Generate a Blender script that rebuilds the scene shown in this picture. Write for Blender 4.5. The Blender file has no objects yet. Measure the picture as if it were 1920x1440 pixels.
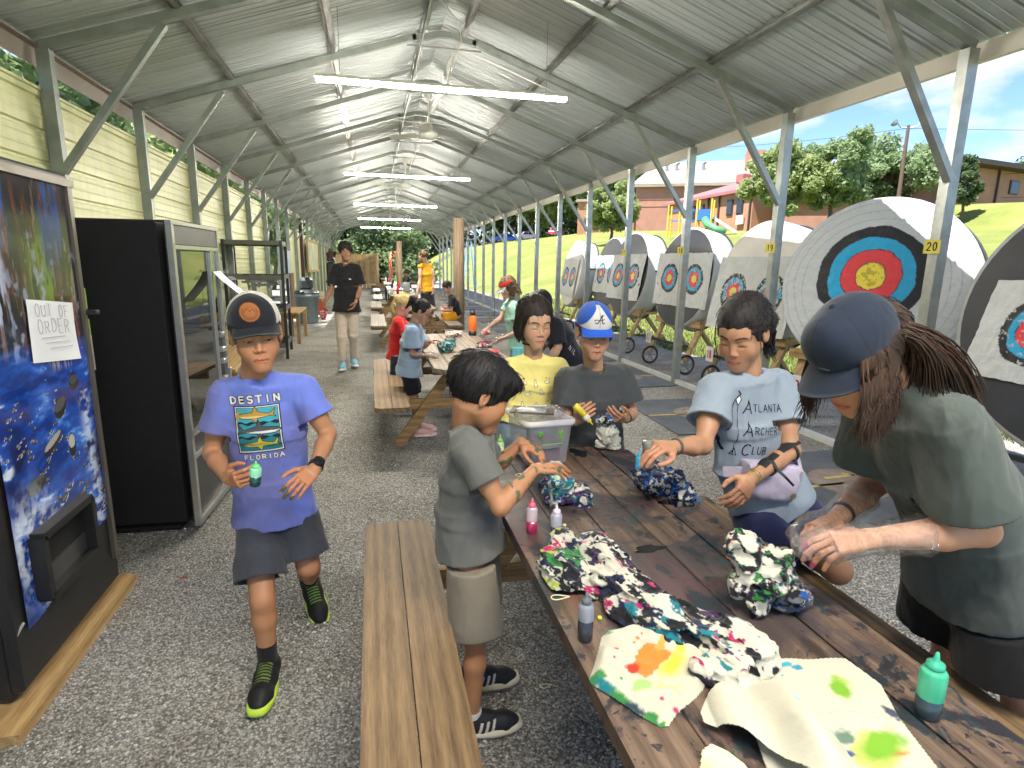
import bpy, bmesh, math, random
import numpy as np
from mathutils import Vector, Matrix
from mathutils.bvhtree import BVHTree
import openvdb
R = math.radians
random.seed(7); rng = np.random.RandomState(7)
sc = bpy.context.scene
col = sc.collection

# ---------------------------------------------------------------- camera
def make_camera():
    f, pi_, ya, ro = 1090.5, .2043, -.2355, .0158
    c, s = math.cos(ya), math.sin(ya); cp, sp = math.cos(pi_), math.sin(pi_); cr, sr = math.cos(ro), math.sin(ro)
    A = np.array([[c, s, 0], [-s, c, 0], [0, 0, 1]])
    B = np.array([[1, 0, 0], [0, cp, -sp], [0, sp, cp]])
    C_ = np.array([[cr, 0, sr], [0, 1, 0], [-sr, 0, cr]])
    M = C_ @ B @ A
    cam = bpy.data.cameras.new('camera'); o = bpy.data.objects.new('camera', cam); col.objects.link(o)
    m = Matrix.Identity(4)
    for i in range(3):
        m[i][0] = M[0][i]; m[i][1] = M[2][i]; m[i][2] = -M[1][i]
    m[0][3], m[1][3], m[2][3] = 0, 0, 1.6
    o.matrix_world = m
    cam.sensor_width = 36; cam.lens = f / 1920 * 36; cam.clip_start = .05; cam.clip_end = 3000
    sc.camera = o
make_camera()
# ---------------------------------------------------------------- light
SUN = Vector((-.40, -.12, .90)).normalized()      # towards the sun
el = math.asin(SUN.z); az = math.atan2(SUN.x, SUN.y)
w = bpy.data.worlds.new('World'); sc.world = w; w.use_nodes = True
nt = w.node_tree; nt.nodes.clear()
out = nt.nodes.new('ShaderNodeOutputWorld'); bg = nt.nodes.new('ShaderNodeBackground')
sky = nt.nodes.new('ShaderNodeTexSky'); sky.sky_type = 'NISHITA'; sky.sun_disc = False
sky.sun_elevation = el; sky.sun_rotation = az; sky.air_density = .6; sky.dust_density = .0; sky.ozone_density = 4.0
# cumulus clouds, laid out by direction
tc = nt.nodes.new('ShaderNodeTexCoord'); mp = nt.nodes.new('ShaderNodeMapping'); mp.inputs['Scale'].default_value = (1, 1, 2.6)
mp.inputs['Location'].default_value = (.35, .1, .2)
n1 = nt.nodes.new('ShaderNodeTexNoise'); n1.inputs['Scale'].default_value = 3.4; n1.inputs['Detail'].default_value = 7; n1.inputs['Roughness'].default_value = .55
cr1 = nt.nodes.new('ShaderNodeValToRGB'); cr1.color_ramp.elements[0].position = .52; cr1.color_ramp.elements[1].position = .63
mix = nt.nodes.new('ShaderNodeMixRGB'); mix.inputs['Color2'].default_value = (3.8, 3.7, 3.85, 1)
mul = nt.nodes.new('ShaderNodeMath'); mul.operation = 'MULTIPLY'; mul.inputs[1].default_value = .8
nt.links.new(tc.outputs['Generated'], mp.inputs['Vector']); nt.links.new(mp.outputs[0], n1.inputs['Vector'])
nt.links.new(n1.outputs['Fac'], cr1.inputs[0]); nt.links.new(cr1.outputs[0], mul.inputs[0]); nt.links.new(mul.outputs[0], mix.inputs['Fac'])
nt.links.new(sky.outputs[0], mix.inputs['Color1']); nt.links.new(mix.outputs[0], bg.inputs['Color'])
bg.inputs['Strength'].default_value = .074
nt.links.new(bg.outputs[0], out.inputs['Surface'])
sl = bpy.data.lights.new('sun', 'SUN'); sl.energy = 3.3; sl.angle = R(.53); sl.color = (1, .96, .89)
so = bpy.data.objects.new('sun', sl); col.objects.link(so); so.rotation_euler = SUN.to_track_quat('Z', 'Y').to_euler()
sc.view_settings.view_transform = 'Standard'; sc.view_settings.look = 'None'
sc.view_settings.exposure = 2.25; sc.view_settings.gamma = 1
sc.cycles.max_bounces = 8; sc.cycles.diffuse_bounces = 4; sc.cycles.glossy_bounces = 3; sc.cycles.transmission_bounces = 5
sc.cycles.transparent_max_bounces = 8; sc.cycles.use_denoising = True; sc.cycles.caustics_reflective = False; sc.cycles.caustics_refractive = False
sc.cycles.sample_clamp_indirect = 6
# ---------------------------------------------------------------- helpers
def V(*a): return np.array(a, float)
def unit(v):
    v = np.asarray(v, float); return v / (np.linalg.norm(v) + 1e-12)
def frame(d, up=(0, 0, 1)):
    d = unit(d); u = np.asarray(up, float)
    if abs(d @ unit(u)) > .98: u = V(0, 1, 0)
    s = unit(np.cross(d, u)); return d, s, np.cross(s, d)
def tag(o, label=None, cat=None, group=None, kind=None):
    if label: o['label'] = label
    if cat: o['category'] = cat
    if group: o['group'] = group
    if kind: o['kind'] = kind
    return o
def empty(name, loc=(0, 0, 0), label=None, cat=None, group=None, rz=0):
    o = bpy.data.objects.new(name, None); col.objects.link(o); o.location = loc; o.rotation_euler = (0, 0, rz)
    return tag(o, label, cat, group)
def link(name, me, m=None, parent=None, smooth=False, loc=None):
    if m is not None:
        for x in (m if isinstance(m, (list, tuple)) else [m]): me.materials.append(x)
    if smooth: me.shade_smooth()
    o = bpy.data.objects.new(name, me); col.objects.link(o)
    if parent is not None: o.parent = parent
    if loc is not None: o.location = loc
    return o
def pymesh(name, v, faces):
    me = bpy.data.meshes.new(name); me.from_pydata([tuple(map(float, p)) for p in v], [], [tuple(int(i) for i in f) for f in faces]); me.update(); return me
def npmesh(name, v, q):
    """fast mesh from arrays: v (n,3), q (m,k)"""
    me = bpy.data.meshes.new(name); v = np.asarray(v, np.float32); q = np.asarray(q, np.int32); m, k = q.shape
    me.vertices.add(len(v)); me.vertices.foreach_set('co', v.ravel()); me.loops.add(m * k); me.loops.foreach_set('vertex_index', q.ravel())
    me.polygons.add(m); me.polygons.foreach_set('loop_start', np.arange(0, m * k, k, dtype=np.int32)); me.update(calc_edges=True); me.validate(); return me
def setcol(me, c, name='Col'):
    a = me.color_attributes.new(name, 'FLOAT_COLOR', 'POINT'); c = np.asarray(c, np.float32)
    if c.shape[1] == 3: c = np.hstack([c, np.ones((len(c), 1), np.float32)])
    a.data.foreach_set('color', c.ravel())
class MB:
    def __init__(s): s.v = []; s.f = []; s.m = []
    def add(s, vs, fs, m=0):
        n = len(s.v); s.v += [tuple(map(float, p)) for p in vs]; s.f += [tuple(n + i for i in f) for f in fs]; s.m += [m] * len(fs); return s
    def box(s, c, size, rz=0, m=0, bev=0):
        c = V(*c); x, y, z = [a / 2 for a in size]; k, sn = math.cos(rz), math.sin(rz)
        b = min(bev, x * .9, y * .9, z * .9)
        if b <= 0:
            P = [(a * x, bb * y, cc * z) for cc in (-1, 1) for bb in (-1, 1) for a in (-1, 1)]
            F = [(0, 2, 3, 1), (4, 5, 7, 6), (0, 1, 5, 4), (2, 6, 7, 3), (0, 4, 6, 2), (1, 3, 7, 5)]
        else:
            P = []; 
            for cc in (-1, 1):
                for bb in (-1, 1):
                    for a in (-1, 1):
                        P += [(a * (x - b), bb * (y - b), cc * z), (a * (x - b), bb * y, cc * (z - b)), (a * x, bb * (y - b), cc * (z - b))]
            def I(a, bb, cc, k): return ((cc > 0) * 4 + (bb > 0) * 2 + (a > 0)) * 3 + k
            F = []
            for sg in (-1, 1):
                q = [I(-1, -1, sg, 0), I(1, -1, sg, 0), I(1, 1, sg, 0), I(-1, 1, sg, 0)]; F.append(q if sg > 0 else q[::-1])
                q = [I(-1, sg, -1, 1), I(1, sg, -1, 1), I(1, sg, 1, 1), I(-1, sg, 1, 1)]; F.append(q if sg < 0 else q[::-1])
                q = [I(sg, -1, -1, 2), I(sg, 1, -1, 2), I(sg, 1, 1, 2), I(sg, -1, 1, 2)]; F.append(q if sg > 0 else q[::-1])
            for a in (-1, 1):
                for bb in (-1, 1):
                    F.append([I(a, bb, -1, 1), I(a, bb, 1, 1), I(a, bb, 1, 2), I(a, bb, -1, 2)])
                    F.append([I(a, -1, bb, 0), I(a, 1, bb, 0), I(a, 1, bb, 2), I(a, -1, bb, 2)])
                    F.append([I(-1, a, bb, 0), I(1, a, bb, 0), I(1, a, bb, 1), I(-1, a, bb, 1)])
                    for cc in (-1, 1): F.append([I(a, bb, cc, 0), I(a, bb, cc, 1), I(a, bb, cc, 2)])
        s.add([(c[0] + p[0] * k - p[1] * sn, c[1] + p[0] * sn + p[1] * k, c[2] + p[2]) for p in P], F, m); return s
    def beam(s, a, b, w, h, up=(0, 0, 1), m=0):
        a = V(*a); b = V(*b); d, r, u = frame(b - a, up); P = []
        for e in (a, b):
            for (i, j) in ((-1, -1), (1, -1), (1, 1), (-1, 1)): P.append(e + r * i * w / 2 + u * j * h / 2)
        return s.add(P, [(0, 1, 2, 3), (7, 6, 5, 4), (0, 4, 5, 1), (1, 5, 6, 2), (2, 6, 7, 3), (3, 7, 4, 0)], m)
    def tube(s, pts, r, n=8, cap=True, m=0, closed=False):
        pts = [np.array(p, float) for p in pts]; rs = r if hasattr(r, '__len__') else [r] * len(pts); P = []; F = []; N = len(pts)
        for i, p in enumerate(pts):
            if closed: d = pts[(i + 1) % N] - pts[i - 1]
            else: d = pts[min(i + 1, N - 1)] - pts[max(i - 1, 0)]
            d, a, b = frame(d)
            for k in range(n):
                t = 2 * math.pi * k / n; P.append(p + (a * math.cos(t) + b * math.sin(t)) * rs[i])
        for i in range(N if closed else N - 1):
            j = (i + 1) % N
            for k in range(n): F.append((i * n + k, i * n + (k + 1) % n, j * n + (k + 1) % n, j * n + k))
        if cap and not closed: F += [tuple(range(n))[::-1], tuple((N - 1) * n + k for k in range(n))]
        return s.add(P, F, m)
    def lathe(s, prof, c=(0, 0, 0), axis=(0, 0, 1), n=20, m=0, cap=True):
        d, a, b = frame(axis); c = V(*c); P = []; F = []; N = len(prof)
        for (r, z) in prof:
            for k in range(n):
                t = 2 * math.pi * k / n; P.append(c + d * z + (a * math.cos(t) + b * math.sin(t)) * r)
        for i in range(N - 1):
            for k in range(n): F.append((i * n + k, i * n + (k + 1) % n, (i + 1) * n + (k + 1) % n, (i + 1) * n + k))
        if cap: F += [tuple(range(n))[::-1], tuple((N - 1) * n + k for k in range(n))]
        return s.add(P, F, m)
    def grid(s, P, nu, nv, m=0):
        return s.add(P, [(i * nv + j, (i + 1) * nv + j, (i + 1) * nv + j + 1, i * nv + j + 1) for i in range(nu - 1) for j in range(nv - 1)], m)
    def prism(s, poly, z0, z1, m=0, T=None):
        n = len(poly); P = [(x, y, z0) for x, y in poly] + [(x, y, z1) for x, y in poly]
        if T is not None: P = [T(*p) for p in P]
        return s.add(P, [tuple(range(n))[::-1], tuple(range(n, 2 * n))] + [(i, (i + 1) % n, n + (i + 1) % n, n + i) for i in range(n)], m)
    def build(s, name, mat, parent=None, smooth=False, loc=None):
        me = pymesh(name, s.v, s.f)
        o = link(name, me, mat, parent, smooth, loc)
        if any(s.m): me.polygons.foreach_set('material_index', s.m)
        return o
def kids(o): return [c for c in bpy.data.objects if c.parent is o]
def copy_tree(o, parent=None):
    c = o.copy(); col.objects.link(c); c.parent = parent
    for k in kids(o): copy_tree(k, c)
    return c
# ---------------------------------------------------------------- materials
def newmat(name):
    m = bpy.data.materials.new(name); m.use_nodes = True; nt = m.node_tree; b = nt.nodes['Principled BSDF']; return m, nt, b
def nd(nt, t, **k):
    n = nt.nodes.new(t)
    for a, v in k.items():
        if a.startswith('i_'): n.inputs[a[2:].replace('_', ' ')].default_value = v
        else: setattr(n, a, v)
    return n
def coords(nt, scale=(1, 1, 1), kind='Object', rot=(0, 0, 0), loc=(0, 0, 0)):
    t = nd(nt, 'ShaderNodeTexCoord'); m = nd(nt, 'ShaderNodeMapping'); m.inputs['Scale'].default_value = scale; m.inputs['Rotation'].default_value = rot; m.inputs['Location'].default_value = loc
    nt.links.new(t.outputs[kind], m.inputs['Vector']); return m.outputs[0]
def ramp(nt, fac, stops, interp='LINEAR'):
    r = nd(nt, 'ShaderNodeValToRGB'); cr = r.color_ramp; cr.interpolation = interp
    while len(cr.elements) < len(stops): cr.elements.new(.5)
    for e, (p, c) in zip(cr.elements, stops):
        e.position = p; e.color = (*c, 1) if len(c) == 3 else c
    nt.links.new(fac, r.inputs[0]); return r.outputs[0]
def noise(nt, vec, scale, detail=4, rough=.5, dist=0):
    n = nd(nt, 'ShaderNodeTexNoise'); n.inputs['Scale'].default_value = scale; n.inputs['Detail'].default_value = detail; n.inputs['Roughness'].default_value = rough; n.inputs['Distortion'].default_value = dist
    nt.links.new(vec, n.inputs['Vector']); return n.outputs['Fac']
def mixc(nt, fac, a, b, mode='MIX'):
    m = nd(nt, 'ShaderNodeMixRGB', blend_type=mode)
    for s, x in (('Fac', fac), ('Color1', a), ('Color2', b)):
        if hasattr(x, 'is_output') or hasattr(x, 'links'): nt.links.new(x, m.inputs[s])
        else: m.inputs[s].default_value = x if isinstance(x, (int, float)) else (*x, 1)[:4]
    return m.outputs[0]
def bump(nt, b, h, strength=.3, dist=.01, prev=None):
    n = nd(nt, 'ShaderNodeBump'); n.inputs['Strength'].default_value = strength; n.inputs['Distance'].default_value = dist
    nt.links.new(h, n.inputs['Height'])
    if prev is not None: nt.links.new(prev, n.inputs['Normal'])
    nt.links.new(n.outputs[0], b.inputs['Normal']); return n.outputs[0]
def pmat(name, c, rough=.6, metal=0, var=.15, scale=6, bmp=0, bscale=None, bd=.004, stretch=(1, 1, 1), c2=None, spec=.5, emit=None, estr=0, alpha=1, trans=0, coat=0, sheen=0):
    m, nt, b = newmat(name); vec = coords(nt, stretch)
    b.inputs['Roughness'].default_value = rough; b.inputs['Metallic'].default_value = metal; b.inputs['Specular IOR Level'].default_value = spec
    f = noise(nt, vec, scale, 5, .6)
    if c2 is None: lo = tuple(x * (1 - var) for x in c); hi = tuple(min(1, x * (1 + var)) for x in c)
    else: lo, hi = c, c2
    nt.links.new(ramp(nt, f, [(.3, lo), (.7, hi)]), b.inputs['Base Color'])
    if bmp: bump(nt, b, noise(nt, vec, bscale or scale * 6, 4, .6), bmp, bd)
    if emit: b.inputs['Emission Color'].default_value = (*emit, 1); b.inputs['Emission Strength'].default_value = estr
    if alpha < 1: b.inputs['Alpha'].default_value = alpha
    if trans: b.inputs['Transmission Weight'].default_value = trans
    if coat: b.inputs['Coat Weight'].default_value = coat
    if sheen: b.inputs['Sheen Weight'].default_value = sheen
    return m
def vcmat(name, rough=.7, bmp=0, bscale=300, bd=.001, spec=.3, sss=0, mul=None, sheen=0, noisev=0, coat=0, folds=0):
    """material coloured by the mesh's own 'Col' attribute (dye, skin tone, printed colours)"""
    m, nt, b = newmat(name); a = nd(nt, 'ShaderNodeVertexColor'); a.layer_name = 'Col'
    c = a.outputs['Color']; vec = coords(nt)
    if noisev: c = mixc(nt, noisev, c, ramp(nt, noise(nt, vec, 40, 4), [(.3, (.5, .5, .5)), (.7, (1.0, 1.0, 1.0))]), 'MULTIPLY')
    nt.links.new(c, b.inputs['Base Color']); b.inputs['Roughness'].default_value = rough; b.inputs['Specular IOR Level'].default_value = spec
    if sss: b.inputs['Subsurface Weight'].default_value = sss; b.inputs['Subsurface Radius'].default_value = (.012, .004, .002); b.inputs['Subsurface Scale'].default_value = .6
    if sheen: b.inputs['Sheen Weight'].default_value = sheen
    if coat: b.inputs['Coat Weight'].default_value = coat
    pv = None
    if folds: pv = bump(nt, b, noise(nt, coords(nt, (1, 1, .45)), 9, 3, .5, .8), folds, .03)
    if bmp: bump(nt, b, noise(nt, vec, bscale, 3, .6), bmp, bd, pv)
    return m
def wood(name, c1, c2, c3, axis='Y', rough=.65, stain=None, grain=1.0, coat=0):
    """sawn boards: long grain along one axis, knots, dirt"""
    m, nt, b = newmat(name)
    st = {'Y': (14, .9, 14), 'X': (.9, 14, 14), 'Z': (14, 14, .9)}[axis]
    oi = nd(nt, 'ShaderNodeObjectInfo'); t = nd(nt, 'ShaderNodeTexCoord'); geo = nd(nt, 'ShaderNodeNewGeometry')
    add = nd(nt, 'ShaderNodeVectorMath', operation='MULTIPLY_ADD'); rr = nd(nt, 'ShaderNodeCombineXYZ')
    mm = nd(nt, 'ShaderNodeMath', operation='ADD'); nt.links.new(oi.outputs['Random'], mm.inputs[0]); nt.links.new(geo.outputs['Random Per Island'], mm.inputs[1])
    for k in range(3): nt.links.new(mm.outputs[0], rr.inputs[k])
    nt.links.new(rr.outputs[0], add.inputs[0]); add.inputs[1].default_value = (7.3, 5.1, 3.7); nt.links.new(t.outputs['Object'], add.inputs[2])
    mp = nd(nt, 'ShaderNodeMapping'); mp.inputs['Scale'].default_value = st; nt.links.new(add.outputs[0], mp.inputs['Vector'])
    w_ = nd(nt, 'ShaderNodeTexWave', wave_type='RINGS', rings_direction={'Y': 'Y', 'X': 'X', 'Z': 'Z'}[axis]); w_.inputs['Scale'].default_value = .55 * grain; w_.inputs['Distortion'].default_value = 7; w_.inputs['Detail'].default_value = 3; w_.inputs['Detail Scale'].default_value = .7; w_.inputs['Detail Roughness'].default_value = .5
    nt.links.new(mp.outputs[0], w_.inputs['Vector'])
    fine = noise(nt, mp.outputs[0], 9, 5, .7)
    big = noise(nt, mp.outputs[0], .35, 4, .6, .5)
    base = ramp(nt, w_.outputs['Fac'], [(.1, c1), (.55, c2), (.95, c3)])
    base = mixc(nt, .55, base, ramp(nt, fine, [(.3, tuple(x * .55 for x in c1)), (.62, c3)]))
    base = mixc(nt, .6, base, ramp(nt, big, [(.3, (.55, .52, .5)), (.7, (1.1, 1.08, 1.05))]), 'MULTIPLY')
    # knots
    mk = nd(nt, 'ShaderNodeMapping'); mk.inputs['Scale'].default_value = tuple(4.5 if x > 1 else 1.8 for x in st); nt.links.new(add.outputs[0], mk.inputs['Vector'])
    vo = nd(nt, 'ShaderNodeTexVoronoi'); vo.inputs['Scale'].default_value = 1.1; nt.links.new(mk.outputs[0], vo.inputs['Vector'])
    base = mixc(nt, ramp(nt, vo.outputs['Distance'], [(.0, (1, 1, 1)), (.07, (.8, .8, .8)), (.12, (0, 0, 0))]), base, tuple(x * .35 for x in c1))
    if stain:
        wv = coords(nt)
        for (sc_, th, colr, amt, off) in stain:
            mp2 = coords(nt, (1, .75, 1), 'Object', loc=(off, off * 1.7, 0)); n_ = noise(nt, mp2, sc_, 6, .62, .6)
            base = mixc(nt, ramp(nt, n_, [(th, (0, 0, 0)), (th + .035, (amt, amt, amt))]), base, colr)
    nt.links.new(base, b.inputs['Base Color']); b.inputs['Roughness'].default_value = rough; b.inputs['Coat Weight'].default_value = coat
    bump(nt, b, fine, .35, .002)
    return m
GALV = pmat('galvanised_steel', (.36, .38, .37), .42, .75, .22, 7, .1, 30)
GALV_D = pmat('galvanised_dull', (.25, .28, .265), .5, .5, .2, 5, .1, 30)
BLACK = pmat('black_paint', (.012, .012, .014), .45, 0, .3, 6)
WHITEP = pmat('white_paint', (.78, .78, .76), .5, 0, .05, 4)
PAPER = pmat('paper', (.85, .86, .87), .8, 0, .03, 5, .1, 40)
WOOD_Y = wood('yellow_pine', (.30, .17, .06), (.42, .26, .10), (.55, .37, .17), 'Y')
WOOD_YX = wood('yellow_pine_cross', (.30, .17, .06), (.42, .26, .10), (.55, .37, .17), 'X')
WOOD_YZ = wood('yellow_pine_upright', (.30, .18, .07), (.42, .27, .11), (.52, .36, .18), 'Z')
def vnoise(P, freq, seed=0):
    P = np.asarray(P, float) * freq + seed * 17.31; i = np.floor(P).astype(np.int64); f = P - i; f = f * f * (3 - 2 * f)
    def h(a, b, c):
        n = (a * 374761393 + b * 668265263 + c * 2147483647 + seed * 974711) & 0x7fffffff
        n = ((n ^ (n >> 13)) * 1274126177) & 0x7fffffff; n = n ^ (n >> 16); return (n & 0xffff) / 65535.
    x, y, z = i[..., 0], i[..., 1], i[..., 2]; u, v, w_ = f[..., 0], f[..., 1], f[..., 2]; L = lambda a, b, t: a + (b - a) * t
    return L(L(L(h(x, y, z), h(x + 1, y, z), u), L(h(x, y + 1, z), h(x + 1, y + 1, z), u), v), L(L(h(x, y, z + 1), h(x + 1, y, z + 1), u), L(h(x, y + 1, z + 1), h(x + 1, y + 1, z + 1), u), v), w_)
def fbm(P, freq, seed=0, oct=4, gain=.5):
    s = 0; a = 1; t = 0
    for k in range(oct): s = s + a * vnoise(P, freq * 2 ** k, seed + k); t += a; a *= gain
    return s / t
# ---------------------------------------------------------------- terrain
def sstep(a, b, x):
    t = np.clip((np.asarray(x, float) - a) / (b - a), 0, 1); return t * t * (3 - 2 * t)
def terrain(x, y):
    x = np.asarray(x, float); y = np.asarray(y, float)
    h = np.clip(x - 8, 0, 22) * .135 * sstep(7, 13, x) + np.clip(y - 12, 0, 62) * .05 * sstep(6, 16, x)
    h = h + 2.0 * sstep(34, 40, x) * sstep(56, 34, y)
    h = h + .06 * np.sin(x * .31 + 1) * np.sin(y * .23) * sstep(9, 20, x)
    return h - .004
def make_terrain():
    xs = np.concatenate([np.linspace(-400, -20, 12), np.linspace(-15, 4.5, 12), np.linspace(5, 16, 34), np.linspace(17, 60, 44), np.linspace(65, 120, 12), np.linspace(150, 600, 6)])
    ys = np.concatenate([np.linspace(-120, -12, 8), np.linspace(-8, 60, 70), np.linspace(62, 130, 35), np.linspace(140, 800, 8)])
    X, Y = np.meshgrid(xs, ys, indexing='ij'); Z = terrain(X, Y); nu, nv = X.shape
    idx = np.arange(nu * nv).reshape(nu, nv); q = np.stack([idx[:-1, :-1], idx[1:, :-1], idx[1:, 1:], idx[:-1, 1:]], -1).reshape(-1, 4)
    me = npmesh('grass_field', np.stack([X, Y, Z], -1).reshape(-1, 3), q)
    m, nt, b = newmat('lawn'); v = coords(nt)
    base = ramp(nt, noise(nt, v, .35, 6, .65), [(.3, (.135, .165, .028)), (.5, (.185, .215, .040)), (.72, (.265, .265, .085))])
    base = mixc(nt, .7, base, ramp(nt, noise(nt, v, 18, 5, .75), [(.3, (.45, .5, .4)), (.7, (1.25, 1.2, 1.1))]), 'MULTIPLY')
    nt.links.new(base, b.inputs['Base Color']); b.inputs['Roughness'].default_value = .8
    bump(nt, b, noise(nt, v, 45, 4, .8), .8, .04)
    o = link('grass', me, m, None, True); tag(o, kind='structure')
make_terrain()
def gravel_mat():
    m, nt, b = newmat('crushed_gravel'); v = coords(nt)
    vo = nd(nt, 'ShaderNodeTexVoronoi'); vo.inputs['Scale'].default_value = 115; vo.inputs['Randomness'].default_value = 1; nt.links.new(v, vo.inputs['Vector'])
    v2 = nd(nt, 'ShaderNodeTexVoronoi'); v2.inputs['Scale'].default_value = 210; nt.links.new(v, v2.inputs['Vector'])
    sep = nd(nt, 'ShaderNodeSeparateColor'); nt.links.new(vo.outputs['Color'], sep.inputs[0])
    stone = ramp(nt, sep.outputs[0], [(0, (.20, .196, .185)), (.3, (.35, .345, .33)), (.6, (.47, .46, .435)), (.85, (.59, .575, .545)), (1, (.71, .695, .66))])
    gap = ramp(nt, vo.outputs['Distance'], [(.35, (1, 1, 1)), (.66, (.48, .465, .44))])
    c = mixc(nt, 1, stone, gap, 'MULTIPLY')
    c = mixc(nt, .8, c, ramp(nt, noise(nt, v, 1.1, 5, .65, .6), [(.35, (.62, .58, .50)), (.55, (1.0, .98, .95)), (.72, (1.15, 1.15, 1.15))]), 'MULTIPLY')
    nt.links.new(c, b.inputs['Base Color']); b.inputs['Roughness'].default_value = .85
    h = mixc(nt, .3, ramp(nt, vo.outputs['Distance'], [(0, (1, 1, 1)), (.7, (0, 0, 0))]), ramp(nt, v2.outputs['Distance'], [(0, (1, 1, 1)), (.7, (0, 0, 0))]))
    pv = bump(nt, b, noise(nt, v, 2.2, 3, .5), .6, .05)
    bump(nt, b, h, .9, .012, pv)
    return m
GRAVEL = gravel_mat()
def make_gravel():
    ys = np.concatenate([np.linspace(-4, 14, 73), np.linspace(14.5, 60, 60)]); P = []; xs_l = -8
    rr = np.random.RandomState(3)
    for y in ys:
        e = 5.9 + .25 * math.sin(y * 1.7) + .12 * math.sin(y * 5.1 + 1) + rr.uniform(-.06, .06) + (max(0, y - 38) * .06)
        P += [(-8, y, 0), (-2.4, y, 0), (2, y, 0), (4.5, y, 0), (e, y, .0005)]
    o = MB().grid(P, len(ys), 5).build('gravel_floor', GRAVEL); tag(o, kind='structure')
make_gravel()
# loose stones lying on the gravel near the camera: real pebbles
def pebbles():
    base = []
    t = (1 + 5 ** .5) / 2
    ico = unit_rows(np.array([(-1, t, 0), (1, t, 0), (-1, -t, 0), (1, -t, 0), (0, -1, t), (0, 1, t), (0, -1, -t), (0, 1, -t), (t, 0, -1), (t, 0, 1), (-t, 0, -1), (-t, 0, 1)]))
    F = np.array([(0, 11, 5), (0, 5, 1), (0, 1, 7), (0, 7, 10), (0, 10, 11), (1, 5, 9), (5, 11, 4), (11, 10, 2), (10, 7, 6), (7, 1, 8), (3, 9, 4), (3, 4, 2), (3, 2, 6), (3, 6, 8), (3, 8, 9), (4, 9, 5), (2, 4, 11), (6, 2, 10), (8, 6, 7), (9, 8, 1)])
    r = np.random.RandomState(5); n = 62000
    # denser near the camera
    y = .9 + 6.3 * r.rand(n) ** 1.5; x = -1.5 + r.rand(n) * 4.6
    k = ~((x > -1.6) & (x < -1.22) & (y < 3.1)); x, y = x[k], y[k]; n = len(x)
    s = (.0026 + .0036 * r.rand(n) ** 1.3)
    jit = 1 + .45 * (r.rand(n, 12, 3) - .5)
    a = r.rand(n) * 6.283; ca, sa = np.cos(a), np.sin(a)
    sx = (1.0 + .7 * r.rand(n)); sz = .45 + .35 * r.rand(n)
    p = ico[None] * jit * s[:, None, None]; px = p[..., 0] * sx[:, None]; py = p[..., 1]; pz = p[..., 2] * sz[:, None]
    ti = (r.rand(n) - .5)[:, None] * .9; pz = pz + px * ti * .5
    X = px * ca[:, None] - py * sa[:, None] + x[:, None]; Y = px * sa[:, None] + py * ca[:, None] + y[:, None]; Z = pz + (s * .25)[:, None]
    vs = np.stack([X, Y, Z], -1).reshape(-1, 3); fs = (F[None] + (np.arange(n) * 12)[:, None, None]).reshape(-1, 3)
    me = npmesh('gravel_stones', vs, fs)
    g = r.rand(n); base = np.interp(g, [0, .25, .6, .85, 1], [.24, .37, .49, .61, .74]) * (.78 + .30 * (.5 + .5 * np.sin(x * 2.1 + 1.3 * np.sin(y * 1.7)) * np.sin(y * 1.9 + np.sin(x * 3)))); tint = 1 + (r.rand(n, 3) - .5) * np.array([.12, .04, .14])
    c = base[:, None] * tint * np.array([1.01, 1, .97]); setcol(me, np.repeat(c, 12, 0))
    tag(link('gravel_stones', me, vcmat('stone', .8)), kind='stuff', label='loose grey gravel stones covering the ground near the bench')
def unit_rows(a): return a / np.linalg.norm(a, axis=1, keepdims=True)
pebbles()
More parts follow.
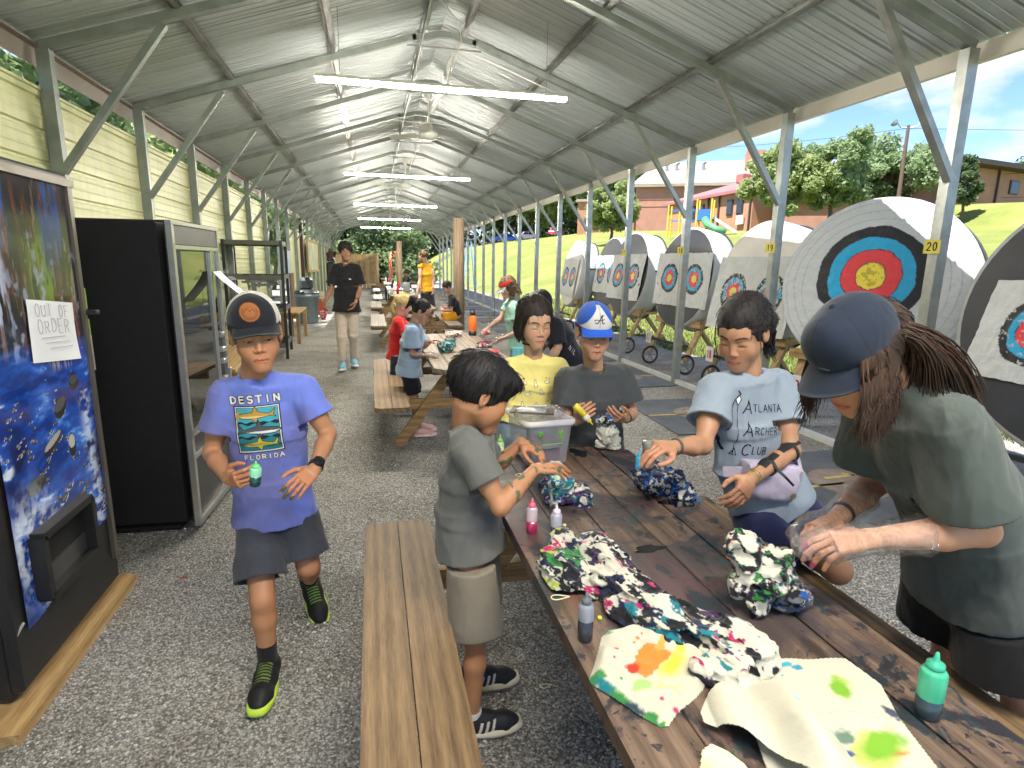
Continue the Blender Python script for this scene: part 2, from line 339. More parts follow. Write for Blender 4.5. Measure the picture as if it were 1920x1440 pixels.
# ---------------------------------------------------------------- shelter
XL, XR, XC, ZE, ZR = -2.31, 4.08, .885, 3.12, 4.19
Y0, SP, NP = 3.57 - 1.83 * 2, 1.83, 21
SL = (ZR - ZE) / (XC - XL)
def roofz(x): return ZR - abs(x - XC) * SL
def shelter():
    sh = empty('open_shelter', (XC, 15, 0), 'long open sided metal shelter with galvanised frame and ribbed roof', 'shelter'); inv = V(-XC, -15, 0)
    def B(mb, name, mat, smooth=False):
        mb.v = [tuple(np.array(p) + inv) for p in mb.v]; return mb.build(name, mat, sh, smooth)
    ys = [Y0 + SP * i for i in range(NP)]; yend = ys[-1] + .35; ybeg = -.9  # unseen near end stops just behind the camera to let daylight in
    wid, hh = .062, .062
    for i, y in enumerate(ys):
        for sx, X in ((1, XL), (-1, XR)):
            m = MB(); m.beam((X, y, 0), (X, y, ZE - .02), .088, .080); 
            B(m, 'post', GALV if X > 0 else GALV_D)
            # base plate
            a = V(X + sx * .035, y - .034, 2.23); b = V(X + sx * .80, y - .034, roofz(X + sx * .80) - .10)
            m = MB(); m.beam(a, b + unit(b - a) * .06, .048, .06, (0, 1, 0)); B(m, 'knee_brace', GALV if X > 0 else GALV_D)
        # rafters with the small arched saddle at the ridge
        m = MB()
        m.beam((XL - .02, y, ZE + .0), (XC - .32, y, roofz(XC - .32) - .012), wid, hh, (0, 0, 1)); m.beam((XR + .02, y, ZE), (XC + .32, y, roofz(XC + .32) - .012), wid, hh)
        arch = [(XC - .36, y, roofz(XC - .36) - .02), (XC - .2, y, roofz(XC - .2) - .045), (XC - .08, y, ZR - .075), (XC + .08, y, ZR - .075), (XC + .2, y, roofz(XC + .2) - .045), (XC + .36, y, roofz(XC + .36) - .02)]
        for p, q in zip(arch, arch[1:]): m.beam(p, q, wid, hh)
        m.beam((XC - .42, y, roofz(XC - .42) - .07), (XC + .42, y, roofz(XC + .42) - .07), .03, .012)
        B(m, 'rafter', GALV_D)
    zt = .052
    for X in (-1.385, -.335, .66, 1.11, 2.105, 3.155):
        z = roofz(X) + zt; s = SL if X < XC else -SL
        m = MB(); u = unit(V(-s, 0, 1)) if 1 else 0; r_ = unit(V(1, 0, s))
        for (o1, o2, wv, hv) in ((0, -.02, .036, .004), (-.03, .004, .03, .004), (.03, .004, .03, .004)):
            c = V(X, 0, z) + r_ * o1 + u * (o2 - .004); m.beam((c[0], ybeg, c[2]), (c[0], yend, c[2]), wv, hv, tuple(u))
        for o1 in (-.017, .017):
            c = V(X, 0, z) + r_ * o1 + u * (-.012); m.beam((c[0], ybeg, c[2]), (c[0], yend, c[2]), .003, .026, tuple(u))
        B(m, 'purlin', GALV_H)
    # roof sheets, ribs running down the slope
    for sgn in (-1, 1):
        m = MB(); P = []; prof = []
        y = ybeg
        while y < yend:
            prof += [(y, 0), (y + .065, 0), (y + .069, .006), (y + .081, .006), (y + .085, 0), (y + .145, 0), (y + .149, .006), (y + .161, .006), (y + .165, 0), (y + .195, 0), (y + .207, .022), (y + .222, .022)]; y += .2286
        xe = XL - .24 if sgn < 0 else XR + .13  # left eave drawn out further to block sun through the wall gap
        xsn = [XC, XC + sgn * .6, XC + sgn * 1.6, xe]
        for x in xsn:
            for (yy, dz) in prof: P.append((x, yy, roofz(x) + .078 + dz))
        m.grid(P, len(xsn), len(prof)); B(m, 'roof_sheet', ROOFM)
    m = MB(); m.beam((XC - .09, ybeg, ZR + .085), (XC - .09, yend, ZR + .085), .2, .004); B(m, 'ridge_cap', ROOFM)
    # eave trims and rails
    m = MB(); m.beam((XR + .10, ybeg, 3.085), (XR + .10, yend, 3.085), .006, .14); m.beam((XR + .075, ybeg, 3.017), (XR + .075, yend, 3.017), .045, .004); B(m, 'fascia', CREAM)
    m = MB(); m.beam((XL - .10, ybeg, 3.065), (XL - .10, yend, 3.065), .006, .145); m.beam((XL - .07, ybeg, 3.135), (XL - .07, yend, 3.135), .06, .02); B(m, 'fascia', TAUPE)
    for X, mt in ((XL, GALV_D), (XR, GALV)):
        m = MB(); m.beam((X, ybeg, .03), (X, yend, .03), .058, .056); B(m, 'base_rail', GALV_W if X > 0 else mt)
    # ribbed wall on the left, horizontal sheets; open above
    m = MB(); prof = []; z = .02
    while z < 2.80:
        prof += [(z, 0), (z + .060, 0), (z + .070, .003), (z + .080, .003), (z + .09, 0), (z + .140, 0), (z + .150, .003), (z + .160, .003), (z + .17, 0), (z + .190, 0), (z + .202, -.018), (z + .218, -.018)]; z += .2286
    prof = [(a, b) for a, b in prof if a < 2.80]; prof += [(2.80, 0), (2.805, .014), (2.825, .014), (2.83, -.02)]
    cuts = [-.9] + [Y0 + SP * k for k in range(1, 9)]
    for a, b in zip(cuts, cuts[1:]):
        P = []
        for yy in (a - .006, b + .006):
            for (zz, dx) in prof: P.append((XL - .05 + dx, yy, zz))
        m.grid(P, 2, len(prof))
    B(m, 'wall_sheet', WALLM)
    # upright sheets further back
    m = MB(); P = []; yy = Y0 + SP * 10; prof = []
    while yy < yend: prof += [(yy, 0), (yy + .19, 0), (yy + .2, .02), (yy + .22, .02)]; yy += .2286
    for zz in (.02, 2.5):
        for (y_, dx) in prof: P.append((XL - .05 - dx, y_, zz))
    m.grid(P, 2, len(prof)); B(m, 'wall_sheet', WALLM)
    return sh
GALV_H = pmat('purlin_steel', (.26, .27, .26), .38, .7, .5, 14, .1, 30, stretch=(1, .3, 1))
GALV_W = pmat('rail_steel', (.62, .63, .62), .5, .3, .1, 5)
def sheetmat(name, c, rough, metal, sp):
    m, nt, b = newmat(name); v = coords(nt, (1, 1, 1)); n = noise(nt, coords(nt, (.35, 3.5, .35)), 2.5, 4, .6)
    nt.links.new(ramp(nt, n, [(.3, tuple(x * .86 for x in c)), (.7, tuple(min(1, x * 1.1) for x in c))]), b.inputs['Base Color'])
    nt.links.new(ramp(nt, n, [(.3, (rough * .8,) * 3), (.7, (rough * 1.25,) * 3)]), b.inputs['Roughness'])
    b.inputs['Metallic'].default_value = metal; bump(nt, b, noise(nt, v, 3, 3, .5), .15, .02); return m
ROOFM = sheetmat('roof_underside', (.47, .52, .55), .45, .25, 3)
WALLM = sheetmat('cream_wall_sheet', (.62, .63, .36), .45, .0, 3)
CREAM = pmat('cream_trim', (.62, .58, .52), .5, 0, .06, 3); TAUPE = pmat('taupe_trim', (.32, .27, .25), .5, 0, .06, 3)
shelter()
# ---------------------------------------------------------------- lamps and fans under the ridge
LED = pmat('led_tube', (.9, .9, .85), .4, 0, .01, 3, emit=(1, .93, .80), estr=76)
def led(y, label):
    e = empty('tube_light', (.77, y, 3.24), label, 'lamp', 'tube lights hanging under the ridge'); dz = -.0
    MB().box((0, 0, .028), (2.44, .085, .03), bev=.006).build('housing', WHITEP, e)
    MB().box((-.612, 0, 0), (1.20, .055, .03), bev=.008).box((.612, 0, 0), (1.20, .055, .03), bev=.008).build('tube', LED, e)
    for x in (-1.0, 1.0):
        xx = .77 + x; MB().tube([(x, 0, .04), (x, 0, roofz(xx) - 3.24 + .05)], .003, 5).build('hanger', GALV_D, e)
    p = [(.0, 0, .04), (.05, 0, .25), (.14, .01, .45), (.12, .02, .62), (.02, .03, .72), (-.06, .04, .80)]
    MB().tube(p, .006, 6).build('cable', WHITEP, e)
for y, l in ((0.0, 'added lit tube lamp overhead, unseen, brightening the foreground'), (6.1, 'nearest and longest looking lit tube lamp above the tables'), (12.2, 'second lit tube lamp behind the nearest one'), (18.4, 'third lit tube lamp hanging under the ridge'), (24.5, 'fourth lit tube lamp far down the shelter'), (30.7, 'farthest lit tube lamp before the green hedge')): led(y, l)  # overhead lamp at the camera is added, out of view, to light the foreground
FANM = pmat('fan_enamel', (.74, .76, .72), .35, 0, .05, 5)
def fan(y, label, a0):
    e = empty('ceiling_fan', (.885, y, 3.46), label, 'fan', 'ceiling fans under the ridge')
    MB().tube([(0, 0, .12), (0, 0, .5)], .012, 8).build('rod', FANM, e)
    MB().lathe([(.03, .66), (.055, .64), (.055, .52), (.03, .46)], n=16).build('canopy', FANM, e, True)
    MB().lathe([(.0, -.09), (.09, -.085), (.13, -.05), (.135, 0), (.10, .03), (.06, .04), (.055, .10), (.03, .14), (0, .14)], n=24).build('motor', FANM, e, True)
    for k in range(3):
        a = a0 + k * 2.094; c, s = math.cos(a), math.sin(a); m = MB(); P = []
        for i, (r, wd) in enumerate(((.10, .03), (.2, .05), (.25, .13), (.5, .14), (.70, .125))):
            for j in (-1, 1):
                for zz in (-.002, .002): P.append((c * r - s * j * wd / 2, s * r + c * j * wd / 2, -.01 + j * wd * .12 + zz))
        n = 5
        for i in range(n - 1):
            b = i * 4; m_ = [(b, b + 2, b + 6, b + 4), (b + 1, b + 5, b + 7, b + 3), (b, b + 4, b + 5, b + 1), (b + 2, b + 3, b + 7, b + 6)]
            if i == 0: m.add(P, [])
            m.f += m_; m.m += [0] * 4
        m.f += [(0, 1, 3, 2), (16, 18, 19, 17)]; m.m += [0, 0]
        m.build('blade', FANM, e)
fan(9.2, 'nearest white ceiling fan hanging behind the first tube lamp', .35); fan(15.3, 'second white ceiling fan behind the second tube lamp', 1.1)
fan(21.4, 'third small white ceiling fan under the ridge', .2); fan(27.5, 'farthest tiny white ceiling fan near the far gable', .8)
# conduit along the ridge and junction boxes
e = empty('ridge_conduit', (.62, 0, 4.0), 'thin grey conduit with junction boxes running along the ridge', 'conduit')
MB().tube([(0, -.8, 0), (0, 34, 0)], .011, 8).build('pipe', GALV_D, e)
for y in (5.45, 9.05, 14.6, 20.1):
    MB().box((0, y, -.02), (.11, .11, .06), bev=.008).build('junction_box', GALV_D, e)
o = MB().tube([(.64, 7.3, 3.98), (.9, 7.3, 4.02), (1.2, 7.32, 3.98), (1.6, 7.34, 3.86), (2.1, 7.36, 3.70)], .006, 6).build('lamp_cable', WHITEP); tag(o, 'pale cable looping from the ridge conduit to the right purlin', 'cable')
o = MB().box((1.15, 5.5, 3.93), (.5, .035, .02), .06, bev=.006).build('small_lamp_bar', WHITEP); tag(o, 'short unlit white lamp bar fixed below the ridge', 'lamp')
# ---------------------------------------------------------------- picnic tables
STAIN = [(2.3, .49, (.035, .03, .038), .7, 0.3), (2.6, .55, (.11, .04, .05), .35, 9.2), (5.5, .56, (.012, .014, .020), .95, 3.1), (14, .575, (.01, .02, .028), .95, 6.6), (7, .60, (.015, .05, .055), .8, 12.2), (28, .61, (.008, .01, .02), .95, 15.0), (11, .64, (.20, .05, .04), .6, 21.0)]
TOPM = wood('dyed_table_boards', (.080, .050, .034), (.13, .084, .058), (.21, .145, .105), 'Y', .52, STAIN)
TOP2 = wood('grey_table_boards', (.17, .13, .095), (.25, .20, .15), (.34, .28, .22), 'Y', .6, [(7, .64, (.03, .02, .04), .8, 2.2)])
BENCHM = wood('weathered_pine_bench', (.120, .070, .033), (.205, .128, .062), (.30, .20, .102), 'Y', .65)
FRAMEM = wood('pine_frame', (.22, .12, .045), (.34, .20, .08), (.44, .28, .12), 'X', .65)
def board(m, x0, x1, y0, y1, z, th=.038, bev=.004, clip=0, m_=0):
    m.box(((x0 + x1) / 2, (y0 + y1) / 2, z - th / 2), (x1 - x0, y1 - y0, th), bev=bev)
def picnic(y0, y1, xc, label, top, bench, frame_, cat='picnic table', group='wooden picnic tables down the middle of the shelter'):
    t = empty('picnic_table', (xc, (y0 + y1) / 2, 0), label, cat, group); L = (y1 - y0) / 2; nb = 5; w = .1415
    m = MB()
    for k in range(nb):
        x0 = -.366 + k * .1472; x1 = x0 + .1430
        if k in (0, nb - 1):
            s = -1 if k == 0 else 1; xo, xi = (x0, x1) if k == 0 else (x1, x0); c = .085
            poly = [(xi, -L), (xo, -L + c) if 1 else 0, (xo, L - c), (xi, L)]
            poly = [(xi, -L), (xi + (xo - xi) * .42, -L), (xo, -L + c), (xo, L - c), (xi + (xo - xi) * .42, L), (xi, L)]
            if k == 0: poly = poly[::-1]
            m.prism(poly, .712, .75)
        else: board(m, x0, x1, -L, L, .75, bev=.003)
    m.build('tabletop', top, t)
    for s in (-1, 1):
        m = MB(); xb = s * .79 * 0
        for k in range(2):
            x0 = s * (.478 if s > 0 else .478 + 0) ; a = (.566 if s > 0 else -.846) + k * .1415
            c = .03; x0, x1 = a, a + .138
            if (k == 0) == (s < 0): poly = [(x0 + c, -L), (x1, -L), (x1, L), (x0 + c, L), (x0, L - c), (x0, -L + c)]
            else: poly = [(x0, -L), (x1 - c, -L), (x1, -L + c), (x1, L - c), (x1 - c, L), (x0, L)]
            m.prism(poly, .412, .45)
        m.build('bench_seat', bench, t)
    for e in (-L + .42, L - .42):
        for s in (-1, 1):
            MB().beam((s * .66, e, .0), (s * .14, e, .712), .088, .038, (0, 1, 0)).build('leg', frame_, t)
        MB().beam((-.85, e + .04, .37), (.85, e + .04, .37), .038, .085).build('crossbeam', frame_, t)
        MB().beam((-.34, e + .04, .668), (.34, e + .04, .668), .038, .085).build('cleat', frame_, t)
    return t
picnic(.06, 2.50, .782, 'dark dye stained picnic table in the foreground with wet dye bottles', TOPM, BENCHM, FRAMEM)
picnic(4.62, 7.06, .835, 'second picnic table behind the tub, with girls tie dyeing', TOP2, BENCHM, FRAMEM)
picnic(10.85, 13.29, .80, 'third picnic table, behind the girls, with an orange dyed leg', TOP2, TOP2, FRAMEM)
picnic(15.3, 17.74, .80, 'fourth picnic table with empty seats far down the shelter', TOP2, TOP2, FRAMEM)
picnic(29.5, 31.9, .80, 'farthest small picnic table before the hedge', TOP2, BENCHM, FRAMEM)
# folding tables further back, white tops on dark frames
PLAST = pmat('white_plastic', (.66, .67, .66), .4, 0, .04, 3)
for i, (x, y, l) in enumerate(((.85, 20.2, 'white folding table with black legs holding bottles'), (.85, 25.2, 'farther white folding table crowded with bottles'))):
    t = empty('folding_table', (x, y, 0), l, 'folding table', 'white folding tables at the back')
    MB().box((0, 0, .73), (.78, 2.3, .045), bev=.015).build('tabletop', PLAST, t)
    for sx in (-1, 1):
        for sy in (-1, 1): MB().beam((sx * .3, sy * .85, 0), (sx * .3, sy * .95, .71), .035, .035).build('leg', BLACK, t)
    for sx in (-1, 1):
        MB().box((sx * .68, 0, .44), (.28, 2.2, .04), bev=.01).build('bench_seat', PLAST, t)
        MB().beam((sx * .3, -.9, .40), (sx * .7, -.9, .42), .03, .03).build('brace', BLACK, t)
        MB().beam((sx * .68, -.85, 0), (sx * .68, -.85, .42), .03, .03).build('leg', BLACK, t)
# round timber posts
def timber(x, y, h, r, label, lean=0):
    t = MB().lathe([(r, 0), (r, h * .5), (r * .97, h)], n=18).build('timber_post', TIMB, None, True, (x, y, 0)); t.rotation_euler = (0, lean, 0); tag(t, label, 'post', 'timber posts inside the shelter'); return t
TIMB = wood('round_timber', (.20, .14, .09), (.30, .22, .14), (.40, .30, .20), 'Z', .75)
t = timber(2.03, 14.1, 2.62, .135, 'thick weathered timber post with a metal hook beside the seated boy')
MB().tube([(.13, -.05, 2.28), (.30, -.05, 2.20), (.31, -.05, 2.12), (.17, -.05, 2.10)], .012, 6).build('hook', BLACK, t)
timber(.92, 20.5, 2.28, .095, 'brown timber post rising from the middle of the folding table'); timber(.25, 27, 1.95, .07, 'leftmost thin brown post at the back')
timber(.78, 25.6, 2.02, .07, 'thin brown post wrapped with red cord'); timber(1.08, 27.0, 2.0, .06, 'thin brown post just right of the red cord post')
o = MB().tube([(.70, 25.5, .8), (.86, 25.45, 1.2), (.74, 25.45, 1.6), (.95, 25.5, 1.9), (1.2, 26, 2.2)], .035, 8).build('red_strap', pmat('red_strap', (.5, .05, .03), .6)); tag(o, 'red orange strap wound round a back post', 'strap')
# ---------------------------------------------------------------- vending machines
def stroke_text(m, strokes, org, ux, uy, n, w, th=.0012):
    """handwritten strokes as thin raised ribbons of ink"""
    org, ux, uy, n = map(lambda a: np.array(a, float), (org, ux, uy, n))
    for st in strokes:
        for a, b in zip(st, st[1:]):
            A = org + ux * a[0] + uy * a[1] + n * th / 2; B_ = org + ux * b[0] + uy * b[1] + n * th / 2
            if np.linalg.norm(B_ - A) < 1e-5: continue
            d = unit(B_ - A); m.beam(A - d * w * .4, B_ + d * w * .4, w, th, tuple(n))
def arc(cx, cy, rx, ry, a0, a1, n=10): return [(cx + rx * math.cos(R(a0 + (a1 - a0) * i / n)), cy + ry * math.sin(R(a0 + (a1 - a0) * i / n))) for i in range(n + 1)]
GL = {'O': [arc(.5, .5, .42, .5, 90, 450, 14)], 'U': [[(.08, 1), (.08, .35)] + arc(.5, .35, .42, .35, 180, 360) + [(.92, 1)]], 'T': [[(0, 1), (1, 1)], [(.5, 1), (.5, 0)]],
      'F': [[(.1, 0), (.1, 1), (.9, 1)], [(.1, .52), (.7, .52)]], 'R': [[(.1, 0), (.1, 1), (.5, 1)] + arc(.5, .75, .38, .25, 90, -90) + [(.1, .5)], [(.4, .5), (.95, 0)]],
      'D': [[(.1, 0), (.1, 1), (.4, 1)] + arc(.4, .5, .5, .5, 90, -90) + [(.1, 0)]], 'E': [[(.9, 1), (.1, 1), (.1, 0), (.9, 0)], [(.1, .52), (.75, .52)]],
      'S': [arc(.5, .75, .38, .25, 30, 270) + arc(.5, .25, .38, .25, 90, -150)], 'I': [[(.5, 0), (.5, 1)]], 'N': [[(.1, 0), (.1, 1), (.9, 0), (.9, 1)]],
      'L': [[(.1, 1), (.1, 0), (.85, 0)]], 'A': [[(0, 0), (.5, 1), (1, 0)], [(.2, .38), (.8, .38)]], 'C': [arc(.55, .5, .45, .5, 50, 310, 12)], 'H': [[(.1, 0), (.1, 1)], [(.9, 0), (.9, 1)], [(.1, .5), (.9, .5)]],
      'B': [[(.1, 0), (.1, 1), (.45, 1)] + arc(.45, .76, .36, .24, 90, -90) + [(.1, .52)], [(.45, .52)] + arc(.45, .26, .42, .26, 90, -90) + [(.1, 0)]],
      '1': [[(.25, .8), (.55, 1), (.55, 0)]], '8': [arc(.5, .74, .33, .26, 90, 450, 12), arc(.5, .25, .42, .26, 90, 450, 12)], '7': [[(.05, 1), (.92, 1), (.4, 0)]], '9': [arc(.5, .7, .38, .3, 0, 360, 12), [(.88, .7), (.8, .25), (.5, 0), (.2, .05)]],
      '2': [arc(.5, .7, .4, .3, 160, -20) + [(.08, 0), (.95, 0)]], '0': [arc(.5, .5, .4, .5, 90, 450, 14)], '6': [[(.85, .95), (.3, .75), (.12, .35)] + arc(.5, .3, .38, .3, 180, 540, 12)], 'Y': [[(0, 1), (.5, .5), (1, 1)], [(.5, .5), (.5, 0)]], '-': [[(0, .5), (1, .5)]]}
def word(m, s, org, ux, uy, n, w, cw=1.0, gap=.35, jit=0, rs=None):
    x = 0; rs = rs or np.random.RandomState(1)
    for ch in s:
        if ch in GL:
            j = rs.uniform(-jit, jit, 4)
            stroke_text(m, [[((x + p[0] * (cw + j[0])), p[1] * (1 + j[1]) + j[2]) for p in st] for st in GL[ch]], org, ux, uy, n, w)
        x += cw + gap
def picture(t, px, y0, z0, W, H):
    """printed picture of a blue stream: rocks, white water, dark woods, a painted green reflection; the lower edge curves"""
    n = .0042; nx, ny = int(W / n), int(H / n); U, Vv = np.meshgrid(np.linspace(0, W, nx), np.linspace(0, H, ny), indexing='ij'); P = np.stack([U, Vv, 0 * U], -1); rs = np.random.RandomState(6)
    F = lambda fx, fy, sd, o=4, g=.55: fbm(P * np.array([fx, fy, 1.]), 1., sd, o, g)
    def mx(c, m, k): return c * (1 - m[..., None]) + np.array(k) * m[..., None]
    st = lambda v, a, b_: np.clip((v - a) / (b_ - a), 0, 1)
    wp = P + .05 * np.stack([F(9, 9, 3), F(9, 9, 4), 0 * U], -1); sw = fbm(wp * np.array([7, 22, 1.]), 1., 12, 5, .6)
    c = np.zeros(U.shape + (3,)) + np.array([.006, .035, .24]); c = mx(c, st(sw, .40, .62), (.015, .11, .58)); c = mx(c, st(sw, .60, .70), (.10, .30, .80)); c = mx(c, st(sw + .10 * st(U, .3, 0), .69, .78) * (Vv < .95), (.75, .84, .95))
    c = mx(c, st(F(5, 5, 31), .58, .70) * st(Vv, .9, .6), (.004, .015, .10))
    for i in range(95):
        y = rs.uniform(.18, .98); k = .35 + .9 * (1 - y); x = np.clip(.42 + .22 * math.sin(y * 7) + rs.uniform(-.22, .24), .03, W - .03); a, b_ = rs.uniform(.008, .030) * k, rs.uniform(.005, .014) * k; tl = rs.uniform(-.2, .5)
        u = (U - x) + 0; v = (Vv - y) - tl * (U - x); d = (u / a) ** 2 + (v / b_) ** 2 + .7 * (F(60, 60, 40) - .5); c[d < 1] = np.array([.025, .024, .024]) * rs.uniform(.6, 1.6); c[((u / (a * .85)) ** 2 + ((v - b_ * .35) / (b_ * .55)) ** 2) < .8] = np.array([.30, .28, .25]) * rs.uniform(.35, 1.2); m = (d > 1) & (d < 1.7) & (v < 0) & (F(50, 50, 44) > .5); c[m] = (.7, .8, .9)
    for (x, y, a, b_, tl, g) in ((.33, .60, .075, .026, .35, .42), (.47, .55, .03, .05, 0, .55), (.18, .48, .07, .03, .1, .06), (.42, .72, .05, .04, .3, .10), (.55, .80, .04, .035, 0, .09)): u = U - x; v = (Vv - y) - tl * u; d = (u / a) ** 2 + (v / b_) ** 2 + .5 * (F(50, 50, 41) - .5); c[d < 1.0] = np.array([.03, .028, .026]); c[((u / a) ** 2 + ((v - b_ * .3) / (b_ * .65)) ** 2) < .75] = np.array([g, g * .97, g * .9])
    up = st(Vv, .93, 1.0); wd = np.zeros_like(c) + np.array([.010, .012, .028]); wd = mx(wd, st(F(34, 5, 50), .52, .62), (.09, .03, .028)); wd = mx(wd, st(F(60, 8, 52), .60, .68), (.16, .10, .09)); wd = mx(wd, st(F(9, 4, 55), .56, .62) * st(U, .30, .42) * st(Vv, 1.5, 1.3), (.12, .20, .035)); wd = mx(wd, st(F(22, 14, 57), .58, .66) * st(Vv, 1.5, 1.0), (.30, .36, .55)); wd = mx(wd, st(F(12, 3, 59), .60, .66) * st(Vv, 1.2, 1.5), (.02, .06, .25))  # green patches on the right: lawn reflection painted into the print
    c = c * (1 - up[..., None]) + wd * up[..., None]; fall = np.exp(-((U - .44 + .05 * np.sin(Vv * 20)) / (.06 + .10 * np.clip(1.08 - Vv, 0, 1))) ** 4) * st(Vv, .86, .92) * st(Vv, 1.12, 1.06); c = mx(c, fall * st(F(90, 9, 61), .42, .55), (.72, .74, .80)); fall2 = np.exp(-((U - .12) / .07) ** 4) * st(Vv, 1.0, 1.05) * st(Vv, 1.42, 1.3); c = mx(c, fall2 * st(F(50, 12, 63), .48, .60), (.45, .50, .66))
    foam = np.exp(-(((U - .12) / .13) ** 2 + ((Vv - .27) / .14) ** 2)); c = mx(c, np.clip(foam * 2, 0, 1) * st(F(24, 24, 66, 5, .6), .42, .60), (.70, .78, .90)); c = mx(c, np.exp(-(((U - .62) / .04) ** 2)) * st(F(20, 30, 67), .45, .6) * (Vv < .75), (.55, .66, .88))
    keep = Vv > .02 + .13 * np.sin(np.clip(U / W, 0, 1) * 1.57) ** 2 - .02; idx = np.arange(nx * ny).reshape(nx, ny); q = np.stack([idx[:-1, :-1], idx[1:, :-1], idx[1:, 1:], idx[:-1, 1:]], -1).reshape(-1, 4); q = q[keep.ravel()[q].all(1)]
    me = npmesh('picture_panel', np.stack([0 * U + px + 1.65, U + y0 - 2.55, Vv + z0 - .04], -1).reshape(-1, 3), q); setcol(me, c.reshape(-1, 3)); return link('picture_panel', me, vcmat('picture_print', .10, spec=.6), t)
def vending1():
    x1, ya, yb = -1.245, 2.13, 2.955
    t = empty('vending_machine', (-1.65, 2.55, .04), 'blue waterfall picture vending machine with an OUT OF ORDER note', 'vending machine'); 
    def L(m): m.v = [(p[0] + 1.65, p[1] - 2.55, p[2] - .04) for p in m.v]; return m
    L(MB().box((-1.68, 2.545, .99), (.80, .81, 1.88), bev=.01)).build('cabinet', BLACK, t)
    L(MB().box((x1 - .02, 2.545, 1.01), (.045, .825, 1.86), bev=.012)).build('door', BLACK, t)
    # picture panel: curved lower edge
    poly = [(ya + .075, 1.885), (ya + .075, .30)]; 
    for i in range(13):
        u = i / 12; poly.append((ya + .075 + u * .70, .30 + .04 * math.sin(u * 3.14) * -1 + u * .05))
    poly = [(p[0], p[1]) for p in poly] + [(yb - .055, 1.885)]
    m = MB(); m.prism(poly, x1 + .003, x1 + .009, T=lambda y, z, x: (x, y, z)); picture(t, x1 + .010, ya + .075, .285, .70, 1.60)
    fr = pmat('bronze_trim', (.16, .14, .12), .35, .6)
    m = MB(); m.beam((x1 + .008, ya + .0, 1.90), (x1 + .008, yb, 1.90), .03, .03); m.beam((x1 + .008, yb - .04, .2), (x1 + .008, yb - .04, 1.9), .025, .03); L(m).build('trim', fr, t)
    # delivery hatch
    m = MB(); hy0, hy1, z0, z1 = 2.29, 2.67, .36, .60
    for a, b in (((hy0, z0), (hy1, z0)), ((hy0, z1), (hy1, z1)), ((hy0, z0), (hy0, z1)), ((hy1, z0), (hy1, z1))): m.beam((x1 + .035, a[0], a[1]), (x1 + .035, b[0], b[1]), .05, .03)
    o = L(m).build('hatch', pmat('hatch_black', (.010, .010, .010), .5), t)
    m = MB(); m.box((x1 + .014, 2.48, .41), (.012, .36, .08)); m2 = L(m).build('flap', pmat('flap_grey', (.05, .05, .05), .3), t)
    m = MB(); m.box((x1 + .0105, 2.48, .50), (.003, .36, .21)); L(m).build('hatch_shade_plate', pmat('painted_void_shade', (.003, .003, .003), .9), t)  # black plate paints the shade inside the hatch
    # coin strip
    cs = pmat('coin_plate', (.45, .46, .42), .4, .5)
    L(MB().box((x1 + .012, yb - .02, 1.18), (.012, .035, .16), bev=.003)).build('coin_plate', cs, t)
    L(MB().box((x1 + .03, yb - .015, 1.36), (.06, .04, .02), bev=.003)).build('bill_slot', BLACK, t)
    L(MB().box((x1 + .012, yb - .02, 1.42), (.01, .03, .09)).box((x1 + .012, yb - .02, 1.29), (.01, .03, .08))).build('green_sticker', pmat('lime_sticker', (.25, .42, .06), .5), t)
    chip = pmat('chipped_primer', (.5, .48, .42), .8)
    L(MB().prism([(0, .0), (.012, .03), (.010, .1), (.004, .17), (-.003, .18), (0, .1), (-.012, .04)], 0, .0015, T=lambda a, b, c: (-1.36 + a, ya - .0005 - c + .0, .44 + b))).build('paint_chip', chip, t)
    L(MB().prism([(0, 0), (.05, .02), (.04, .03), (.02, .025)], 0, .0015, T=lambda a, b, c: (x1 + .003 + c, ya + .02 + a, .30 + b))).build('paint_chip', chip, t)
    # kick boards it stands on
    b_ = MB().prism([(-2.05, 2.0), (-1.19, 1.985), (-1.20, 3.03), (-1.27, 3.06), (-2.05, 3.0)], 0, .038).build('plywood_base', WOOD_Y); tag(b_, 'yellow plank base under the blue vending machine', 'board')
    # paper
    p = empty('paper_note', (x1 + .011, 2.64, 1.35), 'white paper saying OUT OF ORDER on the blue machine', 'note')
    P = []
    for i in range(9):
        for j in range(9):
            a, c = i / 8, j / 8; P.append((.004 + .006 * math.sin(a * 3) * c + .012 * (1 - c) ** 3 * a, -.165 + a * .335 + (.012 * c), -.14 + c * .235 - a * .035))
    MB().grid(P, 9, 9).build('sheet', PAPER, p)
    m = MB(); ink = pmat('pencil_ink', (.42, .40, .45), .7)
    word(m, 'OUT OF', (.0135, -.125, .035), (0, .038, -.004), (0, 0, .045), (1, 0, 0), .0026, .85, .25, .12)
    word(m, 'ORDER', (.013, -.12, -.028), (0, .044, -.004), (0, 0, .05), (1, 0, 0), .0026, .85, .25, .16)
    for k in range(3): stroke_text(m, [[(0, 0), (.5, .06), (1, .02)]], (.013 + .002 * k, -.10 + k * .02, -.055 - k * .022), (0, .17, -.012), (0, 0, .02), (1, 0, 0), .003)
    m.build('writing', ink, p)
vending1()
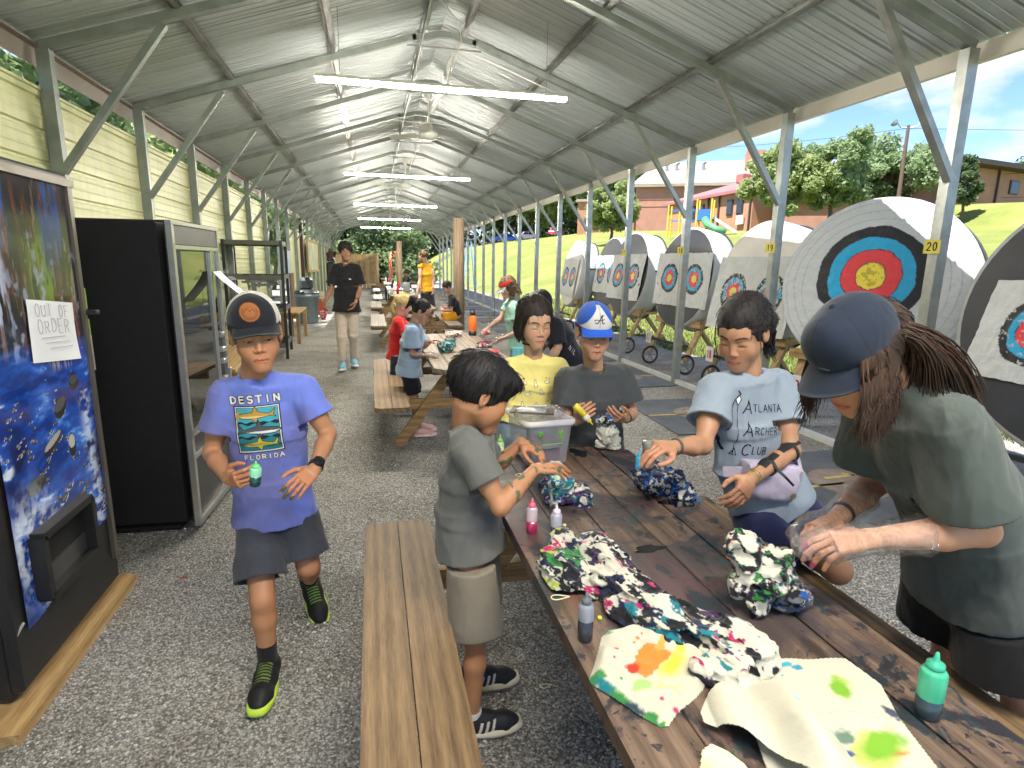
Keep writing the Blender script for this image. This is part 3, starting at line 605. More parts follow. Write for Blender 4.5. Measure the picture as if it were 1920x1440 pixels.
def vending2():
    x1, ya, yb, h = -1.045, 3.57, 4.39, 1.83; rz = R(-3)
    t = empty('glass_front_vending_machine', (-1.45, 3.98, 0), 'black vending machine with a glass front and silver trim', 'vending machine'); t.rotation_euler = (0, 0, rz)
    X = x1 + 1.45; W = .41
    MB().box((-.03, 0, .93), (.78, .82, 1.72), bev=.008).box((-.03, 0, .045), (.70, .74, .05)).build('cabinet', pmat('black_vinyl', (.014, .014, .016), .8, 0, .1, 20, spec=.2), t)
    MB().box((.1, .1, h - .03), (.45, .62, .02)).build('top_plate', BLACK, t)
    al = pmat('aluminium', (.55, .55, .53), .3, .8, .1, 12)
    m = MB(); f = X + .015
    for (y, z0, z1, wd) in ((-W + .02, .05, 1.79, .035), (W - .02, .05, 1.79, .03), (.22, .62, 1.66, .018)): m.beam((f, y, z0), (f, y, z1), .03 if y else .03, wd, (0, 1, 0))
    for z, wd in ((1.66, .022), (.60, .03), (.46, .02), (.06, .03), (1.79, .02)): m.beam((f, -W, z), (f, W, z), .03, wd)
    m.build('trim', al, t)
    MB().box((X, 0, .93), (.02, .80, 1.74)).build('door', pmat('door_grey', (.03, .032, .035), .35), t)
    gl, nt, b = newmat('dark_glass'); b.inputs['Base Color'].default_value = (.012, .014, .012, 1); b.inputs['Roughness'].default_value = .02; b.inputs['Metallic'].default_value = .0; b.inputs['IOR'].default_value = 2.1; b.inputs['Specular IOR Level'].default_value = .8
    MB().box((f - .002, -.09, 1.13), (.006, .60, 1.02)).build('glass', gl, t)
    MB().box((f - .002, .31, 1.38), (.004, .14, .54)).build('selection_glass', gl, t)
    sv = pmat('slot_silver', (.5, .5, .5), .35, .7)
    m = MB(); 
    for z in (.80, .92, 1.0, 1.10): m.box((f + .01, .31, z), (.03, .07, .035), bev=.004)
    m.build('coin_slots', sv, t); MB().box((f + .02, .385, .80), (.03, .02, .12), bev=.005).build('lock', sv, t)
    MB().box((f + .0, 0, 1.725), (.02, .74, .10)).build('header_panel', pmat('header_grey', (.12, .12, .12), .4), t)
    p = empty('paper_note', (-1.0, 4.25, 1.42), 'curling white paper note stuck on the glass front machine', 'note')
    P = []
    for i in range(9):
        for j in range(7):
            a, c = i / 8, j / 6; P.append((.0 + .20 * a ** 1.2 * 1 + .01, -.12 + c * .21 + a * .12, .10 - a * .21))
    m = MB().grid(P, 9, 7); m.build('sheet', PAPER, p)
    m = MB(); n = unit(np.cross(V(.2, .12, -.21), V(0, 1, 0))); n = n if n[2] > 0 else -n; n = -n if n[0] < 0 else n
    for k in range(3): stroke_text(m, [[(0, 0), (.5, .1), (1, 0)]], V(.012 + .20 * (.5 + k * .13), -.04 + .12 * (.5 + k * .13), .10 - .21 * (.5 + k * .13)) + n * .003, (0, .12, 0), (0, 0, .01), n, .003)
    word(m, 'OUT OF', V(.055, -.06, .085) + n * .006, (0, .028, 0), unit(V(-.2, -.12, .21)) * .028, n, .0028, .8, .2); word(m, 'ORDER', V(.095, -.04, .04) + n * .006, (0, .032, 0), unit(V(-.2, -.12, .21)) * .03, n, .0028, .8, .2)
    m.build('writing', pmat('faint_ink', (.35, .33, .36), .7), p)
vending2()
# ---------------------------------------------------------------- shelf, benches and bin along the wall
def shelf():
    t = empty('metal_shelf', (-1.85, 10.6, 0), 'black steel shelving rack with odd tools on its shelves', 'shelf', rz=R(4)); BR = pmat('rack_black', (.02, .02, .022), .4, .2); GR = pmat('rack_board', (.10, .105, .08), .6)
    for x in (-.42, .42):
        for y in (-.55, .55):
            m = MB(); m.box((x, y, .95), (.045, .045, 1.9)); m.build('upright', BR, t)
    for z in (.22, .80, 1.32, 1.86):
        m = MB()
        for y in (-.55, .55): m.beam((-.42, y, z), (.42, y, z), .03, .07)
        for x in (-.42, .42): m.beam((x, -.55, z), (x, .55, z), .03, .07)
        m.build('shelf_frame', GR, t)
        m = MB()
        if z < 1.8:
            for k in range(9): m.beam((-.4, -.48 + k * .12, z + .02), (.4, -.48 + k * .12, z + .02), .012, .012)
            for k in range(4): m.beam((-.3 + k * .2, -.53, z + .03), (-.3 + k * .2, .53, z + .03), .01, .01)
        else: m.box((0, 0, z + .02), (.8, 1.05, .02))
        m.build('shelf_deck', GR if z > 1.8 else BR, t)
    r = np.random.RandomState(4); SC = pmat('scrap_steel', (.25, .27, .27), .45, .5)
    for k, (lab, nm) in enumerate((('bundle of dark metal bars lying across the middle shelf', 'metal_bars'), ('grey metal clamps piled on the lower shelf', 'clamps'))):
        m = MB(); z = 1.16 if k == 0 else .87
        for i in range(10):
            a = r.uniform(0, 3.1); c = V(-1.85 + r.uniform(-.15, .15), 10.6 + r.uniform(-.3, .3), z + r.uniform(0, .12)); d = V(math.cos(a) * .25, math.sin(a) * .3, r.uniform(-.06, .10)); m.beam(c - d, c + d, .03, .03)
        o = m.build(nm, SC); tag(o, lab, 'scrap metal')
shelf()
def small_bench(x, y, L, wdt, rot, label, mat=WOOD_Y, h=.45):
    t = empty('wooden_bench', (x, y, 0), label, 'bench', 'wooden benches along the wall', R(rot))
    m = MB()
    for k in (-1, 1): m.box((k * wdt / 4, 0, h - .02), (wdt / 2 - .006, L, .04), bev=.004)
    m.build('seat', mat, t)
    for sx in (-1, 1):
        for sy in (-1, 1): MB().beam((sx * wdt * .4, sy * (L / 2 - .15), 0), (sx * wdt * .4, sy * (L / 2 - .15), h - .04), .07, .04, (0, 1, 0)).build('leg', WOOD_YZ, t)
    for sy in (-1, 1): MB().beam((-wdt * .42, sy * (L / 2 - .19), h - .09), (wdt * .42, sy * (L / 2 - .19), h - .09), .035, .09).build('rail', WOOD_YX, t)
small_bench(-1.72, 7.6, 2.0, .42, 4, 'long pale wooden bench just behind the glass front machine')
small_bench(-1.55, 12.5, 1.5, .34, 0, 'tall narrow wooden bench behind the black shelving rack', h=.62)
small_bench(-1.75, 19.6, 1.9, .5, 0, 'pale wooden bench holding a red box, past the grey bin')
o = MB().box((-1.62, 18.9, .2), (.34, .3, .34), bev=.01).build('red_box', pmat('red_plastic', (.45, .05, .02), .5)); tag(o, 'small red box tucked under the pale bench', 'box')
o = MB().box((-1.75, 20.2, .53), (.4, .3, .16), bev=.01).build('cardboard_box', pmat('carton', (.45, .4, .33), .8)); tag(o, 'beige carton standing on the pale bench', 'box')
def bin_():
    t = empty('trash_can', (-1.66, 16.0, 0), 'round grey plastic trash can with a dark lid', 'trash can'); g = pmat('grey_plastic', (.17, .21, .22), .5)
    MB().lathe([(.24, 0), (.25, .02), (.30, .66), (.33, .67), (.33, .74), (.31, .75)], n=28).build('body', g, t, True)
    MB().lathe([(.32, .75), (.32, .78), (.26, .84), (.1, .88), (0, .88)], n=28).box((0, .02, 1.0), (.34, .34, .34), bev=.08).build('lid', pmat('dark_lid', (.03, .04, .045), .4), t)
    MB().tube([(.30, -.12, .62), (.37, -.09, .6), (.37, .09, .6), (.30, .12, .62)], .015, 6).build('handle', g, t)
bin_()
# things fixed on the far part of the wall
o = MB().box((-2.2, 24.2, 1.75), (.04, 4.4, 1.05)).build('notice_board', pmat('pale_board', (.42, .44, .30), .7, 0, .3, 2)); tag(o, 'large pale green notice board with yellow edge on the wall', 'notice board')
m = MB(); 
for z in (1.2, 2.3): m.beam((-2.17, 22.0, z), (-2.17, 26.4, z), .05, .07)
for y in (22.0, 26.4): m.beam((-2.17, y, 1.2), (-2.17, y, 2.3), .05, .07, (0, 1, 0))
m.build('frame', WOOD_Y, o)
o = MB().box((-2.16, 20.2, 1.45), (.10, .14, 2.9)).build('maroon_column', pmat('maroon_paint', (.05, .012, .02), .5)); tag(o, 'dark maroon steel column against the wall', 'column')
o = MB().box((-2.2, 17.0, 1.35), (.03, 1.2, 1.0)).build('blue_panel', pmat('blue_panel_paint', (.35, .42, .5), .6)); tag(o, 'pale blue grey panel leaning on the wall behind the rack', 'panel')
o = MB().box((-2.17, 17.4, .75), (.03, .75, 1.0)).build('brown_board', pmat('brown_panel', (.13, .06, .035), .6)); tag(o, 'brown board standing below the blue panel', 'board')
m = MB(); 
for k in range(11): m.box((-2.0 + k * .22, 37.3, 1.0), (.2, .03, 2.0 + .04 * (k % 3)))
o = m.build('picket_fence', WOOD_YZ); tag(o, 'tall yellow picket fence closing the left rear corner', 'fence')
# black bag of bows at the back wall
m = MB(); m.box((-1.75, 27.5, 1.0), (.35, .7, 1.1), bev=.08); o = m.build('bow_bag', BLACK); tag(o, 'black bow bag hanging beside the far notice board', 'bag')
MB().tube([(-1.55, 27.2, .5), (-1.4, 27.1, 1.2), (-1.62, 27.3, 1.75)], .03, 8).build('strap', pmat('pale_strap', (.6, .6, .62), .5), o)
m = MB(); rr = np.random.RandomState(8)
for k in range(9): m.tube([(-1.75 + rr.uniform(-.15, .15), 27.4 + rr.uniform(-.2, .2), 1.6), (-1.7 + rr.uniform(-.2, .2), 27.4, 1.9 + rr.uniform(-.1, .25))], .05, 6)
o = m.build('hanging_gear', pmat('dark_red_gear', (.05, .015, .02), .7)); tag(o, 'dark tangled archery gear hanging above the black bag', 'gear')
# ---------------------------------------------------------------- shooting mats
RUB = pmat('rubber_mat', (.095, .105, .122), .62, 0, .35, 3, .3, 90); YEL = pmat('yellow_line_paint', (.55, .42, .12), .7, 0, .25, 9); PINK = pmat('worn_disc_paint', (.24, .19, .16), .8, 0, .3, 6)
def mat_(i, yc, label, num, rz=0):
    t = empty('shooting_mat', (3.42, yc, .004), label, 'rubber mat', 'rubber shooting mats along the rail', R(rz))
    MB().box((0, 0, .006), (1.15, 1.42, .012), bev=.004).build('pad', RUB, t)
    m = MB(); m.box((-.28, 0, .0135), (.55, .035, .002)).box((.47, 0, .0135), (.2, .035, .002)); m.build('centre_line', YEL, t)
    if i < 5:
        MB().lathe([(.0, .0125), (.30, .0125), (.30, .0145), (0, .0145)], c=(.06, 0, 0), n=32, cap=False).build('disc', PINK, t)
        m = MB(); word(m, num, (-.06, .20, .0155), (0, -.17, 0), (.26, 0, 0), (0, 0, 1), .035, .9, .35); m.build('number', YEL, t)
for i, (yc, num, l) in enumerate(((1.3, '20', 'nearest rubber mat, mostly hidden behind the girl in the cap'), (3.45, '19', 'rubber mat lying behind the girl in the blue grey shirt'), (5.55, '18', 'rubber mat with yellow number 18 in a faded disc'), (7.7, '17', 'rubber mat just behind the number 18 mat'), (9.8, '16', 'fifth rubber mat from the camera'), (12.0, '15', 'sixth rubber mat, behind the girl with a visor'), (14.1, '14', 'seventh rubber mat beside the thick timber post'), (16.2, '13', 'eighth rubber mat, left of the timber post'), (18.4, '12', 'ninth rubber mat far down the rail'), (20.6, '11', 'tenth rubber mat far down the rail'), (23, '10', 'eleventh rubber mat far down the rail'), (25.5, '9', 'last visible rubber mat far down the rail'))):
    mat_(i, yc, l, num, (-3, 2, -2, 1, -1, 2)[i % 6])
# arrow stands: two wooden wedges with upright arrows
for k, (x, y, l) in enumerate(((3.35, 13.0, 'wooden arrow stand, nearest one behind the visor girl'), (3.3, 15.9, 'wooden arrow stand with tall arrows, second along the rail'), (3.3, 22.0, 'wooden arrow stand, third along the rail'), (3.3, 27.5, 'wooden arrow stand, farthest along the rail'))):
    t = empty('arrow_stand', (x, y, 0), l, 'arrow stand', 'wooden arrow stands on the mats'); m = MB()
    for s in (-1, 1): m.prism([(-.14, 0), (.14, 0), (.06, .16), (-.06, .16)], s * .18 - .02, s * .18 + .02, T=lambda a, b, c: (c, a, b))
    m.box((0, 0, .05), (.34, .09, .03)); m.build('base', WOOD_YX, t)
    for s in range(3): MB().tube([(-.12 + s * .11, 0, .06), (-.14 + s * .12, .02, .8)], .006, 5).build('arrow', BLACK if s % 2 else GALV, t)
PJ = {'boy': {'H': (-0.405, 2.2, 1.344), 'N': (-0.426, 2.24, 1.188), 'shR': (-0.539, 2.27, 1.116), 'shL': (-0.268, 2.25, 1.131), 'elR': (-0.602, 2.27, 0.89), 'wrR': (-0.507, 2.08, 0.854), 'tipR': (-0.385, 1.93, 0.888), 'elL': (-0.181, 2.22, 0.954), 'wrL': (-0.217, 2.04, 0.883), 'tipL': (-0.293, 1.93, 0.844), 'P': (-0.403, 2.3, 0.625), 'hipR': (-0.467, 2.28, 0.584), 'hipL': (-0.316, 2.3, 0.576), 'knR': (-0.436, 2.12, 0.355), 'anR': (-0.434, 2.12, 0.084), 'toeR': (-0.439, 1.97, 0.056), 'knL': (-0.275, 2.22, 0.447), 'anL': (-0.336, 2.58, 0.128), 'toeL': (-0.289, 2.45, 0.082)},
 'kid': {'H': (0.328, 1.78, 1.215), 'N': (0.271, 1.8, 1.081), 'shR': (0.266, 1.68, 1.056), 'shL': (0.336, 1.92, 1.001), 'elR': (0.354, 1.6, 0.883), 'wrR': (0.482, 1.68, 0.964), 'tipR': (0.605, 1.7, 0.956), 'elL': (0.404, 1.95, 0.876), 'wrL': (0.502, 1.93, 0.973), 'tipL': (0.592, 1.85, 0.938), 'P': (0.307, 1.8, 0.607), 'hipR': (0.283, 1.72, 0.614), 'hipL': (0.344, 1.88, 0.529), 'knR': (0.283, 1.7, 0.393), 'anR': (0.295, 1.68, 0.143), 'toeR': (0.429, 1.69, 0.007), 'knL': (0.335, 1.9, 0.271), 'anL': (0.335, 1.9, 0.086), 'toeL': (0.433, 1.9, -0.007)},
 'bun': {'H': (0.784, 2.8, 1.318), 'N': (0.794, 2.85, 1.135), 'shR': (0.665, 2.87, 1.068), 'shL': (0.935, 2.87, 1.072), 'elR': (0.651, 2.95, 0.901), 'wrR': (0.743, 3.02, 0.745), 'tipR': (0.815, 3.0, 0.716), 'elL': (1.034, 2.95, 0.886), 'wrL': (0.985, 3.0, 0.723), 'tipL': (0.901, 2.98, 0.718), 'P': (0.767, 2.88, 0.782), 'hipR': (0.701, 2.88, 0.756), 'hipL': (0.847, 2.88, 0.748), 'knR': (0.718, 2.86, 0.494), 'knL': (0.857, 2.86, 0.484)},
 'cap2': {'H': (1.039, 2.65, 1.282), 'N': (1.073, 2.7, 1.093), 'shR': (0.936, 2.72, 1.033), 'shL': (1.229, 2.72, 1.041), 'elR': (0.892, 2.66, 0.835), 'wrR': (0.914, 2.52, 0.872), 'tipR': (0.97, 2.44, 0.962), 'elL': (1.281, 2.68, 0.854), 'wrL': (1.17, 2.52, 0.873), 'tipL': (1.025, 2.42, 0.914), 'P': (1.088, 2.72, 0.637), 'hipR': (1.001, 2.72, 0.599), 'hipL': (1.194, 2.72, 0.595)},
 'arch': {'H': (1.304, 1.85, 1.375), 'N': (1.38, 1.88, 1.226), 'shR': (1.233, 1.86, 1.174), 'shL': (1.504, 1.86, 1.177), 'elR': (1.108, 1.74, 0.986), 'wrR': (0.947, 1.66, 1.017), 'tipR': (0.823, 1.62, 1.037), 'elL': (1.479, 1.74, 0.946), 'wrL': (1.198, 1.58, 0.908), 'tipL': (1.09, 1.52, 0.845), 'P': (1.504, 1.84, 0.682), 'hipR': (1.435, 1.84, 0.654), 'hipL': (1.589, 1.82, 0.649), 'knR': (1.243, 1.62, 0.579), 'knL': (1.668, 1.66, 0.488), 'W': (1.459, 1.86, 0.875)},
 'girl6': {'H': (1.092, 1.12, 1.45), 'N': (1.268, 1.14, 1.351), 'shL': (1.247, 1.02, 1.288), 'shR': (1.409, 1.27, 1.245), 'elL': (1.418, 1.0, 1.002), 'wrL': (1.136, 1.04, 0.989), 'tipL': (0.954, 1.1, 0.962), 'elR': (1.414, 1.32, 0.988), 'wrR': (1.276, 1.26, 0.921), 'tipR': (1.069, 1.22, 0.932), 'P': (1.614, 1.16, 0.62), 'hipL': (1.523, 1.07, 0.66), 'hipR': (1.7, 1.25, 0.531), 'W': (1.53, 1.15, 0.866)},
 'teen': {'H': (-0.359, 8.95, 1.729), 'N': (-0.366, 8.97, 1.57), 'shR': (-0.504, 8.97, 1.492), 'shL': (-0.219, 8.97, 1.496), 'elR': (-0.575, 8.95, 1.21), 'wrR': (-0.662, 8.8, 1.019), 'tipR': (-0.704, 8.72, 0.919), 'elL': (-0.176, 8.95, 1.204), 'wrL': (-0.24, 8.8, 1.012), 'tipL': (-0.312, 8.72, 0.842), 'P': (-0.377, 8.97, 0.938), 'hipR': (-0.455, 8.97, 0.883), 'hipL': (-0.288, 8.97, 0.883), 'knR': (-0.458, 8.85, 0.495), 'anR': (-0.459, 8.85, 0.122), 'toeR': (-0.468, 8.65, 0.038), 'knL': (-0.302, 8.97, 0.51), 'anL': (-0.314, 9.15, 0.126), 'toeL': (-0.282, 8.98, 0.03)},
 'red': {'H': (0.314, 6.2, 1.169), 'N': (0.272, 6.2, 1.042), 'shR': (0.244, 6.08, 0.987), 'shL': (0.277, 6.32, 0.991), 'elR': (0.325, 6.05, 0.819), 'wrR': (0.455, 6.1, 0.856), 'tipR': (0.538, 6.1, 0.843), 'elL': (0.377, 6.35, 0.844), 'wrL': (0.47, 6.3, 0.866), 'tipL': (0.544, 6.3, 0.842), 'P': (0.23, 6.2, 0.637), 'hipR': (0.225, 6.1, 0.613), 'hipL': (0.239, 6.3, 0.604), 'knR': (0.24, 6.1, 0.312), 'knL': (0.26, 6.3, 0.299)},
 'blue': {'H': (0.427, 5.35, 1.166), 'N': (0.357, 5.35, 1.05), 'shR': (0.329, 5.22, 0.992), 'shL': (0.374, 5.46, 0.994), 'elR': (0.328, 5.2, 0.794), 'wrR': (0.423, 5.2, 0.783), 'tipR': (0.561, 5.2, 0.77), 'elL': (0.447, 5.48, 0.82), 'wrL': (0.519, 5.45, 0.873), 'tipL': (0.584, 5.4, 0.899), 'P': (0.289, 5.35, 0.533), 'hipR': (0.284, 5.27, 0.499), 'hipL': (0.303, 5.43, 0.486), 'knR': (0.333, 5.27, 0.282), 'knL': (0.368, 5.43, 0.267), 'anR': (0.398, 5.27, 0.069), 'anL': (0.425, 5.43, 0.053), 'toeR': (0.481, 5.27, 0.002), 'toeL': (0.506, 5.43, 0.007)},
 'visor': {'H': (1.463, 6.4, 1.343), 'N': (1.537, 6.42, 1.213), 'shL': (1.516, 6.25, 1.118), 'shR': (1.537, 6.6, 1.128), 'elL': (1.551, 6.2, 0.865), 'wrL': (1.389, 6.2, 0.802), 'tipL': (1.28, 6.25, 0.768), 'elR': (1.432, 6.6, 0.969), 'wrR': (1.268, 6.5, 0.876), 'tipR': (1.179, 6.45, 0.822), 'P': (1.616, 6.45, 0.694), 'hipL': (1.605, 6.35, 0.647), 'hipR': (1.629, 6.55, 0.617), 'knL': (1.617, 6.35, 0.306), 'knR': (1.648, 6.55, 0.279)},
 'yel': {'H': (1.057, 12.6, 1.736), 'N': (1.103, 12.65, 1.594), 'shL': (0.997, 12.6, 1.504), 'shR': (1.235, 12.75, 1.506), 'elL': (0.978, 12.55, 1.229), 'wrL': (0.907, 12.4, 0.981), 'tipL': (0.867, 12.35, 0.83), 'elR': (1.273, 12.7, 1.261), 'wrR': (1.26, 12.6, 1.062), 'tipR': (1.248, 12.6, 0.927), 'P': (1.142, 12.68, 0.968), 'hipL': (1.078, 12.6, 0.916), 'hipR': (1.206, 12.76, 0.907), 'knL': (1.117, 12.6, 0.519), 'knR': (1.212, 12.76, 0.505), 'anL': (1.137, 12.62, 0.15), 'anR': (1.233, 12.78, 0.154), 'toeL': (1.059, 12.4, 0.085), 'toeR': (1.157, 12.6, 0.083)},
 'sit': {'H': (1.47, 11.9, 1.115), 'N': (1.562, 11.95, 0.953), 'shL': (1.575, 11.8, 0.875), 'shR': (1.604, 12.1, 0.879), 'elL': (1.534, 11.75, 0.655), 'wrL': (1.384, 11.75, 0.655), 'tipL': (1.304, 11.8, 0.683), 'elR': (1.547, 12.1, 0.671), 'wrR': (1.42, 12.05, 0.686), 'tipR': (1.348, 12.0, 0.7), 'P': (1.67, 11.95, 0.551), 'hipL': (1.645, 11.85, 0.527), 'hipR': (1.658, 12.1, 0.527), 'knL': (1.345, 11.8, 0.458), 'knR': (1.374, 12.05, 0.455), 'anL': (1.342, 11.8, 0.198), 'anR': (1.371, 12.05, 0.212), 'toeL': (1.234, 11.8, 0.156), 'toeR': (1.26, 12.05, 0.169)},
 'lean': {'H': (1.182, 4.1, 1.295), 'N': (1.273, 4.15, 1.224), 'shL': (1.269, 4.0, 1.169), 'shR': (1.357, 4.35, 1.165), 'elL': (1.282, 3.95, 1.021), 'wrL': (1.221, 3.95, 0.906), 'tipL': (1.189, 4.0, 0.859), 'elR': (1.333, 4.4, 0.999), 'wrR': (1.269, 4.4, 0.915), 'tipR': (1.226, 4.4, 0.882), 'P': (1.494, 4.2, 0.816), 'hipL': (1.473, 4.1, 0.793), 'hipR': (1.535, 4.3, 0.762), 'knL': (1.493, 4.1, 0.501), 'knR': (1.556, 4.3, 0.456)},
 'dark': {'H': (1.189, 21.2, 1.211), 'N': (1.245, 21.25, 1.081), 'shL': (1.272, 21.1, 0.992), 'shR': (1.234, 21.4, 1.002), 'elL': (1.375, 21.0, 0.904), 'wrL': (1.46, 20.9, 0.889), 'tipL': (1.545, 20.8, 0.875), 'elR': (1.117, 21.4, 0.832), 'wrR': (0.998, 21.3, 0.76), 'tipR': (0.919, 21.2, 0.745), 'P': (1.257, 21.3, 0.592), 'hipL': (1.287, 21.2, 0.541), 'hipR': (1.243, 21.4, 0.531), 'knL': (1.262, 21.2, 0.202), 'knR': (1.217, 21.4, 0.189)}}
# ---------------------------------------------------------------- field modelling: smooth distance fields turned into one surface
class Field:
    def __init__(s, pts, h, pad=.03):
        pts = np.array(pts, float); s.lo = pts.min(0) - pad; hi = pts.max(0) + pad; s.h = h; s.n = np.ceil((hi - s.lo) / h).astype(int) + 1
        s.D = np.full(s.n, .05, np.float32); s.ax = [s.lo[i] + h * np.arange(s.n[i]) for i in range(3)]
    def _sub(s, lo, hi):
        a = np.clip(np.floor((lo - s.lo) / s.h).astype(int), 0, s.n); b = np.clip(np.ceil((hi - s.lo) / s.h).astype(int) + 1, 0, s.n)
        if (b <= a).any(): return None, None
        sl = tuple(slice(a[i], b[i]) for i in range(3))
        P = np.stack(np.meshgrid(*[s.ax[i][sl[i]] for i in range(3)], indexing='ij'), -1); return sl, P
    def op(s, fn, lo, hi, k=.01, sub=False):
        m = k + 3 * s.h; sl, P = s._sub(np.array(lo) - m, np.array(hi) + m)
        if sl is None: return s
        d = fn(P).astype(np.float32); D = s.D[sl]
        if sub: D = -D
        if sub: h = np.clip(.5 + .5 * (d - D) / k, 0, 1); r = -(d * (1 - h) + D * h - k * h * (1 - h)); s.D[sl] = r
        else: h = np.clip(.5 + .5 * (d - D) / k, 0, 1); s.D[sl] = d * (1 - h) + D * h - k * h * (1 - h)
        return s
    def cone(s, a, b, ra, rb, k=.01, sub=False):
        a, b = V(*a), V(*b); ba = b - a; L2 = ba @ ba + 1e-9
        def fn(P):
            q = P - a; t = np.clip(q @ ba / L2, 0, 1); return np.linalg.norm(q - t[..., None] * ba, axis=-1) - (ra + (rb - ra) * t)
        m = max(ra, rb); return s.op(fn, np.minimum(a, b) - m, np.maximum(a, b) + m, k, sub)
    def ell(s, c, r, ax=None, k=.01, sub=False):
        c = V(*c); r = V(*r); A = np.eye(3) if ax is None else np.array([unit(x) for x in ax])
        def fn(P):
            q = (P - c) @ A.T / r; n = np.linalg.norm(q, axis=-1); g = np.linalg.norm(q / r, axis=-1) + 1e-9; return n * (n - 1) / g
        m = r.max(); return s.op(fn, c - m, c + m, k, sub)
    def loft(s, a, b, x0, x1, ra, rb, k=.01, sub=False, sq=2.0, e0=0, e1=0):
        """elliptic frustum with flat ends; x0/x1 = sideways direction at each end; ra=(rx,ry)"""
        a, b = V(*a), V(*b); L = np.linalg.norm(b - a); d = (b - a) / L; ra = V(*ra); rb = V(*rb)
        def fn(P):
            q = P - a; u = q @ d; t = np.clip(u / L, 0, 1)[..., None]; xx = x0 * (1 - t) + x1 * t; xx = xx - (xx @ d)[..., None] * d; xx /= np.linalg.norm(xx, axis=-1, keepdims=True)
            yy = np.cross(np.broadcast_to(d, xx.shape), xx); r = ra * (1 - t) + rb * t; X = (q * xx).sum(-1); Y = (q * yy).sum(-1)
            n = (np.abs(X / r[..., 0]) ** sq + np.abs(Y / r[..., 1]) ** sq) ** (1 / sq); g = np.sqrt((X / r[..., 0] ** 2) ** 2 + (Y / r[..., 1] ** 2) ** 2) / np.maximum(n, 1e-4) + 1e-6
            return np.maximum((n - 1) / np.maximum(g, 1 / r.max(-1)), np.maximum(-u - e0, u - L - e1))
        m = max(ra.max(), rb.max()); return s.op(fn, np.minimum(a, b) - m, np.maximum(a, b) + m, k, sub)
    def half(s, p, n, k=.004):
        """cut away everything on the side n points to"""
        p = V(*p); n = unit(n); P = np.stack(np.meshgrid(*s.ax, indexing='ij'), -1); d = (P - p) @ n; s.D = np.maximum(s.D, d.astype(np.float32)); return s
    def displace(s, fn):
        m = np.abs(s.D) < .028; P = np.stack([s.ax[i][ix] for i, ix in enumerate(np.nonzero(m))], -1); s.D[m] += fn(P).astype(np.float32); return s
    def mesh(s):
        b = 3 * s.h; D = np.clip(s.D, -b, b).astype(np.float32)
        for i in range(3):
            sl = [slice(None)] * 3; sl[i] = 0; D[tuple(sl)] = b; sl[i] = -1; D[tuple(sl)] = b
        g = openvdb.FloatGrid(float(b)); g.copyFromArray(np.ascontiguousarray(D)); p, t, q = g.convertToPolygons(isovalue=0, adaptivity=0)
        v = p.astype(float) * s.h + s.lo; q = q.astype(np.int64)
        if len(q):
            a = v[q[:, 0]]; vol = (np.einsum('ij,ij->i', a - v.mean(0), np.cross(v[q[:, 1]] - a, v[q[:, 2]] - a)) + np.einsum('ij,ij->i', a - v.mean(0), np.cross(v[q[:, 2]] - a, v[q[:, 3]] - a))).sum()
            if vol < 0: q = q[:, ::-1]
        return v, q
def relax(v, q, it=1, lam=.5):
    for _ in range(it):
        s = np.zeros_like(v); c = np.zeros(len(v))
        for i in range(4):
            for j in ((i + 1) % 4, (i + 3) % 4): np.add.at(s, q[:, i], v[q[:, j]]); np.add.at(c, q[:, i], 1)
        v = v * (1 - lam) + lam * s / np.maximum(c, 1)[:, None]
    return v
def fmesh(name, parts, mat, parent, org, colf=None, it=1):
    """join field surfaces into one mesh object; org = the thing's world origin"""
    vs, qs, cs, n = [], [], [], 0
    for it_ in parts:
        v, q = it_[0], it_[1]; cf = it_[2] if len(it_) > 2 else colf
        if it: v = relax(v, q, it)
        if cf is not None: cs.append(np.broadcast_to(np.asarray(cf(v) if callable(cf) else cf, float), (len(v), 3)))
        vs.append(v); qs.append(q + n); n += len(v)
    v = np.vstack(vs) - np.array(org); me = npmesh(name, v, np.vstack(qs)); 
    if cs: setcol(me, np.vstack(cs))
    return link(name, me, mat, parent, True)
def sphere(c, r, n=14):
    v = []; q = []
    for i in range(n + 1):
        for j in range(2 * n): a = math.pi * i / n; b = math.pi * j / n; v.append((c[0] + r * math.sin(a) * math.cos(b), c[1] + r * math.sin(a) * math.sin(b), c[2] + r * math.cos(a)))
    for i in range(n):
        for j in range(2 * n): q.append((i * 2 * n + j, (i + 1) * 2 * n + j, (i + 1) * 2 * n + (j + 1) % (2 * n), i * 2 * n + (j + 1) % (2 * n)))
    return np.array(v), np.array(q)
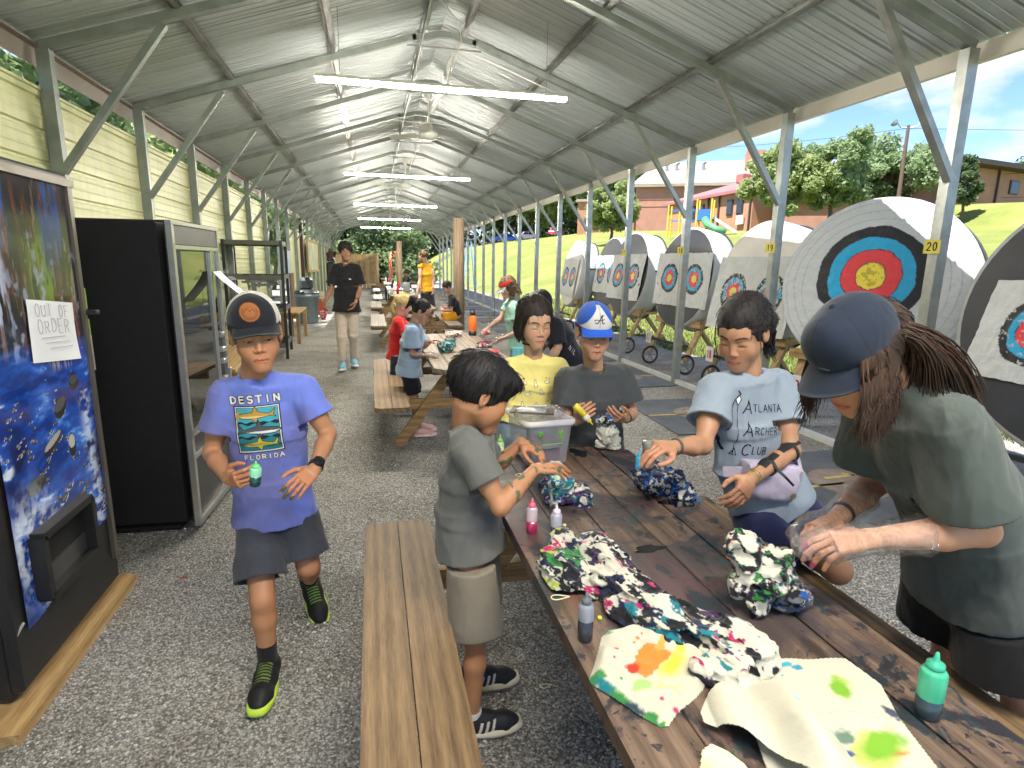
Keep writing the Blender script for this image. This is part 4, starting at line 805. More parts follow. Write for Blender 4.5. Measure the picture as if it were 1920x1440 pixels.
# ---------------------------------------------------------------- little 2-D painter for printed and dyed surfaces
class Pic:
    def __init__(s, w, h, n, bg=None):
        s.w, s.h = w, h; s.nx = int(w / n) + 1; s.ny = int(h / n) + 1; s.X, s.Y = np.meshgrid(np.linspace(0, w, s.nx), np.linspace(0, h, s.ny), indexing='ij')
        s.C = np.zeros((s.nx, s.ny, 3)); s.A = np.zeros((s.nx, s.ny))
        if bg is not None: s.C[:] = bg; s.A[:] = 1
    def put(s, m, c):
        s.C[m] = c; s.A[m] = 1
    def poly(s, p, c):
        m = np.zeros(s.X.shape, bool); n = len(p)
        for i in range(n):
            (x1, y1), (x2, y2) = p[i], p[(i + 1) % n]
            if y1 == y2: continue
            cr = ((y1 > s.Y) != (y2 > s.Y)) & (s.X < (x2 - x1) * (s.Y - y1) / (y2 - y1) + x1); m ^= cr
        if c is not None: s.put(m, c)
        return m
    def line(s, p, w, c):
        m = np.zeros(s.X.shape, bool)
        for (x1, y1), (x2, y2) in zip(p, p[1:]):
            dx, dy = x2 - x1, y2 - y1; t = np.clip(((s.X - x1) * dx + (s.Y - y1) * dy) / (dx * dx + dy * dy + 1e-12), 0, 1); m |= (s.X - x1 - t * dx) ** 2 + (s.Y - y1 - t * dy) ** 2 < (w / 2) ** 2
        s.put(m, c)
    def ell(s, x, y, rx, ry, c): s.put(((s.X - x) / rx) ** 2 + ((s.Y - y) / ry) ** 2 < 1, c)
    def text(s, t, x, y, cw, ch, w, c, gap=.3, caps=None):
        for i, g in enumerate(t):
            if g in GL:
                for st in GL[g]: s.line([(x + a * cw, y + b * ch) for a, b in st], w, c)
            x += cw * (1 + gap)
def decal(name, pic, parent, org, o, ux, uy, ray, target, mat, off=.0018, inv=None):
    """lay a painted print on a garment: every grid point is dropped onto the cloth along 'ray'"""
    me = target.data; bm = bmesh.new(); bm.from_mesh(me); tree = BVHTree.FromBMesh(bm); bm.free()
    P = np.array(o) + pic.X[..., None] * np.array(ux) + pic.Y[..., None] * np.array(uy); ray = unit(ray); org = np.array(org)
    nx, ny = pic.nx, pic.ny; hit = np.zeros((nx, ny), bool); Q = np.zeros((nx, ny, 3)); rv = Vector(ray)
    for i in range(nx):
        for j in range(ny):
            if pic.A[i, j] == 0 and not pic.A[max(0, i - 1):i + 2, max(0, j - 1):j + 2].any(): continue
            h = tree.ray_cast(Vector(P[i, j] - org) - rv * .35, rv, .8)
            if h[0] is not None: Q[i, j] = np.array(h[0]) - ray * off + np.array(h[1]) * 0; hit[i, j] = True
    idx = -np.ones((nx, ny), int); vs = []; cs = []
    for i, j in zip(*np.nonzero(hit)): idx[i, j] = len(vs); vs.append(Q[i, j]); cs.append(pic.C[i, j])
    F = []
    for i in range(nx - 1):
        for j in range(ny - 1):
            k = (idx[i, j], idx[i + 1, j], idx[i + 1, j + 1], idx[i, j + 1])
            if min(k) >= 0 and pic.A[i:i + 2, j:j + 2].sum() >= 3:
                z = [vs[a] for a in k]
                if max(np.linalg.norm(z[0] - z[2]), np.linalg.norm(z[1] - z[3])) < .03: F.append(k)
    m2 = npmesh(name, np.array(vs), np.array(F)); setcol(m2, np.array(cs)); return link(name, m2, mat, parent, True)
PRINT = vcmat('printed_ink', .75)
# ---------------------------------------------------------------- people
SKIN = vcmat('skin', .5, .12, 500, .0006, .4, .12)
HAIRM = vcmat('hair', .58, .6, 320, .002, .3)
def fabric(name, rough=.85): return vcmat(name, rough, .25, 700, .0008, .2, 0, None, .15, 0, 0, .35)
CLOTH = fabric('cotton'); CAPM = fabric('cap_twill'); SHOEM = vcmat('shoe_mesh', .6, .3, 500, .001, .4); CLEARG = None
def lin(r, g, b): return tuple(((x / 255) / 12.92 if x / 255 <= .04045 else ((x / 255 + .055) / 1.055) ** 2.4) for x in (r, g, b))
def hexframe(face, up=(0, 0, 1)):
    F = unit(face); Rr = unit(np.cross(F, up)); U = np.cross(Rr, F); return -Rr, F, U     # x = the person's left, y = front, z = up
def ribbed(P, amp, fr, st, seed):
    Q = P * np.array(st); n = fbm(Q, fr, seed, 3); return amp * (2 * np.abs(n - .5) * 2 - .5)
class Person:
    def __init__(s, label, J, skin, sc_=1.0, h=.006, hf=.0022, cat='person', group=None, org=None):
        s.J = {k: (V(*v) if hasattr(v, '__len__') else v) for k, v in J.items()}; s.s = sc_; s.h = h; s.hf = hf; s.skin = np.array(skin)
        o = org if org is not None else (J['H'][0], J['H'][1], 0); s.org = V(*o); s.root = empty('person', tuple(o), label, cat, group); s.parts = []
        J = s.J; s.hl = J.get('hl', .23 * (.5 + .5 * sc_)) / .23; s.X, s.F, s.U = hexframe(J['face'], J.get('up', V(0, 0, 1)))
        s.sx = unit(J['shL'] - J['shR']); s.px = unit(J['hipL'] - J['hipR'])
    def T(s, x, y, z): return s.J['H'] + s.hl * (s.X * x + s.F * y + s.U * z)
    def loc(s, P): q = (P - s.J['H']) / s.hl; return np.stack([q @ s.X, q @ s.F, q @ s.U], -1)
    def A(s): return [s.X, s.F, s.U]
    # ---- head
    def head(s, lids=.55, lip=(.45, .20, .17), brow=(.06, .04, .03), iris=(.08, .04, .02), cheek=.04, neck=True, smile=0, nose=1.0, lookx=0, mouth_open=0):
        J, k = s.J, s.hl; f = Field([s.T(*p) for p in ((-.1, -.12, -.15), (.1, .13, -.15), (.1, -.12, .13), (-.1, .13, .13))] + ([J['N']] if neck else []), s.hf, .02)
        E = lambda x, y, z, rx, ry, rz, kk=.012, sub=False: f.ell(s.T(x, y, z), (rx * k, ry * k, rz * k), s.A(), kk * k, sub)
        C = lambda a, b, ra, rb, kk=.01, sub=False: f.cone(s.T(*a), s.T(*b), ra * k, rb * k, kk * k, sub)
        E(0, -.016, .032, .073, .092, .083); E(0, .028, -.020, .0555, .062, .080, .03); E(0, .038, .035, .055, .048, .042, .03)
        for x in (-1, 1):
            C((x * .042, .002, -.052), (x * .012, .070, -.099), .022, .0165, .03); E(x * .033, .060, -.036, .026, .023, .030, .035); 
            C((x * .012, .082, .024), (x * .044, .067, .025), .006, .006, .014)
        E(0, .079, -.097, .018, .014, .013, .028); E(0, .079, -.066, .026, .016, .022, .030)
        for x in (-1, 1): E(x * .0305, .094, .001, .014, .0085, .010, .012, True)
        C((0, .086, .008), (0, .1015 + .003 * (nose - 1), -.029), .0055, .0088 * nose, .012); 
        for x in (-1, 1): E(x * .0105 * nose, .095, -.0355, .0068, .008, .0058, .006)
        for x in (-1, 1): E(x * .006, .100, -.043, .0030, .004, .003, .002, True)
        # eyelids
        for x in (-1, 1):
            E(x * .0305, .0735, .001, .0155, .0135, .0125, .005)
        # lips
        for x in (-1, 1): C((x * .005, .0980, -.0632), (x * .0235, .087, -.0665 + .003 * smile), .0036, .0018, .004)
        C((-.012, .0955, -.0730), (.012, .0955, -.0730), .0044, .0044, .005)
        C((-.020, .098, -.0675 + .002 * smile), (0, .102, -.068), .0012, .0016, .003, True); C((.020, .098, -.0675 + .002 * smile), (0, .102, -.068), .0012, .0016, .003, True)
        if mouth_open: E(0, .098, -.069, .010, .010, .003, .002, True)
        for x in (-1, 1):  # eyes opening
            op = .0056 * (1 - lids) + .0008; E(x * .0305, .089, -.0035 - .003 * lids, .0115, .010, op, .0015, True)
        for x in (-1, 1):
            a = [s.X * 1.0 + s.F * .35 * x, s.F - s.X * .35 * x, s.U]
            f.ell(s.T(x * .077, -.008, -.008), (.007 * k, .017 * k, .030 * k), a, .006 * k); f.ell(s.T(x * .084, -.004, -.006), (.005 * k, .009 * k, .018 * k), a, .004 * k, True)
        if neck:
            n0 = s.T(0, -.022, -.05); f.cone(n0, J['N'] + V(0, 0, -.01), .050 * k, .056 * s.s * J.get('nk', 1), .02)
        v, q = f.mesh(); sk = s.skin; lip = s.skin * np.array([.92, .62, .70])
        def colf(P):
            L = s.loc(P); c = np.tile(sk, (len(P), 1)) * (.96 + .08 * fbm(P, 60, 3, 3))[:, None]; x, y, z = L.T; ax = np.abs(x)
            fr = y > .05
            m = np.exp(-(((ax - .036) / .022) ** 2 + ((z + .03) / .02) ** 2)) * fr; c = c * (1 + m[:, None] * cheek * np.array([1.5, -1.5, -1.5])); 
            m = np.exp(-((x / .012) ** 2 + ((z + .035) / .012) ** 2)) * fr; c = c * (1 + m[:, None] * .12 * np.array([1, -.5, -.5]))
            lm = fr & ((ax / .0255) ** 2 + ((z + .0676) / .0092) ** 2 < 1) & (y > .074); c[lm] = lip
            c[fr & (ax < .023) & (np.abs(z + .0678 - .002 * smile * (ax / .02)) < .0014)] = np.array(lip) * .35
            zb = .0245 + .004 * np.sin((ax - .014) / .034 * 3.14) ; bm_ = fr & (ax > .012) & (ax < .050) & (np.abs(z - zb) < .0033 - .03 * np.clip(ax - .036, 0, 1)); c[bm_] = np.array(brow)
            e = ((ax - .0305) / .0145) ** 2; zl = -.0015 - .006 * lids + .0045 * np.sqrt(np.clip(1 - e, 0, 1)) * (1 - lids); c[fr & (e < 1) & (np.abs(z - zl) < .0013)] = np.array(brow) * .6
            return c
        s.parts.append((v, q, colf))
        for x in (-1, 1):
            c = s.T(x * .0305, .0745, .0); v, q = sphere(c, .0122 * k); gz = unit(s.F + s.X * lookx - s.U * (.35 + .3 * lids))
            def ec(P, c=c, gz=gz):
                d = (P - c) @ gz / (.0122 * k); o = np.tile(np.array([.42, .39, .36]), (len(P), 1)); o[d > .80] = iris; o[d > .93] = (.01, .01, .01); return o
            s.parts.append((v, q, ec))
    # ---- hand
    def hand(s, f, wr, tip, n, thumb, curl=(.35, .4, .45, .5), spread=.06, tc=.4, hs=None):
        k = hs or s.s; d = unit(tip - wr); n = unit(n - (n @ d) * d); side = np.cross(d, n) * thumb
        f.loft(wr - d * .01, wr + d * .030 * k, side, side, (.024 * k, .017 * k), (.033 * k, .016 * k), .012 * k)
        f.loft(wr + d * .024 * k, wr + d * .082 * k, side, side, (.033 * k, .0155 * k), (.038 * k, .0125 * k), .010 * k, sq=2.6)
        f.ell(wr + d * .036 * k + side * .024 * k + n * .008 * k, (.016 * k, .024 * k, .014 * k), [side, d, n], .01 * k)
        Ls = ((.041, .025, .020), (.045, .028, .021), (.041, .026, .020), (.033, .020, .017)); off = (.0285, .0095, -.010, -.0285); nails = []
        for i in range(4):
            p = wr + d * (.080 - .004 * abs(i - 1)) * k + side * off[i] * k * .98; dd = unit(d + side * spread * (1.2 - i)); a = curl[i]; r = (.0088, .009, .0086, .0076)[i] * k
            for j, L in enumerate(Ls[i]):
                ang = a * (.9, 1.25, .8)[j]; dd = unit(dd * math.cos(ang) + n * math.sin(ang) - dd * 0); 
                n_loc = None
                p2 = p + dd * L * k; f.cone(p, p2, r * (1 - .06 * j), r * (.95 - .1 * j), .004 * k); p = p2
                nn = unit(n - (n @ dd) * dd) if abs(n @ dd) < .95 else n
                # keep curling in the plane of dd and palm normal
                s._cn = nn
            nails.append(p)
        tb = wr + d * .022 * k + side * .026 * k + n * .004 * k; t1 = unit(d * .62 + side * .72 + n * .30); t2 = unit(d * .9 + side * (.45 - .7 * tc) + n * (.25 + .5 * tc)); t3 = unit(d * .95 + side * (.2 - .9 * tc) + n * (.2 + .5 * tc))
        a = tb + t1 * .040 * k; b = a + t2 * .031 * k; c = b + t3 * .024 * k
        f.cone(tb, a, .0135 * k, .0105 * k, .006 * k); f.cone(a, b, .0102 * k, .0092 * k, .004 * k); f.cone(b, c, .0092 * k, .0078 * k, .004 * k); nails.append(c)
        return nails
    def arm(s, side, n, curl=(.35, .4, .45, .5), tc=.4, spread=.06, tint=None, fat=1.0, hs=None):
        J, k = s.J, s.s; sh, el, wr, tip = (J[a + side] for a in ('sh', 'el', 'wr', 'tip')); f = Field([sh, el, wr, tip], s.hf, .07 * k)
        d1 = unit(el - sh); d2 = unit(wr - el)
        f.cone(sh, el, .042 * k * fat, .034 * k * fat, .01); f.cone(el, el + (wr - el) * .35, .034 * k * fat, .037 * k * fat, .015); f.cone(el + (wr - el) * .35, wr, .036 * k * fat, .0235 * k, .012)
        f.ell(sh + (el - sh) * .5, (.020 * k * fat + .024 * k, .02 * k + .024 * k, .09 * k), [*frame(d1)[1:], d1], .02)
        th = 1 if side == 'R' else -1
        s.hand(f, wr, tip, V(*n), th, curl, spread, tc, hs); v, q = f.mesh(); sk = s.skin
        def colf(P):
            c = np.tile(sk, (len(P), 1)) * (.98 + .04 * fbm(P, 30, 5, 2))[:, None]
            dd = (P - wr) @ unit(tip - wr); m = dd > .05 * k; c[m] *= np.array([1.04, .93, .92])
            if tint: c = tint(P, c, dd)
            return c
        s.parts.append((v, q, colf))
    # ---- legs and trunk
    def body(s, legs=True, trunk=True, fat=1.0, shin_only=False):
        J, k = s.J, s.s; pts = [J['N'], J['shL'], J['shR'], J['hipL'], J['hipR'], J['P']] + [J[a + b] for a in ('kn', 'an') for b in 'LR' if legs]; f = Field(pts, s.h, .11 * k); C = (J['shL'] + J['shR']) / 2
        f.loft(C + (J['N'] - C) * .2, J['P'], s.sx, s.px, (.13 * k, .070 * k), (.13 * k, .08 * k), .02)
        f.cone(J['shL'], J['shR'], .045 * k, .045 * k, .03); f.cone(J['N'], C, .043 * k, .048 * k, .02); f.ell(J['P'], (.15 * k, .1 * k, .1 * k), [s.px, np.cross(s.px, V(0, 0, 1)), V(0, 0, 1)], .03)
        if legs:
            for b in 'LR':
                h, n, a = J['hip' + b], J['kn' + b], J['an' + b]; f.cone(h, n, .074 * k * fat, .050 * k * fat, .03); f.cone(n, n + (a - n) * .3, .048 * k * fat, .052 * k * fat, .02); f.cone(n + (a - n) * .3, a, .051 * k * fat, .033 * k, .015)
        v, q = f.mesh(); sk = s.skin
        def colf(P):
            c = np.tile(sk, (len(P), 1)) * (.97 + .06 * fbm(P, 20, 9, 2))[:, None]
            if legs:
                for b in 'LR': m = np.exp(-(np.linalg.norm(P - J['kn' + b], axis=1) / (.06 * k)) ** 2); c = c * (1 - m[:, None] * np.array([.06, .16, .18]))
            return c
        s.parts.append((v, q, colf))
    def finish(s): return fmesh('body', s.parts, SKIN, s.root, s.org)
    # ---- clothes
    def shirt(s, colr, sleeve=.55, hem=1.12, loose=1.0, h=None, amp=.006, seed=1, colf=None, neckr=.062, belly=0, name='shirt', cuff=.015, noslv='', drape=None, top=.02, vneck=0):
        J, k = s.J, s.s; N, P = J['N'], J['P']; C = (J['shL'] + J['shR']) / 2; H_ = C + (P - C) * hem; h = h or s.h * .8
        ee = [J['sh' + b] + (J['el' + b] - J['sh' + b]) * sleeve for b in 'LR']; f = Field([N, H_, J['shL'], J['shR']] + ee, h, .16 * k)
        sw = np.linalg.norm(J['shL'] - J['shR']) / 2; M1 = C + (P - C) * .30; M2 = C + (P - C) * .72
        if 'W' in J: M2 = J['W']; M1 = C * .5 + M2 * .5
        l = loose; f.loft(C + unit(C - M1) * .01, M1, s.sx, s.sx, ((sw * .80 + .01) * l, .080 * k * l), ((sw * .66 + .045 * k) * l, (.108 * k) * l), .03, e0=.02, e1=.01)
        mx = unit(s.sx + s.px); f.loft(M1, M2, s.sx, mx, ((sw * .66 + .045 * k) * l, .108 * k * l), (.150 * k * l, (.105 + belly) * k * l), .03, e0=.015, e1=.015)
        f.loft(M2, H_, mx, s.px, (.150 * k * l, (.105 + belly) * k * l), (.176 * k * l, (.142 + belly * .6) * k * l), .03, e0=.015)
        for b in 'LR':
            sh = J['sh' + b]; f.cone(N + V(0, 0, -top * k - .005), sh, .050 * k, .050 * k * l, .035)
            if b in noslv: continue
            e = sh + (J['el' + b] - sh) * sleeve; x = frame(e - sh)[1]; f.cone(sh, sh + (e - sh) * .3, .054 * k * l, .060 * k * l, .03); f.loft(sh, e, x, x, (.056 * k * l, .056 * k * l), ((.052 + cuff) * k * l, (.050 + cuff) * k * l), .02)
        up = unit(N - C + V(0, 0, .05)); f.cone(N - up * .012 * k, N + up * .12, neckr * k * .92, neckr * k * 1.25, .008, True)
        if vneck: f.cone(N + s.F * 0 + unit(np.cross(s.sx, V(0, 0, 1))) * -.08 * k - V(0, 0, .03), N, .03 * k, .05 * k, .02, True)
        rs = seed * 3.7
        def disp(Q):
            a = ribbed(Q + rs, amp, 7, (1, 1, .55), seed) + ribbed(Q + rs, amp * .6, 15, (1, 1, .5), seed + 5)
            if drape: a = a + drape(Q)
            return a
        f.displace(disp)
        for b in 'LR':
            if b in noslv: continue
            sh = J['sh' + b]; e = sh + (J['el' + b] - sh) * sleeve; d = unit(e - sh); x = frame(d)[1]; rc = (.052 + cuff) * k * l * 1.12 + amp; f.loft(e - d * .003, e + d * .016, x, x, (rc, rc), (rc, rc), .002, True); r0 = (.050 + cuff) * k * l - .009; f.loft(e - d * .025 * k, e + d * .03, x, x, (r0 * .9, r0 * .9), (r0, r0), .004, True)
        d = unit(H_ - M2); f.loft(H_ - d * .006, H_ + d * .05, s.px, s.px, (.22 * k * l, .18 * k * l), (.22 * k * l, .18 * k * l), .002, True); f.loft(H_ - d * .03, H_ + d * .03, s.px, s.px, (.160 * k * l, .122 * k * l), (.163 * k * l, .126 * k * l), .004, True)
        v, q = f.mesh(); cf = colf or (lambda P: np.tile(np.array(colr), (len(P), 1)) * (.94 + .12 * fbm(P, 12, seed, 3))[:, None])
        return fmesh(name, [(v, q)], CLOTH, s.root, s.org, cf, 1)
    def shorts(s, colr, length=.62, loose=1.0, h=None, amp=.006, seed=2, name='shorts', top=.0, skirt=False, flare=.03, full=False):
        J, k = s.J, s.s; P = J['P']; h = h or s.h * .8; ends = {}
        for b in 'LR': ends[b] = J['hip' + b] + (J['kn' + b] - J['hip' + b]) * length
        pts = [P + V(0, 0, .06), *ends.values()] + ([J['anL'], J['anR']] if full else []); f = Field(pts, h, .15 * k); U = unit((J['shL'] + J['shR']) / 2 - P)
        f.loft(P + U * .05 * k, P - U * .05 * k, s.px, s.px, (.130 * k, .088 * k), (.152 * k, .108 * k), .03)
        for b in 'LR':
            hp = J['hip' + b]; e = ends[b]; d = unit(e - hp); x = s.px - (s.px @ d) * d
            if full:
                f.cone(hp, J['kn' + b], .086 * k * loose, .064 * k * loose, .03); a = J['an' + b]; f.loft(J['kn' + b], a + (J['kn' + b] - a) * .08, unit(x), unit(x), (.062 * k * loose, .062 * k * loose), (.046 * k * loose, .048 * k * loose), .03, e0=.02)
            else:
                f.loft(hp + U * .03, e, unit(x), unit(x), (.084 * k * loose, .088 * k * loose), ((.078 + flare) * k * loose, (.085 + flare) * k * loose), .03)
        if skirt:
            e = (ends['L'] + ends['R']) / 2; d = unit(e - P); x = s.px - (s.px @ d) * d; f.loft(P, e, s.px, unit(x), (.16 * k, .12 * k), (.20 * k, .14 * k), .03)
        f.displace(lambda Q: ribbed(Q, amp, 8, (1, 1, .5), seed) + ribbed(Q, amp * .5, 17, (1, 1, .6), seed + 3))
        if not full and not skirt:
            for b in 'LR':
                hp = J['hip' + b]; e = ends[b]; d = unit(e - hp); x = unit(s.px - (s.px @ d) * d); rc = ((.078 + flare) * k * loose * 1.1 + amp, (.085 + flare) * k * loose * 1.1 + amp); f.loft(e - d * .005, e + d * .05, x, x, rc, rc, .002, True); rr_ = ((.078 + flare) * k * loose - .011, (.085 + flare) * k * loose - .011); f.loft(e - d * .06, e + d * .03, x, x, (rr_[0] * .93, rr_[1] * .93), rr_, .004, True)
        v, q = f.mesh(); return fmesh(name, [(v, q)], CLOTH, s.root, s.org, colr if callable(colr) else (lambda P_: np.tile(np.array(colr), (len(P_), 1)) * (.93 + .14 * fbm(P_, 14, seed, 3))[:, None]))
    def shoe(s, b, upper, sole, sock=None, size=None, solec2=None, stripes=None, sockh=.08, laces=None):
        J, k = s.J, s.s; an = J['an' + b]; toe = J['toe' + b]; d = toe - an; up = J.get('ft' + b, V(0, 0, 1)); up = unit(up); f_ = unit(d - (d @ up) * up); L = (size or .25 * k); sd = np.cross(f_, up)
        sole_c = an - up * (J.get('ah', .085) * k) ; heel = sole_c - f_ * L * .24; T_ = lambda x, y, z: heel + f_ * x * L + sd * y + up * z
        w0 = .040 * (L / .25)
        f = Field([T_(-.05, -.05, -.01), T_(1.05, .05, .14), T_(0, .05, .14), T_(1, -.05, 0), an], max(s.hf, .0025), .02)
        z0 = .016
        f.cone(T_(.14, 0, .042), T_(.42, 0, .040), w0 * .90, w0 * .96, .02); f.cone(T_(.42, 0, .038), T_(.74, 0, .028), w0 * .95, w0 * .95, .02); f.cone(T_(.74, 0, .028), T_(.87, 0, .022), w0 * .92, w0 * .74, .02)
        f.cone(T_(.22, 0, .05), an + up * .01, w0 * .92, .036 * k, .02); f.cone(T_(.5, 0, .055), an, w0 * .55, .030 * k, .02); f.cone(T_(.10, 0, .05), T_(.06, 0, .07), w0 * .7, w0 * .5, .015)
        f.half(T_(0, 0, z0), -up); f.half(an + up * .022, up)
        v, q = f.mesh(); uc = np.array(upper)
        def cf(P):
            c = np.tile(uc, (len(P), 1)); q_ = P - heel; x = q_ @ f_ / L; y = q_ @ sd; z = q_ @ up
            if stripes is not None:
                for xs in stripes[1]: c[(np.abs(y) > .012) & (np.abs(x - xs - z * 1.2) < .022) & (z < .062) & (z > .015)] = stripes[0]
            if laces is not None: c[(np.abs(y) < .026) & (x > .34) & (x < .66) & (np.sin(x * L * 520) > .35)] = laces
            return c
        o = fmesh('shoe', [(v, q)], SHOEM, s.root, s.org, cf)
        m = MB(); n = 26; ring = []
        for i in range(n):
            t = 2 * math.pi * i / n; x = .5 - .52 * math.cos(t); ww = w0 * (1.0 + .10 * (x > .55)) * abs(math.sin(t)) ** .55 * (1 if x > .4 else .90) * (1 if math.sin(t) >= 0 else -1); ring.append((x, ww))
        vs = [T_(x, y, 0) for x, y in ring] + [T_(.5 + (x - .5) * 1.03, y * 1.06, .010) for x, y in ring] + [T_(.5 + (x - .5) * .99, y * 1.0, .026) for x, y in ring]
        vs = [p + up * .02 * max(0, ((p - heel) @ f_ / L - .8)) * 1.5 for p in vs]
        fs = [tuple(range(n))[::-1], tuple(range(2 * n, 3 * n))] + [(r * n + i, r * n + (i + 1) % n, (r + 1) * n + (i + 1) % n, (r + 1) * n + i) for r in range(2) for i in range(n)]
        me = pymesh('sole', [p - s.org for p in vs], fs); cc = np.array([sole if (solec2 is None or (np.array(p) - heel) @ f_ / L > .35) else solec2 for p in vs]); setcol(me, cc); link('sole', me, SHOEM, o, True)
        if sock is not None:
            kn = J['kn' + b]; g = Field([an, an + (kn - an) * .5], max(s.hf, .003), .06); dd = unit(kn - an); x = frame(dd)[1]; g.loft(an - dd * .01, an + dd * sockh, x, x, (.041 * k, .041 * k), (.043 * k, .043 * k), .004); g.displace(lambda Q: .0012 * np.sin(Q[:, 2] * 900)); v, q = g.mesh(); fmesh('sock', [(v, q)], CLOTH, s.root, s.org, lambda P_: np.tile(np.array(sock), (len(P_), 1)))
    # ---- hair: list of ('e'|'c', args) in head units; strands added as thin locks
    def hair(s, ops, colr, seed=1, amp=.004, freq=26, st=(1, 1, .25), h=None, locks=(), cut=None, col2=None, strands=700, sl=.035):
        k = s.hl; pts = [s.T(*p) for p in ((-.12, -.15, -.13), (.12, .13, -.13), (.12, -.15, .16), (-.12, .13, .16))]
        for o in ops:
            if o[0] == 'c': pts += [s.T(*o[1]), s.T(*o[2])]
        f = Field(pts, h or s.hf * 1.2, .05)
        for o in ops:
            sub = len(o) > (4 if o[0] == 'e' else 6) and o[-1] == 'x'
            if o[0] == 'e': f.ell(s.T(*o[1]), [r * k for r in o[2]], s.A(), o[3] * k, sub)
            else: f.cone(s.T(*o[1]), s.T(*o[2]), o[3] * k, o[4] * k, o[5] * k, sub)
        A = np.array(s.A())
        def disp(Q):
            L = (Q - s.J['H']) @ A.T; L = L * np.array(st); n = fbm(L, freq, seed, 3); return amp * (np.abs(n - .5) * 4 - .6)
        f.displace(disp); v, q = f.mesh(); c1 = np.array(colr); c2 = np.array(col2) if col2 is not None else c1 * 1.7
        def cf(P):
            L = (P - s.J['H']) @ A.T * np.array(st); n = fbm(L, freq * 1.6, seed + 4, 3); t = np.clip((n - .35) * 3, 0, 1)[:, None]; return c1 * (1 - t) + c2 * t
        parts = [(v, q)]
        if strands and s.hf < .0045:
            rs = np.random.RandomState(seed + 50); a_, b_, c_ = v[q[:, 0]], v[q[:, 1]], v[q[:, 3]]; nn = np.cross(b_ - a_, c_ - a_); nn /= np.linalg.norm(nn, axis=1, keepdims=True) + 1e-9; cr_ = s.T(0, -.03, .10); vs = []; fs = []; cs_ = []
            for i in rs.choice(len(q), strands):
                n_ = nn[i]; p0 = a_[i] + n_ * .0004; fl = unit(-s.U * .8 + unit(p0 - cr_) * .7 + rs.randn(3) * .16); fl = unit(fl - (fl @ n_) * n_); L = sl * k * rs.uniform(.5, 1.3); out = rs.rand() ** 3 * .006; p1 = p0 + fl * L * .5 + n_ * .0012; p2 = p0 + fl * L * .95 + n_ * (out - .16 * L); m = MB().tube([p0 - n_ * .002, p1, p2], [.0012, .0011, .0003], 3, cap=False); b = len(vs); vs += m.v; fs += [tuple(b + j for j in ff) for ff in m.f]; t = rs.rand() ** 1.5; cs_ += [c1 * (.6 + .4 * t) * (1 - t) + c2 * 1.15 * t] * len(m.v)
            parts.append((np.array(vs), np.array(fs), np.array(cs_)))
        if len(locks):
            vs = []; fs = []; 
            for pts_, r in locks:
                m = MB().tube(pts_, [r * k * w_ for w_ in np.interp(np.linspace(0, 1, len(pts_)), [0, .2, .75, 1], [.9, 1, .7, .12])], 4, cap=False); b = len(vs); vs += m.v; fs += [tuple(b + i for i in ff) for ff in m.f]
            parts.append((np.array(vs), np.array(fs)))
        return fmesh('hair', parts, HAIRM, s.root, s.org, cf, 0)
    def locks(s, n, fn, seed=1):
        r = np.random.RandomState(seed); out = []
        for i in range(n): out.append(fn(r))
        return out
    # ---- baseball cap
    def cap(s, front, back, brimc, panel=None, name='cap', tilt=0, brim=(.085, .075), h=None, badge=None, yaw=0, low=.046, under=None, dz=.006):
        k = s.hl; f = Field([s.T(*p) for p in ((-.1, -.13, .0), (.1, .13, .0), (.1, -.13, .15), (-.1, .13, .15))], h or .0025, .01)
        f.ell(s.T(0, -.012, .040 + dz), (.085 * k, .103 * k, .096 * k), s.A(), .01); f.ell(s.T(0, .045, .068 + dz), (.062 * k, .050 * k, .056 * k), s.A(), .03 * k); f.ell(s.T(0, 0, .137 + dz), (.007 * k, .007 * k, .004 * k), s.A(), .002); f.half(s.T(0, 0, low - .005), -s.U)
        f.ell(s.T(0, -.012, .030), (.0775 * k, .0955 * k, .090 * k), s.A(), .003, True); v, q = f.mesh()
        def cf(P):
            L = s.loc(P); x, y, z = L.T; c = np.tile(np.array(back), (len(P), 1)).astype(float); m = y > .02 if panel is None else panel(x, y, z); c[m] = front
            a = np.arctan2(x, y + .012); seam = np.abs((a / (math.pi / 3)) - np.round(a / (math.pi / 3))) < .022; c[seam & (z > low + .01)] *= .6; return c
        o = fmesh(name, [(v, q)], CAPM, s.root, s.org, cf)
        # brim: a curved plate with thickness
        nu, nv = 25, 9; P = []
        for lay in (0, 1):
            for i in range(nu):
                for j in range(nv):
                    a = (i / (nu - 1) - .5) * 2.15; t = j / (nv - 1); rx, ry = .080, .093
                    x0, y0 = rx * math.sin(a), -.008 + ry * math.cos(a) * .98; ext = brim[0] * (math.cos(a * .72) ** .8) * t - .012 * (1 - t); x = x0 * (1 + .06 * t); y = y0 + ext; zz = low + .009 - .5 * (x ** 2) * 7.5 * (.4 + t) * .7 - tilt * t * brim[0] + .008 * t * (1 - t); P.append(s.T(x, y, zz - lay * .0035) - s.org)
        F = [];
        for lay in (0, 1):
            for i in range(nu - 1):
                for j in range(nv - 1):
                    a = lay * nu * nv + i * nv + j; qd = (a, a + nv, a + nv + 1, a + 1); F.append(qd if lay else qd[::-1])
        for i in range(nu - 1): a = i * nv + nv - 1; F.append((a, a + nv, a + nv + nu * nv, a + nu * nv))
        me = npmesh('brim', np.array(P), np.array(F)); cc = np.tile(np.array(brimc, float), (len(P), 1)); 
        if under is not None: cc[nu * nv:] = under
        setcol(me, cc); link('brim', me, CAPM, o, True); return o
